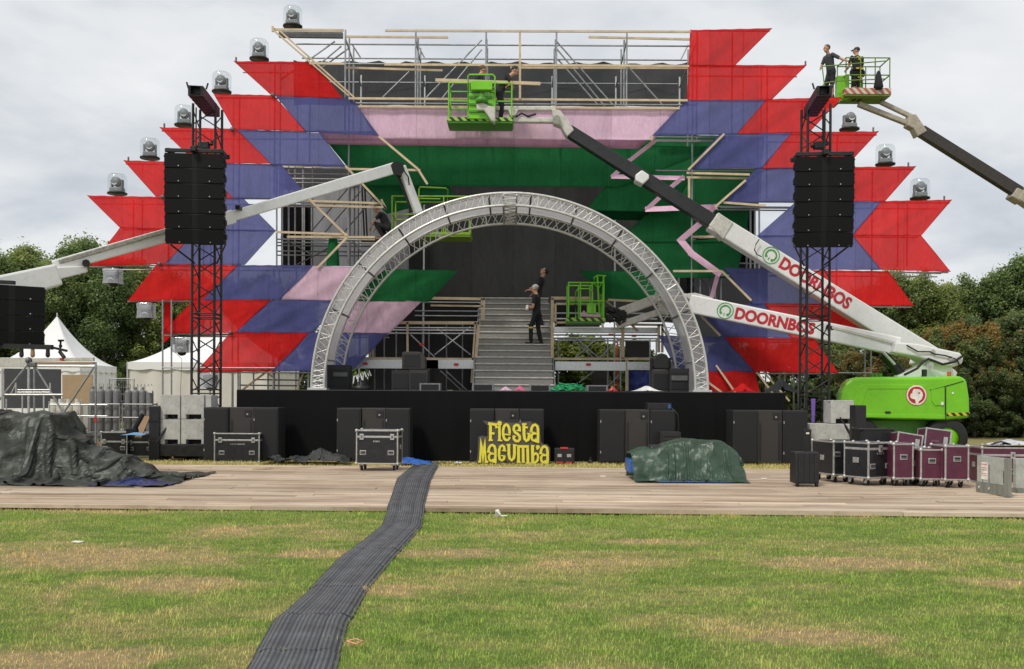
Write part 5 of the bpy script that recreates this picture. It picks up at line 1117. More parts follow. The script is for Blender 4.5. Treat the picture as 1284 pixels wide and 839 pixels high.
# ---------------------------------------------------------------- flight cases
def flight_case(label, w, d, h, m, castors=True, lid=.72, front=2, latches=2, side=1, stencil=True, group='flight cases'):
    t = thing('flight_case', label, 'flight case', (0, 0, 0), group); z0 = .13 if castors else .0
    mb = MB(); mb.box2((-w/2+.006, -d/2+.006, z0+.006), (w/2-.006, d/2-.006, z0+h-.006)); build(mb, 'body', m, t)
    e = .028; mb = MB()
    for x in (-1, 1):
        for y in (-1, 1): mb.box((x*(w/2-e/2), y*(d/2-e/2), z0+h/2), (e, e, h))
    for z in (z0+e/2, z0+h-e/2):
        for y in (-1, 1): mb.box((0, y*(d/2-e/2-.001), z), (w-2*e, e, e-.002))
        for x in (-1, 1): mb.box((x*(w/2-e/2-.001), 0, z), (e, d-2*e, e-.002))
    if lid:
        z = z0+h*lid
        for y in (-1, 1): mb.box((0, y*(d/2-.006), z), (w-2*e, .016, .040))
        for x in (-1, 1): mb.box((x*(w/2-.006), 0, z), (.016, d-2*e, .040))
    build(mb, 'edging', TRIM, t, bevel=.004)
    for x in (-1, 1):
        for y in (-1, 1):
            for z in (0, 1): build(MB().ball((x*(w/2-.012), y*(d/2-.012), z0+.012+z*(h-.024)), .036, 8), 'corner', TRIM, t)
    for k in range(latches):
        x = (0 if latches == 1 else (-1+2*k)*w*.36); mb = MB(); mb.box((x, -d/2-.008, z0+h*lid-.0), (.085, .022, .12)); q = build(mb, 'latch', TRIM, t, bevel=.005)
        mb = MB(); mb.box((x, -d/2-.021, z0+h*lid-.0), (.035, .01, .05)); build(mb, 'latch_key', DARKST, q)
    for k in range(front):
        x = (0 if front == 1 else (-1+2*k)*w*.33); z = z0+h*(.34 if lid else .62); mb = MB(); mb.box((x, -d/2-.002, z), (.13, .012, .095)); q = build(mb, 'handle', TRIM, t, bevel=.003)
        mb = MB(); mb.box((x, -d/2-.010, z), (.10, .006, .065)); build(mb, 'handle_dish', DARKST, q); build(MB().tube((x-.045, -d/2-.018, z+.012), (x+.045, -d/2-.018, z+.012), .010), 'handle_grip', BLACK, q)
    if side:
        for s_ in (-1, 1): mb = MB(); mb.box((s_*(w/2+.002), 0, z0+h*.5), (.012, .13, .095)); build(mb, 'handle', TRIM, t, bevel=.003)
    if stencil:
        rg = random.Random(int(w*1000)); mb = MB(); n = int(stencil) if stencil is not True else 7; x = -n*.014
        for k in range(n): 
            mb.box((x, -d/2+.004, z0+h*(lid-.13 if lid else .8)), (.016, .006, .030)); x += .028 if rg.random() < .75 else .05
        build(mb, 'stencil', TRIM, t)
    if castors:
        for x in (-1, 1):
            for y in (-1, 1):
                cx_, cy_ = x*(w/2-.10), y*(d/2-.10); mb = MB(); mb.box((cx_, cy_, z0-.008), (.10, .09, .016)); mb.bar((cx_-.028, cy_, z0-.016), (cx_-.028+.015*x, cy_+.02, .045), .05, .008, (1, 0, 0)); mb.bar((cx_+.028, cy_, z0-.016), (cx_+.028+.015*x, cy_+.02, .045), .05, .008, (1, 0, 0))
                q = build(mb, 'castor', TRIM, t); build(MB().tube((cx_-.02, cy_+.02, .050), (cx_+.02, cy_+.02, .050), .050, seg=16), 'wheel', RUBBER, q)
    return t
def on(px, py, z=None): 
    g = G(px, py, 0); zz = walk_z(g.x, g.y) if z is None else z; return G(px, py, zz)
g = G(297, 580.5); o = flight_case('low wide black flight case on the grass at the left, without wheels', 1.08, .6, .70, CASEB, False, .76, 2, 2, 1, 10); place(o, (g.x, g.y+.3, 0), R(-1))
g = on(474, 590); o = flight_case('upright black flight case on castors standing alone before the stage centre left', .87, .55, .70, CASEB, True, .80, 2, 2, 1, 5); place(o, (g.x, g.y+.2, g.z), R(-3))
g = G(175, 573); o = flight_case('black flight case behind the right end of the big dark tarpaulin', .70, .6, .62, CASEB, False, .6, 2, 2, 1, 0); place(o, (g.x, g.y+.3, 0), R(3))
o = copy_tree(o); g = G(146, 574); place(o, (g.x-.12, g.y+.5, 0.02), R(-5), 'black flight case with its edge showing above the tarpaulin, left of its twin')
# right cluster
YC = 18.3
def case_at(px, py, label, w, d, h, m, rz, **k):
    g = on(px, py); o = flight_case(label, w, d, h, m, **k); return place(o, (g.x, g.y+d*.45, g.z), R(rz))
case_at(1051, 605, 'narrow black flight case at the left end of the right case cluster', .42, .75, .62, CASEB, 14, front=2, latches=0, lid=0, stencil=0)
case_at(1094, 609, 'wide black flight case with a stencil in front of the right case cluster', .60, .55, .63, CASEB, 30, front=2, latches=1, lid=.82, stencil=5)
case_at(1131, 610, 'purple flight case touching the wide black one in the right cluster', .36, .7, .62, CASEP, 2, front=1, latches=0, lid=0, stencil=0)
case_at(1168, 611, 'middle purple flight case of the right cluster, under the steeper tilted lid', .40, .62, .53, CASEP, -1, front=1, latches=0, lid=0, stencil=0)
case_at(1199, 612, 'rightmost tall purple flight case of the right cluster', .42, .60, .60, CASEP, 0, front=1, latches=0, lid=0, stencil=0)
case_at(1149, 607, 'dark purple flight case in the shaded gap between the others', .30, .5, .54, CASEP, 0, front=0, latches=0, lid=0, stencil=0)
def lid_thing(label, px, py, Y, w, d, h, roll, yaw, m):
    t = thing('case_lid', label, 'case lid', (0, 0, 0), 'loose purple case lids'); mb = MB(); mb.box2((-w/2+.005, -d/2+.005, 0.004), (w/2-.005, d/2-.005, h-.004)); build(mb, 'panel', m, t); e = .028; mb = MB()
    for x in (-1, 1):
        for y in (-1, 1): mb.box((x*(w/2-e/2), y*(d/2-e/2), h/2), (e, e, h))
        for z in (e/2, h-e/2): mb.box((x*(w/2-e/2-.001), 0, z), (e, d-2*e, e-.002)); mb.box((0, x*(d/2-e/2-.001), z), (w-2*e, e, e-.002))
    build(mb, 'edging', TRIM, t, bevel=.004)
    mb = MB(); mb.box((w*.28, -d/2-.006, h*.5), (.075, .02, .15)); mb.box((w/2+.005, 0, h*.35), (.02, .12, .1)); build(mb, 'latch', TRIM, t, bevel=.004)
    mb = MB()
    for k in range(4): mb.box((-.10+k*.035, -d/2+.003, h*.45), (.02, .006, .03))
    build(mb, 'stencil', mat('faded grey stencil', (.2, .12, .15)), t)
    t.location = P(px, py, Y); t.rotation_euler = (R(-4), R(roll), R(yaw)); return t
lid_thing('purple case lid leaning on the cluster, lower of the two lids', 1134, 566, 18.3, .46, .5, .33, 9, -6, CASEP)
lid_thing('purple case lid tilted on top of the cluster, higher of the two lids', 1169, 566.5, 18.4, .47, .5, .42, 7, -6, CASEP)
o = flight_case('black plastic trunk with ribs lying on the wide black flight case', .62, .45, .32, BLACK, False, 0, 0, 2, 1, 0); o.children[0].name = 'body'
for ch in o.children:
    if ch.name.startswith(('edging', 'corner', 'latch', 'handle')):
        ch.data = ch.data.copy(); ch.data.materials[0] = BLACK
place(o, P(1094, 558.6, 18.75), R(2)); o['label'] = 'plain black trunk lying on the wide black flight case'
# trolley case
g = on(1012.5, 610.5); t = thing('trolley_case', 'black upright trolley case with its pull handle raised', 'trolley case', tuple(g)); x, y, z = g
mb = MB(); mb.box2((x-.215, y, z+.05), (x+.205, y+.35, z+.60)); b_ = build(mb, 'shell', BLACK, t, bevel=.025)
mb = MB()
for dx in (-.14, -.05, .05, .13): mb.box2((x+dx-.012, y-.012, z+.08), (x+dx+.012, y+.01, z+.57))
mb.box2((x-.2, y-.008, z+.43), (x+.19, y+.01, z+.445)); build(mb, 'shell_rib', CASEB, b_)
mb = MB()
for dx in (.035, .135): mb.box2((x+dx-.016, y+.30, z+.55), (x+dx+.016, y+.335, z+.93))
mb.box2((x+.05, y+.31, z+.56), (x+.12, y+.33, z+.93)); mb.box2((x+.018, y+.29, z+.931), (x+.152, y+.345, z+.985)); build(mb, 'pull_handle', BLACK, t, bevel=.006)
mb = MB(); mb.box2((x+.058, y+.288, z+.90), (x+.112, y+.30, z+.93)); build(mb, 'handle_tag', EMWHITE, t)
for dx in (-.16, .17): build(MB().tube((x+dx-.02, y+.05, z+.045), (x+dx+.02, y+.05, z+.045), .045, seg=14), 'wheel', RUBBER, t)
# far right: large purple case with plastic, concrete-grey barrier
o = flight_case('large purple flight case at the right edge under crumpled plastic', 1.1, .7, .66, CASEP, False, .78, 1, 1, 1, 0); g = on(1263, 607); place(o, (g.x+.14, g.y+.4, g.z), R(-3))
BARR = mat('pale grey green painted steel', (.42, .44, .40), .6, .1, .14, 7, .08, 30, None, .45); BARD = mat('weathered grey board', (.20, .205, .175), .8, 0, .25, 9, .2, 30, (1, 1, .2))
g0, g1 = G(1227, 622, .0), G(1268, 629, .0); g0.z = g1.z = .07
t = thing('barrier_panel', 'weathered grey barrier panel with a red-printed notice, at the right edge', 'barrier', tuple((g0+g1)/2)); d = (g1-g0).normalized(); nrm = Vector((d.y, -d.x, 0)); L_ = (g1-g0).length; up = Vector((0, 0, 1))
def slab(a0, a1, z0, z1, off, th, m, nm, par=t): 
    mb = MB(); p0 = g0 + d*a0 + nrm*off; p1 = g0 + d*a1 + nrm*off
    mb.prism([p0+up*z0, p1+up*z0, p1+up*z1, p0+up*z1], nrm*th); return build(mb, nm, m, par, bevel=.004)
slab(.0, L_-.10, .17, .60, 0, .03, BARR, 'upper_panel'); slab(-.02, L_-.06, .0, .165, -.012, .05, BARD, 'kick_board'); slab(L_-.10, L_, 0, .60, -.01, .07, BARD, 'end_post')
for a in (.16, .33): slab(a, a+.012, .18, .47, .031, .004, BLACK, 'slot')
slab(L_-.155, L_-.135, .20, .40, .031, .004, BLACK, 'slot')
sh = slab(.125, .30, .22, .50, .032, .003, EMWHITE, 'notice'); mb = MB(); rg = random.Random(9)
for r_, (zz, n_, hh) in enumerate(((.455, 5, .030), (.405, 6, .018), (.37, 6, .018), (.315, 8, .012), (.285, 5, .012))):
    xx = .14
    for k in range(n_):
        w_ = .145/n_*rg.uniform(.5, .95); p0 = g0+d*xx+nrm*.0365+up*(.07*0+zz); mb.prism([p0, p0+d*w_, p0+d*w_+up*hh*.5, p0+d*w_*.5+up*hh*.5, p0+d*w_*.5+up*hh, p0+up*hh], nrm*.002); xx += .155/n_
build(mb, 'notice_print', mat('faded red print', (.50, .16, .13), .7), sh)
mb = MB(); 
for a in (.09, .36): q = g0+d*a+nrm*.04+up*.08; mb.ball(q, .028, 8, (1, .4, 1))
build(mb, 'bolt', TRIM, t)
t = thing('barrier_panel', 'pale green grey barrier cut off by the right edge, under the large purple case', 'barrier', tuple(G(1290, 618)))
a = P(1270, 590, 16.3); b = P(1335, 590, 16.3); mb = MB(); mb.box2((a.x, 16.2, .14), (b.x, 16.3, .63)); build(mb, 'panel', BARR, t, bevel=.01)
mb = MB(); mb.box2((a.x-.02, 16.1, .07), (a.x+.1, 16.4, .139)); mb.box2((b.x-.2, 16.1, .07), (b.x, 16.4, .139)); build(mb, 'foot', BARD, t)
# ---------------------------------------------------------------- the lettered sign
YG = 23.05; SG = 11.19
def Z_(x, y, off=0.0): return P(590 + x/SG, 515 + y/SG, YG) + Vector((0, off, 0))
def arc2(cx_, cy_, rx, ry, a0, a1, n=12): return [(cx_ + rx*math.cos(R(a0+(a1-a0)*i/n)), cy_ - ry*math.sin(R(a0+(a1-a0)*i/n))) for i in range(n+1)]
ts_ = thing('lettered_sign', 'cut-out sign with yellow playful lettering standing before the middle subwoofers', 'sign', tuple(Z_(620, 760)))
board = [(170, 140), (290, 152), (365, 152), (385, 130), (425, 130), (450, 155), (520, 165), (600, 172), (690, 158), (862, 150), (842, 175), (910, 165), (970, 205), (988, 430), (1020, 470), (1080, 475), (1116, 520), (1116, 765), (1060, 768), (1010, 742), (960, 728), (900, 762), (640, 748), (560, 748), (500, 708), (430, 742), (260, 752), (80, 756), (100, 600), (110, 368), (150, 352), (215, 362), (238, 356), (242, 205), (215, 190)]
mb = MB(); mb.prism([Z_(x, y) for x, y in board], (0, .05, 0)); build(mb, 'sign_board', SIGNG, ts_)
mb = MB(); mb.bar(Z_(250, 400, .08), Z_(250, 775, .35), .05, .05); mb.bar(Z_(900, 400, .08), Z_(900, 775, .35), .05, .05); build(mb, 'prop', BLACK, ts_)
kk_ = [0]
def strokes(name, lst):
    mb = MB()
    for pts, w in lst:
        kk_[0] = (kk_[0]+1) % 12; off = -.018 - .0012*kk_[0]
        if w == 0: mb.prism([Z_(x, y, off) for x, y in pts], (0, .018, 0)); continue
        n = len(pts); L, Rr = [], []
        for i, (x, y) in enumerate(pts):
            x0, y0 = pts[max(0, i-1)]; x1, y1 = pts[min(n-1, i+1)]; dx, dy = x1-x0, y1-y0; l = math.hypot(dx, dy) or 1; nx_, ny_ = -dy/l*w/2, dx/l*w/2; L.append((x+nx_, y+ny_)); Rr.append((x-nx_, y-ny_))
        ring = L + Rr[::-1]; vs = [Z_(x, y, off) for x, y in ring]; m_ = len(ring); vs += [v + Vector((0, .018, 0)) for v in vs]
        fs = []
        for i in range(n-1): a_, b_, c_, d_ = i, i+1, m_-2-i, m_-1-i; fs += [(a_, b_, c_, d_), (a_+m_, d_+m_, c_+m_, b_+m_)]
        fs += [(i, i+m_, (i+1) % m_+m_, (i+1) % m_) for i in range(m_)]
        mb.add(vs, fs)
    return build(mb, name, YEL, ts_)
def la(dx, dy, st=0): return [([(850+dx, 290+dy), (858+dx, 240+dy), (880+dx, 205+dy), (908+dx, 197+dy), (935+dx, 218+dy), (946+dx, 260+dy), (947+dx, 350+dy), (945+dx, 438+dy)], 36), (arc2(893+dx, 368+dy, 38, 52, 60, 330), 32), ([(900+dx, 322+dy), (940+dx, 322+dy)], 22), ([(895+dx, 425+dy), (962+dx, 447+dy)], 22), ([(828+dx, 296+dy), (888+dx, 302+dy)], 16)]
strokes('letter', [([(281, 178), (279, 420)], 38), ([(247, 180), (372, 198)], 36), ([(352, 205), (362, 248)], 24), ([(290, 315), (336, 322)], 32), ([(254, 416), (314, 414)], 22)])
strokes('letter', [(arc2(407, 180, 16, 18, 0, 360, 16), 33), ([(404, 225), (408, 415)], 36), ([(368, 226), (424, 232)], 24), ([(380, 414), (446, 420)], 22)])
strokes('letter', [(arc2(502, 303, 46, 108, -10, 285, 22), 36), ([(455, 330), (562, 338)], 20), (arc2(515, 345, 36, 68, -95, -20, 6), 30)])
strokes('letter', [([(688, 285), (686, 232), (668, 203), (640, 200), (612, 222), (606, 265), (622, 300), (662, 328), (690, 360), (692, 402), (668, 428), (635, 425), (610, 400), (606, 358)], 37), ([(645, 276), (708, 286)], 16), ([(592, 352), (640, 360)], 14)])
strokes('letter', [([(748, 185), (750, 330), (758, 395), (785, 424), (812, 405), (822, 360), (824, 318)], 40), ([(722, 188), (786, 188)], 22), ([(762, 228), (803, 238)], 28), ([(790, 318), (842, 324)], 16)])
strokes('letter', la(0, 0))
strokes('letter', [([(140, 372), (176, 520), (206, 372), (226, 690), (254, 718), (244, 732), (200, 734), (197, 600), (175, 758), (154, 600), (150, 728), (103, 728), (120, 690)], 0)])
strokes('letter', la(-598, 284))
strokes('letter', [([(478, 556), (470, 505), (446, 486), (418, 502), (402, 550), (400, 630), (412, 682), (442, 697), (468, 678), (476, 632)], 36), ([(438, 556), (502, 566)], 16), ([(425, 630), (486, 634)], 14)])
strokes('letter', [([(537, 478), (538, 610), (548, 668), (578, 695), (606, 668), (616, 610), (616, 478)], 40), ([(505, 478), (560, 476)], 20), ([(596, 480), (652, 486)], 20)])
strokes('letter', [([(672, 500), (674, 722)], 40), ([(737, 500), (740, 722)], 38), ([(800, 500), (806, 735)], 38), ([(655, 502), (818, 502)], 36), ([(648, 722), (706, 724)], 16), ([(718, 722), (764, 724)], 14), ([(774, 736), (832, 738)], 16)])
strokes('letter', [([(868, 490), (874, 730)], 42), ([(886, 620), (918, 596), (942, 615), (948, 655), (938, 700), (905, 726), (870, 730)], 32), ([(848, 490), (896, 494)], 20), ([(838, 732), (900, 736)], 18)])
strokes('apostrophe', [(arc2(944, 510, 14, 16, 0, 360, 14), 26), ([(930, 545), (968, 505)], 24)])
strokes('letter', la(134, 304))
# toolbox beside the sign
g = G(708, 584); t = thing('toolbox', 'small black toolbox with red clips right of the yellow sign', 'toolbox', tuple(g)); x, y, _ = g
mb = MB(); mb.box2((x-.23, y, .06), (x+.23, y+.35, .40)); build(mb, 'body', BLACK, t, bevel=.02)
mb = MB(); mb.box2((x-.10, y-.02, .385), (x+.08, y+.2, .42)); mb.box2((x-.20, y-.02, .05), (x-.03, y+.02, .09)); mb.box2((x+.03, y-.02, .05), (x+.17, y+.02, .09)); build(mb, 'red_clip', REDPL, t, bevel=.006)
mb = MB()
for dx in (-.12, .10): mb.box2((x+dx-.05, y-.012, .20), (x+dx+.05, y+.002, .27))
build(mb, 'catch', TRIM, t)
for dx in (-.17, .17): build(MB().tube((x+dx-.03, y+.1, .05), (x+dx+.03, y+.1, .05), .05, seg=12), 'wheel', RUBBER, t)
t = build(MB().ball(G(740.5, 582)+Vector((0, 0, .06)), .07, 10, (1, 1, .8)).tube(G(740.5, 582)+Vector((0, 0, .1)), G(740.5, 582)+Vector((0, 0, .17)), .03), 'cable_plug', HOSE, None, 'small black plug lying right of the toolbox', 'cable')
t = build(MB().ball(G(573.5, 584)+Vector((0, 0, .06)), .05, 10).tube(G(573.5, 584)+Vector((-.06, 0, .05)), G(573.5, 584)+Vector((.1, 0, .06)), .03), 'cable_plug', TRIM, None, 'grey plug lying in the grass left of the yellow sign', 'cable')
# ---------------------------------------------------------------- ballast blocks
def block(label, x0, x1, y1_, y0_, Y, d):
    y0 = y0_; zb, zt_ = P((x0+x1)/2, y1_, Y).z, P((x0+x1)/2, y0_, Y).z
    a, b = P(x0, y0, Y).x, P(x1, y0, Y).x; t = thing('concrete_block', label, 'concrete block', ((a+b)/2, Y+d/2, zb), 'concrete ballast blocks'); w = b-a
    mb = MB(); sw = w*.5; sh = .11            # fork slot under each block
    mb.prism([Vector((x, Y, z)) for x, z in ((a+.003, zb), (a+w*.22, zb), (a+w*.22, zb+sh), (a+w*.88, zb+sh), (a+w*.88, zb), (b-.003, zb), (b-.003, zt_), (a+.003, zt_))], (0, d, 0))
    build(mb, 'block', CONC, t, bevel=.012)
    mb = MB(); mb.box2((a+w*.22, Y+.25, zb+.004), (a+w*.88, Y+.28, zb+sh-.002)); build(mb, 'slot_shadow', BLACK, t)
YB_ = 24.0
for i, (x0, x1) in enumerate(((201, 226), (227, 256))):
    for j in range(2): block(('upper ' if j else 'lower ') + ('left' if i == 0 else 'right') + ' concrete block of the stack at the left tower foot', x0, x1, (557, 525.6)[j], (526, 495)[j], YB_, .62)
block('concrete block behind the stack at the left tower, its side just showing', 257, 265, 525.6, 495.5, YB_+.05, .55)
mb = MB(); a, b = P(190, 560, YB_).x, P(262, 560, YB_).x; mb.box2((a, YB_-.05, .0+.1), (b, YB_+.75, P(230, 557.3, YB_).z)); mb.box2((a+.1, YB_, 0), (a+.25, YB_+.7, .1)); mb.box2((b-.25, YB_, 0), (b-.1, YB_+.7, .1)); build(mb, 'ballast_tray', BLKMET, None, 'low black steel tray under the left concrete blocks', 'tray', bevel=.01)
block('upper right concrete block at the right tower foot', 1042, 1071, 531, 502, 24.05, .6)
block('wide lower concrete block at the right tower foot', 1015, 1072, 557, 531.5, 24.0, .62)
mb = MB(); a, b = P(1012, 560, 23.95).x, P(1078, 560, 23.95).x; mb.box2((a, 23.95, .12), (b, 24.75, P(1045, 557.3, 24).z)); mb.box2((a+.1, 24.0, 0), (a+.25, 24.6, .12)); mb.box2((b-.25, 24.0, 0), (b-.1, 24.6, .12)); build(mb, 'ballast_tray', BLKMET, None, 'low black steel tray under the right concrete blocks', 'tray', bevel=.01)
mb = MB(); mb.prism([P(x, y, 24.5) for x, y in ((1017.5, 500), (1023, 500), (1022, 530), (1018, 531))], (0, .06, 0)); build(mb, 'rag', PURPC, None, 'purple rag hanging on the right tower foot', 'rag', bevel=.02)
c = P(1079.5, 516, 22.9); mb = MB(); mb.box2((c.x-.13, 22.9, .55), (c.x+.13, 23.3, 1.44)); build(mb, 'dark_box', BLACK, None, 'tall black box between the right blocks and the green machine', 'box', bevel=.02)
c = P(193, 531, 23.9); t = thing('rack_case', 'tall black rack case left of the left concrete blocks', 'rack case', (c.x, 24.2, 0)); mb = MB(); mb.box2((c.x-.125, 23.9, 0), (c.x+.125, 24.5, P(193, 509, 23.9).z)); build(mb, 'case', BLACK, t, bevel=.02)
mb = MB()
for z in (.45, .95): mb.box2((c.x-.13, 23.88, z), (c.x+.13, 23.9, z+.03))
build(mb, 'strap', CASEB, t)
# ---------------------------------------------------------------- tarpaulins draped by a small cloth relaxation
def drape(x0, x1, y0, y1, nx, ny, hf, iters=170, slack=1.05, seed=0, fric=.55, shrink=.96, jitter=.012, zstart=None, stiff=.5):
    rng = np.random.RandomState(seed); X, Y = np.meshgrid(np.linspace(x0, x1, nx), np.linspace(y0, y1, ny)); dx = (x1-x0)/(nx-1)*slack; dy = (y1-y0)/(ny-1)*slack
    mx, my = X.mean(), Y.mean(); Xs = mx+(X-mx)*shrink; Ys = my+(Y-my)*shrink
    lump = sum(np.sin(Xs*a+b)*np.cos(Ys*c_+d_) for a, b, c_, d_ in rng.rand(6, 4)*np.array([9, 6, 9, 6]))*.03
    p = np.stack([Xs, Ys, hf(Xs, Ys)+.12+lump], 2) + rng.normal(0, jitter, (ny, nx, 3)); prev = p.copy()
    def con(p, a, b, L, k):
        d = p[b]-p[a]; l = np.linalg.norm(d, axis=2, keepdims=True)+1e-9; c_ = d*(1-L/l)*.5*k; p[a] += c_; p[b] -= c_
    S = np.s_
    for it in range(iters):
        v = (p-prev)*.965; prev = p.copy(); p = p + v; p[:, :, 2] -= .0016
        for _ in range(5):
            for o_ in (0, 1):
                n2 = (nx-o_)//2; con(p, S[:, o_:o_+2*n2:2], S[:, o_+1:o_+2*n2:2], dx, 1)
                m2 = (ny-o_)//2; con(p, S[o_:o_+2*m2:2, :], S[o_+1:o_+2*m2:2, :], dy, 1)
            D = math.hypot(dx, dy)
            for o_ in (0, 1):
                n2 = (nx-o_)//2; con(p, S[:-1, o_:o_+2*n2:2], S[1:, o_+1:o_+2*n2:2], D, .5); con(p, S[1:, o_:o_+2*n2:2], S[:-1, o_+1:o_+2*n2:2], D, .5)
            con(p, S[:, :-2], S[:, 2:], dx*2, stiff*.2); con(p, S[:-2, :], S[2:, :], dy*2, stiff*.2)
        h = hf(p[:, :, 0], p[:, :, 1])+.008; hit = p[:, :, 2] < h
        p[:, :, 2] = np.where(hit, h, p[:, :, 2])
        for k in (0, 1): p[:, :, k] = np.where(hit, p[:, :, k]*(1-fric)+prev[:, :, k]*fric, p[:, :, k])
        prev = np.where(hit[:, :, None], prev*.5+p*.5, prev)
    return p
def cloth_obj(p, name, m, label, cat, sub_=1, parent=None, crumple=()):
    ny, nx, _ = p.shape; mb = MB(); mb.add([Vector(q) for q in p.reshape(-1, 3)], [(j*nx+i, j*nx+i+1, (j+1)*nx+i+1, (j+1)*nx+i) for j in range(ny-1) for i in range(nx-1)], True)
    o = build(mb, name, m, parent, label, cat)
    if sub_: s = o.modifiers.new('s', 'SUBSURF'); s.levels = sub_; s.render_levels = sub_
    if not sub_: o.data.polygons.foreach_set('use_smooth', [False]*len(o.data.polygons))
    for k_, (kind, size, st) in enumerate(crumple):
        tx = bpy.data.textures.new('crumple', kind); tx.noise_scale = size
        if kind == 'VORONOI': tx.weight_1 = -1; tx.weight_2 = 1; tx.noise_intensity = 1.2
        dm = o.modifiers.new('d', 'DISPLACE'); dm.texture = tx; dm.strength = st; dm.mid_level = .5 if kind != 'VORONOI' else .25; dm.texture_coords = 'LOCAL'
    return o
def boxes_h(lst, base=0.0, soft=.05):
    def f(X, Y):
        h = np.full_like(X, base)
        for x0, x1, y0, y1, z in lst:
            e = np.minimum(np.minimum(X-x0, x1-X), np.minimum(Y-y0, y1-Y)); h = np.maximum(h, base + (z-base)*np.clip(e/soft+.5, 0, 1))
        return h
    return f
hb = [(-11.6, -8.20, 17.75, 19.1, 1.22), (-8.7, -7.8, 17.7, 18.9, .82), (-8.1, -7.3, 17.7, 18.6, .55), (-7.5, -6.75, 17.5, 18.3, .48), (-6.9, -6.3, 17.3, 18.0, .30), (-6.5, -5.95, 17.1, 17.6, .14)]
_hb = boxes_h(hb, .07, .30)
def walkb(X, Y): return _hb(X, Y) + np.where(_hb(X, Y) > .12, .05*np.sin(X*5.1+Y*2)*np.sin(Y*4.3-X), 0)
cloth_obj(drape(-12.6, -5.45, 16.2, 19.5, 170, 90, walkb, 170, 1.07, 1, .35, .88, .02), 'tarpaulin', GREYTARP, 'big olive grey tarpaulin draped over a pile at the lower left', 'tarpaulin', sub_=0, crumple=(('VORONOI', .55, .05), ('CLOUDS', .30, .09)))
cloth_obj(drape(-7.0, -5.75, 16.45, 17.3, 46, 30, lambda X, Y: .075+.05*np.exp(-((X+6.4)**2*5+(Y-16.9)**2*9)), 110, 1.12, 8, .5, .86, .01), 'tarpaulin', DBLUET, 'navy blue tarpaulin edge crumpled at the right end of the big olive one', 'tarpaulin')
gx = G(389, 580); x0, x1 = G(330, 582).x, G(446, 582).x
cloth_obj(drape(x0, x1, 22.35, 23.2, 110, 34, lambda X, Y: .04+.26*np.exp(-((X-(x0+x1)/2-.35)**2*5+(Y-22.9)**2*6))+.08*np.sin(X*6)**2+.05*np.exp(-((X-x0-.4)**2*4)), 130, 1.12, 3, .5, .90, .012), 'tarpaulin', DGREYTARP, 'dark grey crumpled tarpaulin on the ground before the second subwoofer trio', 'tarpaulin', crumple=(('CLOUDS', .22, .12),))
x2, x3 = G(500, 581).x, G(544, 581).x
cloth_obj(drape(x2, x3, 22.5, 23.2, 50, 30, lambda X, Y: .02+.14*np.exp(-((X-x2-.25)**2*5+(Y-22.9)**2*9)), 120, 1.10, 4, .5, .90, .012), 'tarpaulin', BLUET, 'small bright blue tarpaulin on the ground right of the upright flight case', 'tarpaulin', crumple=(('CLOUDS', .2, .06),))
# green tarpaulin over a wheeled cart
gl, gr_ = on(788, 604), on(941, 604); xa_, xb_ = gl.x, gr_.x; yc = on(865, 604).y
t = thing('equipment_cart', 'blue cart on castors half hidden under the green tarpaulin', 'cart', (xa_+.5, yc+.6, .07))
mb = MB(); mb.box2((xa_+.05, yc+.20, .20), (xb_-.4, yc+.95, .44)); build(mb, 'body', BLUET, t, bevel=.02)
mb = MB(); mb.box2((xa_+.45, yc+.4, .60), (xb_-.5, yc+.9, .70)); build(mb, 'load', CASEB, t, bevel=.05)
for dx in (.32, .44):
    for dy in (.32, .95): build(MB().tube((xa_+dx, yc+dy, .135), (xa_+dx+.05, yc+dy, .135), .065, seg=14), 'castor', RUBBER, t)
for dx in (1.9,):
    for dy in (.32, .95): build(MB().tube((xa_+dx, yc+dy, .135), (xa_+dx+.05, yc+dy, .135), .065, seg=14), 'castor', RUBBER, t)
mb = MB(); mb.tube((xa_+.27, yc+.22, .14), (xa_+.27, yc+.22, .56), .02); build(mb, 'frame_tube', ALU, t)
def hg(X, Y):
    u = np.clip((X-xa_)/(xb_-xa_), -1, 2); w = (Y-(yc+.62))/.56
    prof = np.interp(u, [-.02, .04, .14, .25, .36, .50, .80, .90, .96, 1.0], [.0, .46, .56, .57, .66, .73, .70, .54, .28, .0])
    side = np.clip(1.25-np.abs(w)**2.6*1.0, 0, 1)
    return .075 + prof*np.clip(side*1.15, 0, 1)
pc = drape(xa_+.03, xb_+.03, yc-.55, yc+1.75, 130, 104, hg, 170, 1.05, 6, .40, .90, .016)
cloth_obj(pc, 'tarpaulin', GREENTARP, 'green crumpled tarpaulin thrown over the blue cart', 'tarpaulin', sub_=0, crumple=(('CLOUDS', .30, .06),))
bx_, by_ = xa_+.62, yc-.10
cloth_obj(drape(xa_+.5, xb_-.35, yc-.30, yc+.1, 80, 18, lambda X, Y: .074+0*X, 70, 1.06, 9, .6, .97, .006), 'tarpaulin', BLUET, 'strip of blue tarpaulin edge lying under the green one', 'tarpaulin', 0)
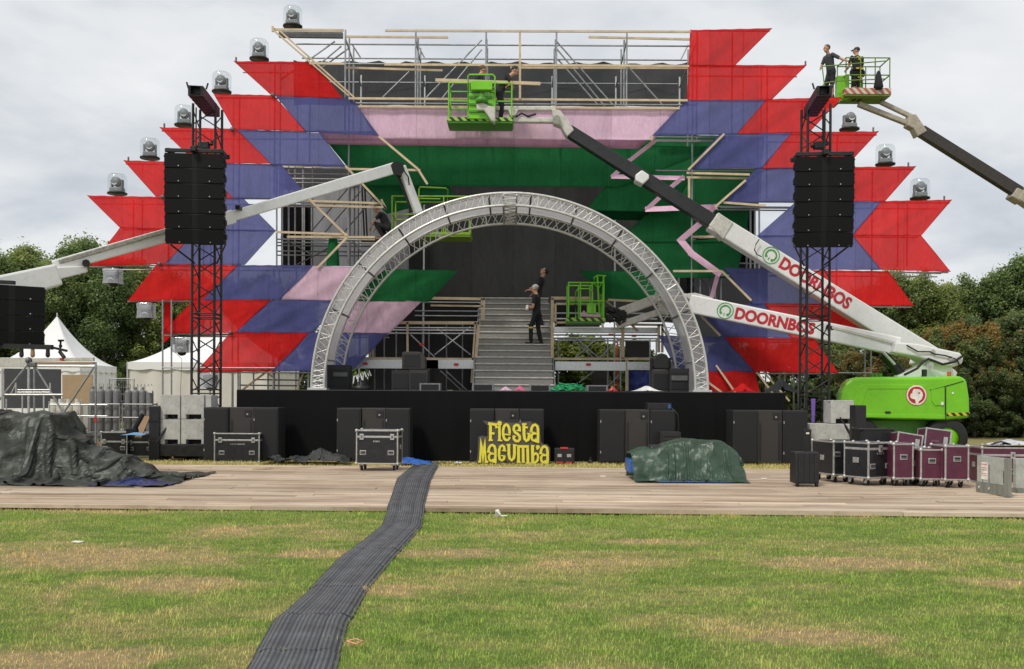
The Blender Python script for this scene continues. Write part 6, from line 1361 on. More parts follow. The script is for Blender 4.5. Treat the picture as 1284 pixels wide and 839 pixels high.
# crumpled plastic on the far right case
g = on(1263, 607)
cloth_obj(drape(g.x-.15, g.x+.75, g.y+.12, g.y+.75, 46, 34, lambda X, Y: np.where((X > g.x-.38) & (Y > g.y+.06), g.z+.665, .1)+.10*np.exp(-((X-g.x-.25)**2*9+(Y-g.y-.4)**2*14)), 100, 1.15, 12, .5, .84, .015), 'plastic_sheet', mat('crumpled clear plastic', (.52, .53, .54), .2, 0, .2, 9, .4, 20, spec=.8), 'crumpled clear plastic on top of the large purple case', 'plastic sheet')
cloth_obj(drape(g.x-.20, g.x+.12, g.y-.02, g.y+.35, 30, 30, lambda X, Y: np.where((Y > g.y+.06), g.z+.675, .3)+.08*np.exp(-((X-g.x+.02)**2*40+(Y-g.y-.18)**2*40)), 60, 1.15, 13, .5, .84, .012), 'plastic_bag', mat('black bag plastic', (.02, .02, .025), .25, 0, .3, 9, .4, 20), 'black plastic bag drooping over the edge of the large purple case', 'bag')
# ---------------------------------------------------------------- cable mat across the lawn
EL = [(310, 839), (344, 779), (379, 749.5), (424, 702), (451, 682), (478.6, 660), (488.6, 635), (498, 605), (518, 588), (526, 582)]; ER = [(422, 839), (436, 785), (458.6, 744.5), (491, 704.6), (512, 681), (528.5, 662), (533.5, 635), (540, 608), (550.5, 587), (553, 582)]
EL.insert(0, (278, 890)); ER.insert(0, (404, 890))
def edge_at(E, y):
    E = sorted(E, key=lambda q: q[1]); ys = [q[1] for q in E]; return float(np.interp(y, ys, [q[0] for q in E]))
ysamp = [890]; 
while ysamp[-1] > 582: ysamp.append(ysamp[-1] - max(.45, (ysamp[-1]-497)*.0085))
m, nt2, out = new_mat('ribbed rubber mat'); p = nt2.nodes.new('ShaderNodeBsdfPrincipled'); p.inputs['Roughness'].default_value = .62; p.inputs['Specular IOR Level'].default_value = .35
at = nt2.nodes.new('ShaderNodeAttribute'); at.attribute_name = 'tone'
c = ramp(nt2, at.outputs['Fac'], [(0, (.030, .031, .034)), (1, (.150, .153, .163))]).outputs[0]
c = mixc(nt2, 1, c, ramp(nt2, noise(nt2, 3.5, 6, .7, 'World'), [(.3, (.62, .61, .6)), (.6, (1, 1, 1)), (.8, (1.35, 1.3, 1.2))]).outputs[0], 'MULTIPLY')
c = mixc(nt2, ramp(nt2, noise(nt2, 5, 6, .75, 'World', (1, 1, 1)), [(.58, (0, 0, 0)), (.72, (.5,)*3)]).outputs[0], c, (.16, .14, .11))
nt2.links.new(c, p.inputs['Base Color']); nt2.links.new(bump(nt2, noise(nt2, 60, 3, .6, 'World'), .3), p.inputs['Normal']); nt2.links.new(p.outputs[0], out.inputs[0]); MATM = m
tm = thing('cable_mat', 'long black ribbed cable mat winding across the lawn and planks to the stage', 'cable mat', tuple(G(480, 665)))
K = 34; secs = [[]]; 
def zline(yv):
    L, Rr = G(edge_at(EL, yv), yv), G(edge_at(ER, yv), yv); return L, Rr
run_ = 0; last = None; rows = []
for yv in ysamp:
    L, Rr = zline(yv); mid = (L+Rr)/2
    if last is not None: run_ += (mid-last).length
    last = mid; rows.append((L, Rr, run_))
SECL = 1.02; parts_ = {}
for r_ in rows: parts_.setdefault(int(r_[2]/SECL), []).append(r_)
keys = sorted(parts_)
for ki, k in enumerate(keys):
    rs = list(parts_[k]); 
    if ki+1 < len(keys): rs.append(tuple([*parts_[keys[ki+1]][0]]))
    if len(rs) < 2: continue
    rg = random.Random(k); sh = Vector((rg.uniform(-.004, .004), 0, 0)); vs = []; tones = []
    for ri, (L, Rr, s_) in enumerate(rs):
        if ri == len(rs)-1 and ki+1 < len(keys): L_, R_ = L.lerp(rs[ri-1][0], .16), Rr.lerp(rs[ri-1][1], .16)
        else: L_, R_ = L, Rr
        for i in range(K+1):
            u = i/K; q = L_.lerp(R_, u) + sh; e = min(u, 1-u); prof = min(1, e/.12)
            rib = (i % 2)*.0035*prof; chan = .010*(.5+.5*math.cos((u-.5)*math.pi*6))*prof
            zb = max(walk_z(q.x, q.y), walk_z(q.x, q.y+.06)*.9, walk_z(q.x, q.y+.14)*.5)
            vs.append(Vector((q.x, q.y, zb + .014 + .020*prof + rib + chan)))
    w = K+1; fs = []; fc = []
    for j in range(len(rs)-1):
        for i in range(K):
            fs.append((j*w+i, j*w+i+1, (j+1)*w+i+1, (j+1)*w+i)); u = (i+.5)/K
            tn = .58 + (.34 if i % 2 else -.34) - (.25 if abs(u-.72) < .03 or abs(u-.27) < .015 else 0) + rg.uniform(-.05, .05) - (.2 if u < .05 or u > .95 else 0) + (.18 if .4 < u < .55 and (int(rs[j][2]*9) % 3 == 0) else 0); fc.append(tn)
    n0 = len(vs); sk = [Vector((v.x, v.y, walk_z(v.x, v.y)+.001)) for v in vs]
    # skirt edges down to the ground
    vs2 = list(vs); 
    for j in range(len(rs)):
        for i in (0, K): vs2.append(sk[j*w+i])
    for j in range(len(rs)-1):
        a_ = n0+2*j; fs.append((j*w, (j+1)*w, a_+2, a_)); fs.append((j*w+K, a_+1, a_+3, (j+1)*w+K)); fc += [.2, .2]
    mb = MB(); mb.add(vs2, fs, False); o = build(mb, 'mat_section', MATM, tm)
    at_ = o.data.attributes.new('tone', 'FLOAT', 'FACE'); at_.data.foreach_set('value', np.clip(fc, 0, 1))
g = on(435, 812); build(MB().path([g+Vector((0, 0, .04)), g+Vector((.05, .02, .05)), g+Vector((.1, 0, .04)), g+Vector((.06, -.03, .03)), g+Vector((0, 0, .04))], .006), 'string_loop', mat('orange string', (.75, .35, .2)), None, 'small orange string loop lying at the right edge of the cable mat', 'string')
g = G(627, 650); mb = MB(); mb.prism([g+Vector(v) for v in ((-.07, 0, .02), (.02, .03, .02), (.09, .02, .03), (.02, -.03, .03), (-.02, -.01, .11), (-.06, -.02, .1))], (0, .02, .01)); build(mb, 'paper_scrap', EMWHITE, None, 'white paper scrap on the lawn right of the cable mat', 'litter')
for (px, py, lab) in ((756, 598, 'small white scrap on the planks left of the green tarpaulin'), (958, 601, 'tiny white scrap on the planks right of the green tarpaulin'), (96, 681, 'tiny white scrap on the lawn at the left')):
    g = on(px, py); mb = MB(); mb.prism([g+Vector(v) for v in ((-.06, 0, .008), (.05, -.03, .008), (.07, .04, .01), (-.03, .05, .015))], (0, 0, .006)); build(mb, 'paper_scrap', EMWHITE, None, lab, 'litter')
mb = MB(); a, b = on(316, 588.5), on(498, 587); mb.bar(a+Vector((0, 0, .025)), b+Vector((0, 0, .025)), .08, .04); build(mb, 'loose_board', WOODB, None, 'long pale board lying along the back edge of the planks', 'board')

# cables trailing from the subwoofers over the grass
for (a, b, lab) in (((352, 578), (420, 583), 'thin black cable lying between the first and second subwoofer trios'), ((515, 579), (588, 583), 'thin black cable lying between the second trio and the lettered sign'), ((848, 578), (918, 584), 'thin black cable lying between the fourth and fifth subwoofer trios')):
    rg = random.Random(a[0]); p0, p1 = G(*a), G(*b); p0.y = 23.35; p1.y = 23.25; n = 14
    build(MB().path([p0.lerp(p1, i/n) + Vector((0, rg.uniform(-.07, .07), .02)) for i in range(n+1)], .013), 'cable', HOSE, None, lab, 'cable', 'cables along the stage front')
# ---------------------------------------------------------------- tents
def pagoda(label, pc, Y, half, eave, peak, wall=TENT, valance=.28):
    c = P(pc, 497, Y+half); t = thing('pagoda_tent', label, 'tent', (c.x, Y+half, 0), 'white pagoda tents'); n = 14; cx_, cy_ = c.x, Y+half
    mb = MB(); vs = []; m = 12
    corners = [(-1, -1), (1, -1), (1, 1), (-1, 1)]
    for j in range(n+1):
        s_ = j/n; hw = half*(1-s_)**1.0 + .02; z = eave + (peak-eave)*(s_**1.9*.72 + s_*.28)
        for k in range(4):
            a, b = corners[k], corners[(k+1) % 4]
            for i in range(m):
                u = i/m; x = (a[0]+(b[0]-a[0])*u)*hw; y = (a[1]+(b[1]-a[1])*u)*hw; sag = .10*math.sin(math.pi*u)*s_*(1-s_)*2
                vs.append((cx_+x, cy_+y, z-sag))
    w = 4*m
    mb.add(vs, [(j*w+i, j*w+(i+1) % w, (j+1)*w+(i+1) % w, (j+1)*w+i) for j in range(n) for i in range(w)], True); build(mb, 'roof', TENT, t)
    for k in range(4):
        a, b = corners[k], corners[(k+1) % 4]; p = Vector((cx_+a[0]*(half+.03), cy_+a[1]*(half+.03), 0)); q = Vector((cx_+b[0]*(half+.03), cy_+b[1]*(half+.03), 0)); mb = MB(); vs = []
        for i in range(25):
            u = i/24; r_ = p.lerp(q, u)
            for z in (eave-valance-.05*abs(math.sin(u*math.pi*6)), eave+.02): vs.append((r_.x, r_.y, z))
        mb.add(vs, [(2*i, 2*i+2, 2*i+3, 2*i+1) for i in range(24)], True); build(mb, 'valance', TENT, t)
        p2 = Vector((cx_+a[0]*half*.985, cy_+a[1]*half*.985, 0)); q2 = Vector((cx_+b[0]*half*.985, cy_+b[1]*half*.985, 0)); mb = MB(); vs = []; nn = (q2-p2).cross(Vector((0, 0, 1))).normalized()
        for i in range(41):
            u = i/40; r_ = p2.lerp(q2, u) + nn*.03*math.sin(u*40)
            for z in (0.02, eave*.5, eave-.1): vs.append((r_.x, r_.y, z))
        mb.add(vs, [(3*i+e, 3*i+3+e, 3*i+4+e, 3*i+1+e) for i in range(40) for e in (0, 1)], True); build(mb, 'side_wall', wall, t)
        build(MB().tube((cx_+a[0]*half, cy_+a[1]*half, 0), (cx_+a[0]*half, cy_+a[1]*half, eave), .04), 'pole', ALU, t)
    build(MB().tube((cx_, cy_, peak-.05), (cx_, cy_, peak+.18), .03), 'finial', ALU, t)
    return t
CREAM = mat('cream tent wall', (.66, .64, .58), .75, 0, .06, 1.2, .12, 3)
pt1 = pagoda('white pagoda tent with a sharp peak at the far left', 71, 44.9, 2.0, 2.93, 5.25)
pagoda('white pagoda tent behind the left tower and the gas bottles', 274, 43.0, 3.05, 2.98, 5.6, CREAM)
BRN = mat('brown site board', (.40, .29, .175), .8, 0, .12, 3, .05, 20); SLATE = mat('slate grey board', (.050, .053, .058), .7, 0, .2, 4, .06)
mb = MB(); mb.prism([P(x, y, 36) for x, y in ((78, 470), (116, 470), (116, 508), (78, 508))], (0, .04, 0)); build(mb, 'site_board', BRN, None, 'brown wooden board under the left tent eave', 'board')
mb = MB(); mb.prism([P(x, y, 30) for x, y in ((5, 462), (76, 463), (76, 512), (5, 512))], (0, .04, 0)); build(mb, 'site_board', SLATE, None, 'slate grey board behind the alloy frame at the left', 'board')
# alloy frame of scaffold tubes at the left
t = thing('alloy_frame', 'alloy tube frame with a pale beam standing behind the big olive grey tarpaulin', 'scaffold', tuple(G(60, 560)))
YL = 26.0
mb = MB(); mb.bar(P(-40, 454.5, YL+.8), P(40, 454.5, YL+.8), .1, .26); mb.bar(P(40, 451.5, YL+.8), P(118, 450.5, YL+.8), .1, .10); build(mb, 'pale_beam', WHITED, t, bevel=.01)
mb = MB(); mb.bar(P(40, 455.5, YL+.7), P(118, 455.5, YL+.7), .08, .06); build(mb, 'brown_beam', PLY, t)
for a, b, r in (((36, 452), (36, 570), .034), ((43, 455), (43, 570), .028), ((120, 454), (120, 570), .028), ((3, 462), (3, 570), .03), (((40, 459)), (119, 459.5), .03), ((35, 457), (-12, 515), .028), ((43, 458), (98, 548), .028), ((118, 460), (73, 528), .028)):
    build(MB().tube(P(*a, YL), P(*b, YL), r), 'tube', ALU if r > .028 else STEEL, t)
mb = MB(); mb.ball(P(36, 452, YL-.03), .09); mb.box(P(40, 457, YL-.03), (.24, .1, .12)); build(mb, 'coupler', DARKST, t, bevel=.02)
mb = MB(); mb.box(P(77.5, 450.5, YL+.7), (.1, .03, .07)); mb.box(P(119.5, 526, YL-.04), (.05, .03, .13)); build(mb, 'red_tag', REDPL, t)
for a, b, r in (((6, 495), (79, 495), .026), ((22, 489), (63, 489), .02), ((22, 492), (63, 492), .02), ((28, 495), (28, 560), .02), ((55, 495), (55, 560), .024), ((20, 480), (20, 495), .02), ((63, 480), (63, 495), .02), ((8, 500), (8, 560), .02), ((20, 482), (14, 494), .02)):
    build(MB().tube(P(*a, YL-.6), P(*b, YL-.6), r), 'tube', ALU, t)
# gas bottles in two racks
def bottle(label, px, py_top, Y, r, h, m, zb, group, kind=0):
    c = P(px, py_top, Y); t = thing('gas_bottle', label, 'gas bottle', (c.x, Y, zb), group)
    build(MB().lathe((c.x, Y, zb), [(.001, 0), (r*.92, 0), (r, .03), (r, h-.10), (r*.9, h-.05), (r*.55, h-.01), (.001, h)], 20), 'body', m, t)
    mb = MB(); mb.lathe((c.x, Y, zb+h-.01), [(.035, 0), (.03, .05), (.02, .10), (.001, .11)], 10); mb.tube((c.x-.05, Y, zb+h+.05), (c.x+.05, Y, zb+h+.05), .016); build(mb, 'valve', DARKST, t)
    if kind == 0:
        mb = MB()
        for a in (-1, 1): mb.path([(c.x+a*r*.55, Y, zb+h-.02), (c.x+a*r*.6, Y, zb+h+.12), (c.x+a*.04, Y, zb+h+.17)], .012)
        build(mb, 'valve_guard', STEEL, t)
    else:
        mb = MB(); k = 18; vs = []
        for i in range(k+1):
            a = R(20+320*i/k)
            for z in (zb+h-.02, zb+h+.09): vs.append((c.x+r*.62*math.cos(a), Y+r*.62*math.sin(a), z))
        mb.add(vs, [(2*i, 2*i+2, 2*i+3, 2*i+1) for i in range(k)], True); build(mb, 'collar', m, t)
    return t
YGB = 31.5; zb_ = .20
for i, px in enumerate((117, 127, 137, 146.5)): bottle(['leftmost', 'second', 'third', 'rightmost'][i] + ' tall grey gas bottle in the left rack', px, 487.5, YGB, .115, P(px, 487.5, YGB).z-zb_, CYLG, zb_, 'tall grey gas bottles')
for i, px in enumerate((161, 170.3, 179.2, 188)): bottle(['leftmost', 'second', 'third', 'rightmost'][i] + ' tall grey gas bottle in the right rack', px, 488.5, YGB, .113, P(px, 488.5, YGB).z-zb_, CYLG, zb_, 'tall grey gas bottles')
mb = MB(); mb.prism([P(x, y, YGB-.2) for x, y in ((184, 484), (191, 484), (190.5, 493), (185, 492))], (0, .01, 0)); build(mb, 'paper_tag', EMWHITE, None, 'white paper tag tied to the rightmost gas bottle', 'tag')
def rack(label, x0, x1):
    a, b = P(x0, 500, YGB-.2).x, P(x1, 500, YGB-.2).x; t = thing('bottle_rack', label, 'rack', ((a+b)/2, YGB, 0), 'gas bottle racks')
    for x in (a, b):
        for y in (YGB-.2, YGB+.22): build(MB().tube((x, y, .16), (x, y, 1.32), .022), 'post', STEEL, t)
    for z in (1.28, .86):
        build(MB().tube((a, YGB-.2, z), (b, YGB-.2, z), .024), 'rail', STEEL, t); build(MB().tube((a, YGB+.22, z), (b, YGB+.22, z), .024), 'rail', STEEL, t)
    mb = MB(); mb.box2((a-.05, YGB-.25, .17), (b+.05, YGB+.28, .199)); mb.box2((a-.05, YGB-.26, .30), (b+.05, YGB-.24, .42)); build(mb, 'tray', STEEL, t)
    mb = MB()
    for k in range(7): mb.box2((a-.05+(b-a)*k/6.2, YGB-.3, .10), (a+.05+(b-a)*k/6.2, YGB+.3, .168))
    for k in range(3): mb.box2((a-.05, YGB-.3+k*.25, 0), (b+.1, YGB-.2+k*.25, .099))
    build(mb, 'pallet', WOODB, t)
rack('galvanised rack holding the left four gas bottles', 111, 150); rack('galvanised rack holding the right four gas bottles', 154, 191)
for i, px in enumerate((67, 77, 87, 98)): bottle(['leftmost', 'second', 'third', 'rightmost'][i] + ' short white gas bottle behind the alloy frame', px, 504, 29.5, .14, .88, WHITED, P(px, 504, 29.5).z-.88, 'short white gas bottles', 1)
t = thing('bottle_rack', 'low rack of tubes around the short white gas bottles', 'rack', tuple(G(84, 551))); YW = 29.2; a, b = P(62, 500, YW).x, P(105, 500, YW).x; zz0 = P(80, 504, 29.5).z-.90
for x in (a, a+(b-a)*.9): build(MB().tube((x, YW, 0), (x, YW, P(0, 503, YW).z), .024), 'post', ALU, t)
for y in (507, 521): build(MB().tube((a, YW, P(0, y, YW).z), (b+.7, YW, P(0, y, YW).z), .022), 'rail', ALU, t)
mb = MB(); mb.box2((a-.05, YW-.05, max(.02, zz0-.06)), (b+.1, YW+.75, zz0-.002)); mb.box2((a, YW, 0), (a+.1, YW+.6, max(.03, zz0-.06))); mb.box2((b-.1, YW, 0), (b, YW+.6, max(.03, zz0-.06))); build(mb, 'tray', STEEL, t)
# clutter in front of the right rack
mb = MB(); mb.bar(P(173, 549, 24.2), P(184, 522, 24.6), .03, .17, (1, 0, 0)); build(mb, 'plywood_offcut', PLY, None, 'brown plywood offcut leaning on the right gas bottle rack', 'board')
cloth_obj(drape(P(160, 548, 23.6).x, P(186, 548, 23.6).x, 23.2, 23.7, 26, 22, lambda X, Y: .63+.06*np.exp(-((X-P(174, 548, 23.6).x)**2*20+(Y-23.45)**2*30)), 50, 1.1, 21, .6, .88, .01), 'plastic_sheet', mat('light blue plastic', (.12, .35, .60), .4, 0, .3, 9, .3, 18), 'light blue plastic lying on the black flight case left of the blocks', 'plastic sheet')
mb = MB(); c = P(166, 541, 24.0); mb.box(c, (.25, .2, .14)); mb.tube(c+Vector((.05, 0, .05)), c+Vector((.25, 0, .42)), .06); build(mb, 'tool_heap', CLBLK, None, 'dark heap of gear before the right gas bottle rack', 'gear', bevel=.03)
# mesh fence far behind
t = thing('mesh_fence', 'wire mesh site fence between the two white tents', 'fence', tuple(P(150, 497, 40)-Vector((0, 0, 1.6)))); a, b = P(137, 497, 40).x, P(168, 497, 40).x; z1 = P(0, 474, 40).z
for x in (a, b): build(MB().tube((x, 40, 0), (x, 40, z1), .025), 'post', STEEL, t)
mb = MB()
for k in range(1, 14): mb.tube((a+(b-a)*k/14, 40, .15), (a+(b-a)*k/14, 40, z1), .006, seg=4)
for k in range(8): mb.tube((a, 40, .2+k*.28), (b, 40, .2+k*.28), .006, seg=4)
mb.tube((a, 40, z1), (b, 40, z1), .02); mb.tube((a, 40, .15), (b, 40, .15), .02); build(mb, 'wire_mesh', STEEL, t)
# red fabric post by the bagged lamps
mb = MB(); mb.prism([P(x, y, 29.3) for x, y in ((206, 377), (214, 377), (212, 424), (205, 430))], (0, .06, 0)); build(mb, 'banner', RED, None, 'narrow red cloth wrapped down a post left of the left tower', 'banner', 'red banners on the stage front')
# ---------------------------------------------------------------- gear on the stage deck
def spk(label, x0, x1, y0, Y, d, m=SUBM, chamfer=0, yb_=491, name='stage_speaker', grp=None):
    a = P(x0, y0, Y); b = P(x1, yb_, Y); t = thing(name, label, 'speaker', ((a.x+b.x)/2, Y+d/2, b.z), grp); zb = b.z if yb_ != 491 else DZ; w = b.x-a.x; ch = chamfer*w
    mb = MB(); mb.prism([Vector((x, Y, z)) for x, z in ((a.x, zb), (b.x, zb), (b.x, a.z-ch*1.2), (b.x-ch, a.z), (a.x+ch*.3, a.z), (a.x, a.z-ch*.3))], (0, d, 0)); build(mb, 'cabinet', m, t, bevel=.015)
    mb = MB(); mb.box2((a.x+w*.08, Y-.012, zb+(a.z-zb)*.12), (b.x-w*.08-ch*.6, Y+.004, a.z-(a.z-zb)*.16)); build(mb, 'grille', GRILLE, t, bevel=.004)
    return t
t = spk('tall dark side fill speaker at the left foot of the arch', 410, 437, 457.5, 26.6, .6)
mb = MB(); a = P(418, 472, 26.57); b = P(436, 467, 26.57); mb.box2((a.x, 26.56, a.z), (b.x, 26.58, b.z)); build(mb, 'horn', mat('grey horn', (.12, .12, .12)), t)
t = spk('tall dark side fill speaker at the right foot of the arch', 840, 864, 462, 26.6, .6)
mb = MB(); a = P(842, 477, 26.57); b = P(862, 471, 26.57); mb.box2((a.x, 26.56, a.z), (b.x, 26.58, b.z)); build(mb, 'horn', mat('grey horn', (.12, .12, .12)), t)
spk('dark bass cabinet in the left stack on the stage, right half', 513, 536, 463.5, 26.6, .6, SUBB); spk('dark bass cabinet in the left stack on the stage, left half', 491, 512.5, 464, 26.6, .6)
t = spk('wedge topped speaker crowning the left stack on the stage', 504, 533, 441, 26.6, .5, SUBB, .22, 463)
spk('grey monitor box before the left stack on the stage', 526, 552, 480.5, 25.9, .5, LAMPG); spk('low grey monitor box at the foot of the stairs, left', 592, 619, 481, 25.4, .5, LAMPG)
spk('low grey monitor box at the foot of the stairs, right', 664, 690, 482, 25.4, .5, LAMPG); spk('low grey monitor box right of the green rope heap', 736, 762, 483, 25.6, .5, LAMPG)
spk('dark bass cabinet under the round topped light, right', 818, 839, 464, 26.9, .5, SUBB)
c = P(829.5, 464, 26.9); t = thing('stage_light', 'rounded dark stage light on the right cabinet', 'stage lamp', tuple(c)); mb = MB(); mb.prism([c+Vector((x, 0, z)) for x, z in ((-.19, .02), (.19, .02), (.22, .12), (.21, .30), (.14, .42), (0, .46), (-.14, .42), (-.21, .30), (-.22, .12))], (0, .36, 0)); build(mb, 'head', BLKMET, t, bevel=.03)
mb = MB()
for s_ in (-1, 1): mb.bar(c+Vector((s_*.25, .2, 0)), c+Vector((s_*.25, .2, .34)), .05, .08, (1, 0, 0))
build(mb, 'yoke', BLKMET, t, bevel=.01)
c = P(453, 490, 26.2); t = thing('stage_light', 'dark stage light with white cable tangle beside the left side fill', 'stage lamp', (c.x, c.y, DZ)); mb = MB(); mb.lathe((c.x, c.y, DZ), [(.001, 0), (.26, 0), (.26, .1), (.16, .13), (.18, .26), (.1, .38), (.001, .4)], 18); build(mb, 'body', BLKMET, t)
rg = random.Random(2); WC = mat('white cable', (.6, .6, .6))
for k in range(4):
    x = 443+k*6; build(MB().path([P(x, 481-k*2, 26.0)] + [P(x+1.5*i+rg.uniform(-1, 1), 472-k*1.2+(4 if i % 2 else -2)+rg.uniform(-1.5, 1.5), 26.0) for i in range(4)], .018), 'white_cable', WC, t)
# green rope heap
t = thing('rope_heap', 'heap of bright green rope on the stage edge right of the stairs', 'rope', tuple(P(713, 491, 25.5))); rg = random.Random(5); GRP = mat('bright green rope', (.02, .35, .13), .6, 0, .3, 12)
c = P(713, 491, 25.5); mb = MB()
for k in range(70):
    a0 = rg.uniform(0, 6.28); r = rg.uniform(.1, .42); h = .20*(1-(r/.46)**2)*rg.uniform(.5, 1.1)+.02; q = Vector((c.x+math.cos(a0)*r*.9, c.y+math.sin(a0)*r*.5, DZ+h)); pts = [q + Vector((math.cos(i*.9+k)*.13, math.sin(i*.9+k)*.10, rg.uniform(-.015, .02)-abs(i-3)*.012)) for i in range(7)]
    mb.path([Vector((p.x, p.y, max(DZ+.012, p.z))) for p in pts], .011, 5)
build(mb, 'rope', GRP, t)
def heap(label, px, w, h, m, Y=25.5, nm='cloth_heap', cat='cloth', sd=1):
    c = P(px, 491, Y); a, d = c.x-w/2, w*.6
    cloth_obj(drape(a, a+w, Y-d/2, Y+d/2, 26, 20, lambda X, Y_: DZ+.01+h*np.exp(-((X-c.x)**2/(w*w*.06)+(Y_-Y)**2/(d*d*.08))), 50, 1.12, sd, .6, .9, .01), nm, m, label, cat)
heap('white cloth heap on the stage edge at the right', 811, .85, .14, GLOVE, sd=31); heap('pale pink cloth heap at the foot of the stairs, left piece', 634, .42, .10, PNK, sd=32); heap('red pink cloth heap at the foot of the stairs, right piece', 652, .40, .12, mat('crimson pink cloth', (.62, .10, .20), .8, 0, .2, 8), sd=33)
heap('small red cloth heap on the stage edge between rope and white cloth', 768, .3, .12, REDPL, sd=34); heap('crumpled red banner heap at the right foot of the arch', 931, .75, .22, RED, 26.0, 'cloth_heap', 'cloth', 35)
heap('black cable heap at the right end of the stage', 979, .9, .35, CLBLK, 25.6, 'cable_heap', 'cable', 36)
# ---------------------------------------------------------------- trees
def leaf_mat(name, stops, orange=0):
    m, nt, out = new_mat(name); at = nt.nodes.new('ShaderNodeAttribute'); at.attribute_name = 'tone'; oi = nt.nodes.new('ShaderNodeObjectInfo')
    c = ramp(nt, at.outputs['Fac'], stops).outputs[0]
    c = mixc(nt, 1, c, ramp(nt, oi.outputs['Random'], [(0, (.72, .80, .75)), (.5, (1, 1, 1)), (1, (1.25, 1.12, .85))]).outputs[0], 'MULTIPLY')
    if orange:
        g = nt.nodes.new('ShaderNodeTexCoord'); sp = nt.nodes.new('ShaderNodeSeparateXYZ'); nt.links.new(g.outputs['Object'], sp.inputs[0])
        hz = nt.nodes.new('ShaderNodeMath'); hz.operation = 'MULTIPLY'; nt.links.new(ramp(nt, noise(nt, .55, 4, .6, 'World'), [(.47, (0, 0, 0)), (.62, (1, 1, 1))]).outputs[0], hz.inputs[0])
        zz = nt.nodes.new('ShaderNodeMapRange'); zz.inputs[1].default_value = 2.2; zz.inputs[2].default_value = 3.8; nt.links.new(sp.outputs[2], zz.inputs[0]); nt.links.new(zz.outputs[0], hz.inputs[1])
        k = nt.nodes.new('ShaderNodeMath'); k.operation = 'MULTIPLY'; k.inputs[1].default_value = orange; nt.links.new(hz.outputs[0], k.inputs[0])
        c = mixc(nt, k.outputs[0], c, (.46, .24, .06))
    d = nt.nodes.new('ShaderNodeBsdfDiffuse'); t = nt.nodes.new('ShaderNodeBsdfTranslucent'); gl = nt.nodes.new('ShaderNodeBsdfGlossy'); gl.inputs['Roughness'].default_value = .5
    nt.links.new(c, d.inputs[0]); nt.links.new(c, t.inputs[0]); a = nt.nodes.new('ShaderNodeMixShader'); a.inputs[0].default_value = .48; nt.links.new(d.outputs[0], a.inputs[1]); nt.links.new(t.outputs[0], a.inputs[2])
    b = nt.nodes.new('ShaderNodeMixShader'); b.inputs[0].default_value = .035; nt.links.new(a.outputs[0], b.inputs[1]); nt.links.new(gl.outputs[0], b.inputs[2]); nt.links.new(b.outputs[0], out.inputs[0]); return m
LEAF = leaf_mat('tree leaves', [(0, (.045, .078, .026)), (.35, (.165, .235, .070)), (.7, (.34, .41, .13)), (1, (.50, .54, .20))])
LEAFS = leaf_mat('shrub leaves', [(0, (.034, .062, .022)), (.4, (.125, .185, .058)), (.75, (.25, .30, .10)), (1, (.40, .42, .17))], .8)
LEAFY = leaf_mat('light shrub leaves', [(0, (.05, .08, .015)), (.5, (.13, .18, .03)), (1, (.27, .32, .08))])
BARK = mat('bark', (.075, .060, .045), .9, 0, .3, 8, .5, 18, (1, 1, .3))
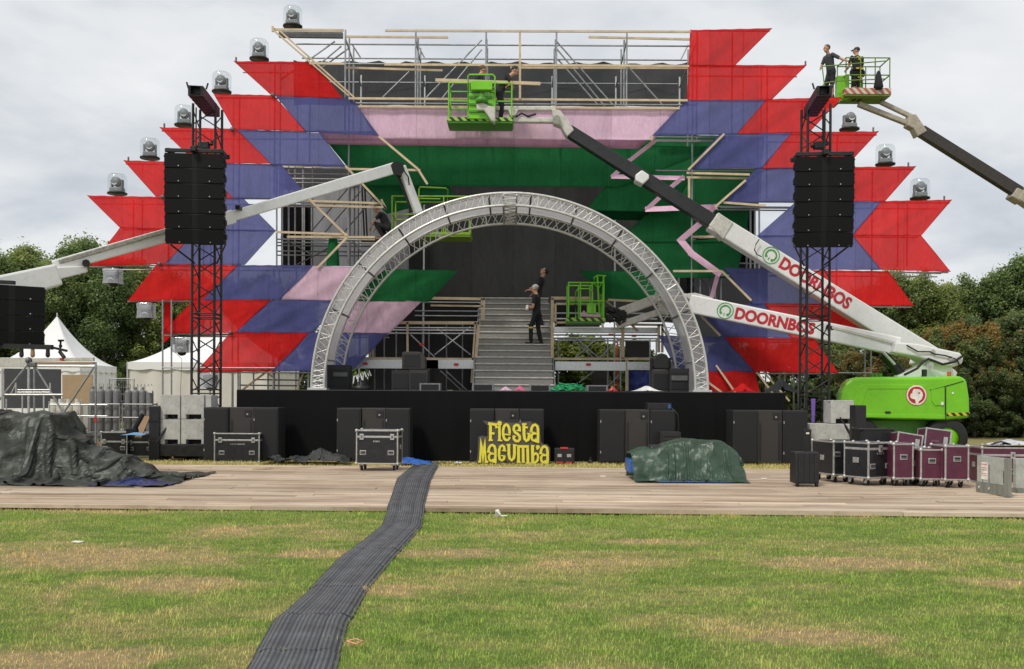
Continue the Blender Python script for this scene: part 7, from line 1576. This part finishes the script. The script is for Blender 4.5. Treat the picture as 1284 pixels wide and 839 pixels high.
def crown_mesh(name, seed, h, r, n, leaf, m, low=.16, nclump=46, peaks=7):
    rng = np.random.RandomState(seed); cl = []
    pk = [(rng.uniform(-.6, .6)*r, rng.uniform(-.6, .6)*r, h*rng.uniform(.74, 1.0)) for _ in range(peaks)]
    for k in range(nclump):
        z = h*(low + (1-low)*rng.rand()**.85); s_ = (z/h-low)/(1-low); a = rng.rand()*6.28
        lobe = .72 + .28*math.sin(a*3+seed) + .14*math.sin(a*5+seed*2.1)
        env = r*(1.0-.80*max(0, s_-.30)**1.2/.62)*(.72+.28*min(1, s_*5))*lobe; q = rng.rand()**.42*env
        cl.append((q*math.cos(a), q*math.sin(a), z*(1-.10*(q/r)), rng.uniform(.05, .15)*h*.48, rng.rand()))
    for p_ in pk:
        cl.append((*p_, .035*h, rng.rand()))
        for j in range(1, 4): cl.append((p_[0]+rng.uniform(-.03, .03)*h, p_[1], p_[2]-.045*h*j, (.03+.013*j)*h, rng.rand()))
    cl = np.array(cl); idx = rng.choice(len(cl), n, p=cl[:, 3]**1.7/np.sum(cl[:, 3]**1.7)); C = cl[idx]; d = rng.normal(0, 1, (n, 3)); d /= np.linalg.norm(d, axis=1)[:, None]
    rad = C[:, 3]*(.30+.75*rng.rand(n)**.6); loose = rng.rand(n) < .10; rad = np.where(loose, rad*(1.1+.6*rng.rand(n)), rad)
    pos = C[:, :3] + d*rad[:, None]*np.array([1.05, 1.05, 1.05]) + np.array([0, 0, 1.])*(np.where(loose, .25, .0)*C[:, 3])[:, None]; keep = pos[:, 2] > h*low*.35; pos, d, C, idx = pos[keep], d[keep], C[keep], idx[keep]; n = len(pos)
    nr = d + rng.normal(0, .55, (n, 3)) + np.array([0, 0, .35]); nr /= np.linalg.norm(nr, axis=1)[:, None]; ref = rng.normal(0, 1, (n, 3)); u = np.cross(nr, ref); u /= np.linalg.norm(u, axis=1)[:, None]; v = np.cross(nr, u)
    L = leaf*(.6+.8*rng.rand(n))[:, None]; V = np.stack([pos-u*L*.5, pos+v*L*.33-nr*L*.08, pos+u*L*.5, pos-v*L*.33-nr*L*.08], 1)
    me = bpy.data.meshes.new(name); me.vertices.add(n*4); me.vertices.foreach_set('co', V.reshape(-1)); me.loops.add(n*4); me.loops.foreach_set('vertex_index', np.arange(n*4)); me.polygons.add(n); me.polygons.foreach_set('loop_start', np.arange(n)*4); me.polygons.foreach_set('loop_total', np.full(n, 4)); me.update()
    tone = np.clip(.30 + .30*(C[:, 4]-.5) + .28*d[:, 2] + .25*(rng.rand(n)-.5) + .22*(pos[:, 2]/h-.5), 0, 1); at = me.attributes.new('tone', 'FLOAT', 'FACE'); at.data.foreach_set('value', tone); me.materials.append(m); return me, cl  # light painted into the tone: leaves paler facing up and higher in the crown
def trunk_mb(h, cl, r0, seed):
    rg = random.Random(seed); mb = MB(); pts = [Vector((rg.uniform(-.05, .05)*i, rg.uniform(-.05, .05)*i, h*.8*i/6)) for i in range(7)]
    for i in range(6): mb.tube(pts[i], pts[i+1], r0*(1-i/7), r0*(1-(i+1)/7), 9, False)
    for k in range(12):
        c = cl[rg.randrange(len(cl))]; s_ = min(5.4, max(1.0, (c[2]-h*.12)/(h*.8)*6*.8)); i = int(s_); a = pts[i].lerp(pts[min(6, i+1)], s_-i); b = Vector(c[:3]); m_ = a.lerp(b, .5)+Vector((0, 0, -.03*h)); mb.tube(a, m_, r0*.32, r0*.2, 6, False); mb.tube(m_, b, r0*.2, .02, 6, False)
    return mb
PROT = []
def tree_proto(seed, h, r, n, leaf, m, nm, low, nclump=46):
    t = thing(nm, 'tree', 'tree' if 'tree' in nm else 'shrub'); me, cl = crown_mesh('crown', seed, h, r, n, leaf, m, low, nclump); o = bpy.data.objects.new('crown', me); COL.objects.link(o); o.parent = t; OFF[o.name] = Vector()
    build(trunk_mb(h, cl, h*.022, seed), 'trunk', BARK, t); return t
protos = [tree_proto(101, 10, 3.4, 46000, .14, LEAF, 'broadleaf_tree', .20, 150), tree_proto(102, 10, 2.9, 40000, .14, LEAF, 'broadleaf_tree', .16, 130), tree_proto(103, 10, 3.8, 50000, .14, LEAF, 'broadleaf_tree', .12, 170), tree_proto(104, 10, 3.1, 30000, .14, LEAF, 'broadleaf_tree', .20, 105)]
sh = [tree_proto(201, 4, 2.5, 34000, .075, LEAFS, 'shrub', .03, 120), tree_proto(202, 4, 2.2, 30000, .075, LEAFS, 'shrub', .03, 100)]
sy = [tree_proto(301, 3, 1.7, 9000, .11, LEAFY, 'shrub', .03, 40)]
used = set()
def put(protos_, k, px, ytop, Y, rz, lab, grp, wide=1.0):
    pr = protos_[k % len(protos_)]; key = pr.name; o = pr if key not in used else copy_tree(pr); used.add(key); z = P(px, ytop, Y).z; h0 = {'b': 10, 's': 4}[key[0]] if protos_ is not sy else 3; s_ = z/h0
    place(o, (P(px, 497, Y).x, Y, 0), rz, lab, grp); o.scale = (s_*wide, s_*wide, s_); return o
rg = random.Random(77)
LT = [(-260, 300, 62), (-150, 318, 60), (-62, 322, 58), (-8, 318, 57), (30, 314, 62), (62, 335, 56), (100, 305, 60), (132, 322, 57), (168, 330, 62), (205, 345, 58), (243, 350, 60), (285, 352, 58), (330, 350, 60), (372, 356, 62)]
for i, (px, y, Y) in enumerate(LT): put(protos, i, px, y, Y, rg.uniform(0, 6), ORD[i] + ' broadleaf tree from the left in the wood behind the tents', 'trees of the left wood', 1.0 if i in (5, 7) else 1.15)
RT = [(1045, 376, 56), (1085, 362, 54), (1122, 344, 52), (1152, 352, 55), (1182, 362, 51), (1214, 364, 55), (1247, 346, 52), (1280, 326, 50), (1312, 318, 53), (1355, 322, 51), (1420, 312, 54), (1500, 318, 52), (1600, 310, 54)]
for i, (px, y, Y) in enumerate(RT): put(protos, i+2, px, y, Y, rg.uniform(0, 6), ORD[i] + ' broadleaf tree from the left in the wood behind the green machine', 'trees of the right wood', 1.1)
SH = [(1068, 445, 44), (1100, 430, 43.5), (1140, 428, 43), (1175, 416, 42.6), (1205, 404, 43.5), (1232, 410, 42.2), (1262, 398, 43), (1292, 402, 42.4), (1330, 405, 43), (1375, 410, 42.5), (1430, 405, 43), (1130, 452, 42), (1190, 462, 41.6), (1222, 455, 41.3), (1255, 448, 41.5), (1285, 452, 41.2)]
for i, (px, y, Y) in enumerate(SH): put(sh, i, px, y, Y, rg.uniform(0, 6), ORD[i] + ' dense shrub of the autumn tinted hedge on the right', 'shrubs of the right hedge', 1.15)
SY = [(655, 440, 46), (700, 428, 45), (722, 424, 45.5), (748, 426, 45), (775, 436, 46), (870, 432, 46), (910, 432, 45), (950, 430, 46), (990, 436, 45), (1030, 438, 46)]
for i, (px, y, Y) in enumerate(SY): put(sy, i, px, y, Y, rg.uniform(0, 6), ORD[i] + ' light green shrub from the left in the row behind the stage', 'shrubs behind the stage', 1.25)
# low far wood closing the horizon
def wood(name, x0, x1, Y, hh, n, seed, m, label):
    rng = np.random.RandomState(seed); X = x0+(x1-x0)*rng.rand(n); top = hh*(.75+.25*np.sin(X*.31+seed)+.12*np.sin(X*.9)); Z = top*rng.rand(n)**.75; pos = np.stack([X, Y+rng.rand(n)*4, Z], 1); d = rng.normal(0, 1, (n, 3))+np.array([0, -.5, .4]); d /= np.linalg.norm(d, axis=1)[:, None]; u = np.cross(d, rng.normal(0, 1, (n, 3))); u /= np.linalg.norm(u, axis=1)[:, None]; v = np.cross(d, u); L = (.5+.5*rng.rand(n))[:, None]
    V = np.stack([pos-u*L*.5, pos+v*L*.4, pos+u*L*.5, pos-v*L*.4], 1); me = bpy.data.meshes.new(name); me.vertices.add(n*4); me.vertices.foreach_set('co', V.reshape(-1)); me.loops.add(n*4); me.loops.foreach_set('vertex_index', np.arange(n*4)); me.polygons.add(n); me.polygons.foreach_set('loop_start', np.arange(n)*4); me.polygons.foreach_set('loop_total', np.full(n, 4)); me.update()
    at = me.attributes.new('tone', 'FLOAT', 'FACE'); at.data.foreach_set('value', np.clip(.15+.5*rng.rand(n)*(Z/hh+.3), 0, 1)); me.materials.append(m); o = bpy.data.objects.new(name, me); COL.objects.link(o); tag(o, label, 'wood', None, 'stuff')
wood('far_wood', -95, 110, 72, 4.6, 42000, 4, LEAF, 'dark undergrowth of the far wood closing the horizon behind everything')
# ---------------------------------------------------------------- people
def loft(mb, rings, fw, lf, seg=16):
    vs = []
    for c, a, b in rings:
        for k in range(seg):
            t = 2*math.pi*k/seg; ct, st = math.cos(t), math.sin(t); ct = math.copysign(abs(ct)**.85, ct); st = math.copysign(abs(st)**.85, st); vs.append(Vector(c)+lf*a*ct+fw*b*st)
    n = len(rings); fs = [(i*seg+k, i*seg+(k+1) % seg, (i+1)*seg+(k+1) % seg, (i+1)*seg+k) for i in range(n-1) for k in range(seg)]
    fs += [tuple(reversed(range(seg))), tuple(range((n-1)*seg, n*seg))]; mb.add(vs, fs, True)
def caps(mb, pts):
    """tapered capsule chain: (point, radius)"""
    for p, r in pts: mb.ball(p, r, 12)
    for (p, r), (q, s) in zip(pts[:-1], pts[1:]): mb.tube(p, q, r, s, 12)
def solid(mb, name, m, parent, vox):
    o = build(mb, name, m, parent)
    rm = o.modifiers.new('r', 'REMESH'); rm.mode = 'VOXEL'; rm.voxel_size = vox; rm.use_smooth_shade = True
    sm = o.modifiers.new('s', 'SMOOTH'); sm.factor = .5; sm.iterations = 2
    dg = bpy.context.evaluated_depsgraph_get(); dg.update(); me = bpy.data.meshes.new_from_object(o.evaluated_get(dg)); o.modifiers.clear(); old = o.data; o.data = me; bpy.data.meshes.remove(old); me.name = name
    if not me.materials: me.materials.append(m)
    return o
def person(label, base, yaw, hgt=1.78, lean=(0, 0), hip=(0, 0, .94), head=(0, 0), chest=None, arms=None, legs=None, top=CLBLK, legw=CLBLK, shorts=False, hair=HAIRD, cap=None, gloves=None, extra=None, look=0.0, turn=0.0):
    base = Vector(base); k = hgt/1.78; f = Vector((-math.sin(yaw), math.cos(yaw), 0)); l = Vector((-f.y, f.x, 0)); U = Vector((0, 0, 1))
    pt = lambda a: base + (f*a[0] + l*a[1] + U*a[2])*k
    t = thing('person', label, 'person', tuple(base), 'stage crew at work'); hp = Vector(hip); ch = Vector(chest) if chest else Vector((hip[0]+lean[0], lean[1], hip[2]+.44)); sp = (ch-hp).normalized(); nk = ch + sp*.16; hd = nk + sp*.10 + Vector((head[0], head[1], .05))
    ft = (f*sp.z - U*sp.x).normalized() if abs(sp.x) > .02 else f       # forward of the torso
    arms = arms or {}; legs = legs or {}
    A, Lg = {}, {}
    for s_, nm in ((1, 'L'), (-1, 'R')):
        sh_ = ch + Vector((0, s_*.185, .04)) + sp*.03; el, ha = arms.get(nm, (None, None)); el = Vector(el) if el else sh_ + Vector((-.02, s_*.05, -.28)); ha = Vector(ha) if ha else el + Vector((.09, -s_*.02, -.24)); A[nm] = (sh_, el, ha)
        hj = hp + Vector((0, s_*.095, -.02)); kn, an = legs.get(nm, (None, None)); kn = Vector(kn) if kn else Vector((.03, s_*.10, .49)); an = Vector(an) if an else Vector((-.02, s_*.10, .085)); Lg[nm] = (hj, kn, an)
    mb = MB(); lat = l*k
    def ring(c, a, b): return (pt(c), a*k, b*k)
    loft(mb, [ring(hp-sp*.06, .13, .09), ring(hp+sp*.04, .155, .105), ring(hp+sp*.17, .135, .095), ring(ch-sp*.10, .155, .105), ring(ch+sp*.02, .18, .11), ring(ch+sp*.09, .13, .085), ring(nk, .055, .055)], ft, l)
    caps(mb, [(pt(nk-sp*.05), .062*k), (pt(hd-Vector((.01, 0, .05))), .055*k)])
    hf = (f*math.cos(turn)+l*math.sin(turn)); hfl = Vector((-hf.y, hf.x, 0)); hc = pt(hd); fu = (hf*math.cos(look)+U*math.sin(look)); hu = (U*math.cos(look)-hf*math.sin(look)); M = Matrix((hfl, fu, hu)).transposed()
    mb.ball(hc+hu*.025*k, .108*k, 14, (.80, .98, 1.0), M); mb.ball(hc+fu*.025*k-hu*.05*k, .078*k, 12, (.82, .95, 1.05), M); mb.ball(hc+fu*.115*k-hu*.012*k, .02*k, 8, (.8, 1, 1.4), M); mb.ball(hc+fu*.098*k-hu*.062*k, .022*k, 8, (1.3, .6, .5), M)
    for s_ in (-1, 1): mb.ball(hc+hfl*s_*.088*k-fu*.005*k-hu*.005*k, .03*k, 8, (.4, .8, 1.2), M)
    for nm in 'LR':
        sh_, el, ha = A[nm]; caps(mb, [(pt(sh_), .056*k), (pt(sh_.lerp(el, .5)), .047*k), (pt(el), .039*k)]); caps(mb, [(pt(el), .04*k), (pt(el.lerp(ha, .4)), .038*k), (pt(ha), .026*k)])
        d = (pt(ha)-pt(el)).normalized(); sd_ = d.cross(U); sd_ = sd_.normalized() if sd_.length > .2 else f.cross(d).normalized(); pn = sd_.cross(d).normalized(); w0 = pt(ha)
        mb.ball(w0+d*.048*k, .045*k, 10, (.85, 1.05, .42), Matrix((sd_, d, pn)).transposed())
        for j, (o_, ln) in enumerate(((-.027, .058), (-.009, .068), (.009, .064), (.027, .050))):
            b0 = w0+d*.082*k+sd_*o_*k; b1 = b0+(d*.8-pn*.5).normalized()*ln*.55*k; b2 = b1+(d*.2-pn).normalized()*ln*.5*k; caps(mb, [(w0+d*.05*k+sd_*o_*k, .010*k), (b0, .0098*k), (b1, .009*k), (b2, .008*k)])
        sg = 1 if nm == 'R' else -1; b0 = w0+d*.03*k+sd_*sg*.035*k; caps(mb, [(b0, .013*k), (b0+(d*.7+sd_*sg*.7-pn*.3).normalized()*.035*k, .011*k), (b0+(d*.95+sd_*sg*.4-pn*.6).normalized()*.062*k, .009*k)])
        hj, kn, an = Lg[nm]; caps(mb, [(pt(hj), .082*k), (pt(hj.lerp(kn, .5)), .070*k), (pt(kn), .054*k)]); caps(mb, [(pt(kn), .054*k), (pt(kn.lerp(an, .35)), .056*k), (pt(an), .036*k)]); caps(mb, [(pt(an), .038*k), (pt(an)+f*.13*k-U*.045*k, .032*k)])
    body = solid(mb, 'body', SKIN, t, .0105)
    mb = MB(); e = .016
    loft(mb, [ring(hp-sp*(.05), .172, .125), ring(hp+sp*.06, .172, .122), ring(hp+sp*.18, .156, .115), ring(ch-sp*.10, .172, .122), ring(ch+sp*.03, .197, .128), ring(ch+sp*.10, .145, .10), ring(nk-sp*.015, .07, .068)], ft, l)
    for nm in 'LR': sh_, el, ha = A[nm]; caps(mb, [(pt(sh_), .072*k), (pt(sh_.lerp(el, .32)), .066*k), (pt(sh_.lerp(el, .58)), .062*k)])
    solid(mb, 'shirt', top, t, .014)
    mb = MB(); loft(mb, [ring(hp-sp*.09, .145, .112), ring(hp, .178, .128), ring(hp+sp*.10, .166, .118)], ft, l)
    for nm in 'LR':
        hj, kn, an = Lg[nm]
        if shorts: caps(mb, [(pt(hj), .098*k), (pt(hj.lerp(kn, .5)), .094*k), (pt(hj.lerp(kn, .92)), .085*k)])
        else: caps(mb, [(pt(hj), .098*k), (pt(hj.lerp(kn, .5)), .084*k), (pt(kn), .070*k), (pt(kn.lerp(an, .5)), .068*k), (pt(kn.lerp(an, .95)), .060*k)])
    solid(mb, 'shorts' if shorts else 'trousers', legw, t, .014)
    for nm in 'LR':
        an = Lg[nm][2]; mb = MB(); a_ = pt(an); caps(mb, [(a_+U*.01*k, .05*k), (a_-U*.035*k-f*.02*k, .046*k)]); caps(mb, [(a_-U*.042*k-f*.03*k, .042*k), (a_-U*.045*k+f*.09*k, .042*k), (a_-U*.052*k+f*.16*k, .032*k)]); solid(mb, 'shoe', RUBBER, t, .012)
    mb = MB(); hcm = cap or hair
    mb.ball(hc+hu*.045*k-fu*.018*k, .112*k, 14, (.86, 1.0, .92 if not cap else .85), M)
    if cap: mb.prism([hc+hu*.06*k+fu*.07*k+hfl*.065*k, hc+hu*.055*k+fu*.165*k+hfl*.045*k, hc+hu*.055*k+fu*.165*k-hfl*.045*k, hc+hu*.06*k+fu*.07*k-hfl*.065*k], hu*.014*k)
    o = build(mb, 'cap' if cap else 'hair', hcm, t)
    if not cap:   # hair leaves the face free
        bm = bmesh.new(); bm.from_mesh(o.data); o0 = OFF[t.name]
        kill = [v for v in bm.verts if ((v.co+o0-hc).dot(fu) > .055*k and (v.co+o0-hc).dot(hu) < .075*k) or (v.co+o0-hc).dot(hu) < -.045*k]; bmesh.ops.delete(bm, geom=kill, context='VERTS'); bm.to_mesh(o.data); bm.free()
    for s_ in (-1, 1): build(MB().ball(hc+hfl*s_*.034*k+fu*.092*k+hu*.018*k, .012*k, 8), 'eye', BLACK, t)
    if gloves:
        for nm in gloves[1]: d = (pt(A[nm][2])-pt(A[nm][1])).normalized(); build(MB().ball(pt(A[nm][2])+d*.05*k, .058*k, 10), 'glove', gloves[0], t)
    if extra: extra(t, pt, hp, ch, sp, ft, l, Lg, k)
    return t
def step_base(px, py):
    best = None
    for i in range(NS):
        y = yb + run*i + run*.55; z = DZ + rise*(i+1); e = abs(P(px, py, y).z - z)
        if best is None or e < best[0]: best = (e, y, z)
    return Vector((P(px, py, best[1]).x, best[1], best[2]))
YELC = mat('yellow cloth print', (.72, .55, .04), .7); ORB = mat('brown beard hair', (.09, .045, .025), .8)
def kneepad(t, pt, hp, ch, sp, ft, l, Lg, k):
    q = pt(Lg['L'][1])+Vector((0, 0, -.05)); build(MB().ball(q, .078*k, 10, (1, 1, .7)), 'knee_pad', YELC, t)
    mb = MB(); q = pt(hp); mb.bar(q+ft*.1, q-ft*.14-Vector((0, 0, .12)), .1, .16); build(mb, 'tool_pouch', CLBLK, t, bevel=.02)
person('crew man in black standing higher on the stairs, looking up to the left', step_base(673.5, 409), R(88), 1.80, hip=(0, 0, .95), lean=(-.10, 0), head=(-.06, 0), look=.75, arms={'L': ((.02, .25, 1.14), (.27, .22, 1.10)), 'R': ((-.02, -.24, 1.16), (.16, -.22, 1.02))}, legs={'L': ((.08, .10, .50), (.12, .10, .085)), 'R': ((-.02, -.10, .50), (-.14, -.10, .085))}, hair=HAIRD)
person('crew man in grey cap and black work trousers standing lower on the stairs', step_base(673, 433), R(75), 1.78, hip=(0, 0, .94), lean=(.02, 0), head=(.03, 0), look=-.25, arms={'L': ((.06, .27, 1.10), (.26, .05, 1.14)), 'R': ((.08, -.26, 1.10), (.26, .02, 1.08))}, legs={'L': ((.16, .10, .55), (.16, .10, .085+rise*.0)), 'R': ((-.02, -.10, .49), (-.10, -.10, .085))}, cap=CAPGR, gloves=(GLOVE, 'LR'), extra=kneepad)
zB = cB.z + .06
bB = Vector((P(596, 150, 28.5).x, 28.6, zB)); person('brown haired man at the left side of the middle lift basket holding the plank', bB, R(-70), 1.76, hip=(-.02, 0, .94), lean=(.10, 0), head=(.08, 0), look=-.35, arms={'L': ((.26, .22, 1.12), (.46, .10, 1.16)), 'R': ((.20, -.25, 1.08), (.40, -.22, 1.13))}, hair=HAIRB)
bB = Vector((P(628, 150, 28.4).x, 28.35, zB)); person('man in black bending forward at the right side of the middle lift basket', bB, R(-86), 1.78, hip=(-.04, 0, .93), chest=(.16, 0, 1.28), head=(.10, 0), look=-.6, arms={'L': ((.34, .24, 1.10), (.34, .18, 1.12)), 'R': ((.30, -.26, 1.10), (.20, -.28, 1.05))}, hair=HAIRD)
zC = P(0, 118.6, 33.3).z
def harness(t, pt, hp, ch, sp, ft, l, Lg, k):
    mb = MB(); c = pt(ch+sp*.04)-ft*.135*k
    for dx in (-.05, .05): mb.box(c+l*dx, (.07, .02, .05))
    mb.box(c-Vector((0, 0, .05)), (.05, .02, .06)); build(mb, 'shirt_print', YELC, t)
    mb = MB(); q = pt(hp+sp*.08); 
    for a in np.linspace(0, 6.28, 17)[:-1]: mb.box(q+l*math.cos(a)*.19*k+ft*math.sin(a)*.14*k, (.07, .06, .06))
    build(mb, 'tool_belt', CLBLK, t, bevel=.01)
    mb = MB()
    for dx in (-.09, .02, .09): mb.box(q+l*dx-ft*.155*k+Vector((0, 0, .015)), (.07, .02, .05))
    for dx in (-.09, .03): mb.box(pt(hp)+l*dx-ft*.15*k-Vector((0, 0, .2)), (.06, .02, .03))
    build(mb, 'harness_strap', YELC, t)
    mb = MB(); mb.box(q-l*.21-Vector((0, 0, .10)), (.12, .16, .2)); mb.box(q+l*.21-Vector((0, 0, .10)), (.10, .14, .18)); build(mb, 'tool_pouch', CLBLK, t, bevel=.03)
bC = Vector((P(1041.5, 118, 33.35).x, 33.35, zC)); person('bearded man in charcoal shirt and shorts leaning on the right basket rail, looking left', bC, R(112), 1.78, hip=(-.02, 0, .94), lean=(.10, 0), head=(.05, .02), look=-.05, turn=-.25, arms={'R': ((.20, -.26, 1.13), (.30, -.10, 1.07)), 'L': ((-.12, .46, 1.22), (-.16, .70, 1.10))}, top=CLGRY, legw=CLBLK, shorts=True, hair=HAIRB, gloves=(CLBLK, 'L'),
    legs={'L': ((.02, .10, .49), (.0, .11, .085)), 'R': ((.10, -.10, .50), (.06, -.10, .085))})
bC = Vector((P(1074, 117, 33.5).x, 33.45, zC)); person('man in black cap and harness seen from behind in the right lift basket', bC, R(12), 1.78, hip=(0, 0, .94), lean=(.02, 0), head=(.02, 0), turn=.9, look=-.2, arms={'L': ((.10, .27, 1.14), (.30, .22, 1.12)), 'R': ((.12, -.26, 1.12), (.34, -.18, 1.10))}, shorts=True, cap=BLACK, extra=harness)
zL = P(0, 296.5, 30.6).z
mb = MB(); a, b = P(452, 497, 30.7).x, P(496, 497, 30.7).x; mb.box2((a, 30.3, zL-.06), (b, 31.0, zL)); build(mb, 'scaffold_deck', PLY, tb)
bL = Vector((P(482, 297, 30.6).x, 30.65, zL)); person('crouching crew member in black at the left end of the scaffold bay', bL, R(75), 1.72, hip=(-.16, 0, .34), chest=(.06, 0, .70), head=(.08, 0), look=-.5, arms={'L': ((.26, .24, .55), (.40, .16, .36)), 'R': ((.26, -.24, .52), (.40, -.14, .34))}, legs={'L': ((.24, .14, .46), (.02, .12, .085)), 'R': ((.22, -.14, .44), (-.02, -.12, .085))}, hair=HAIRB)
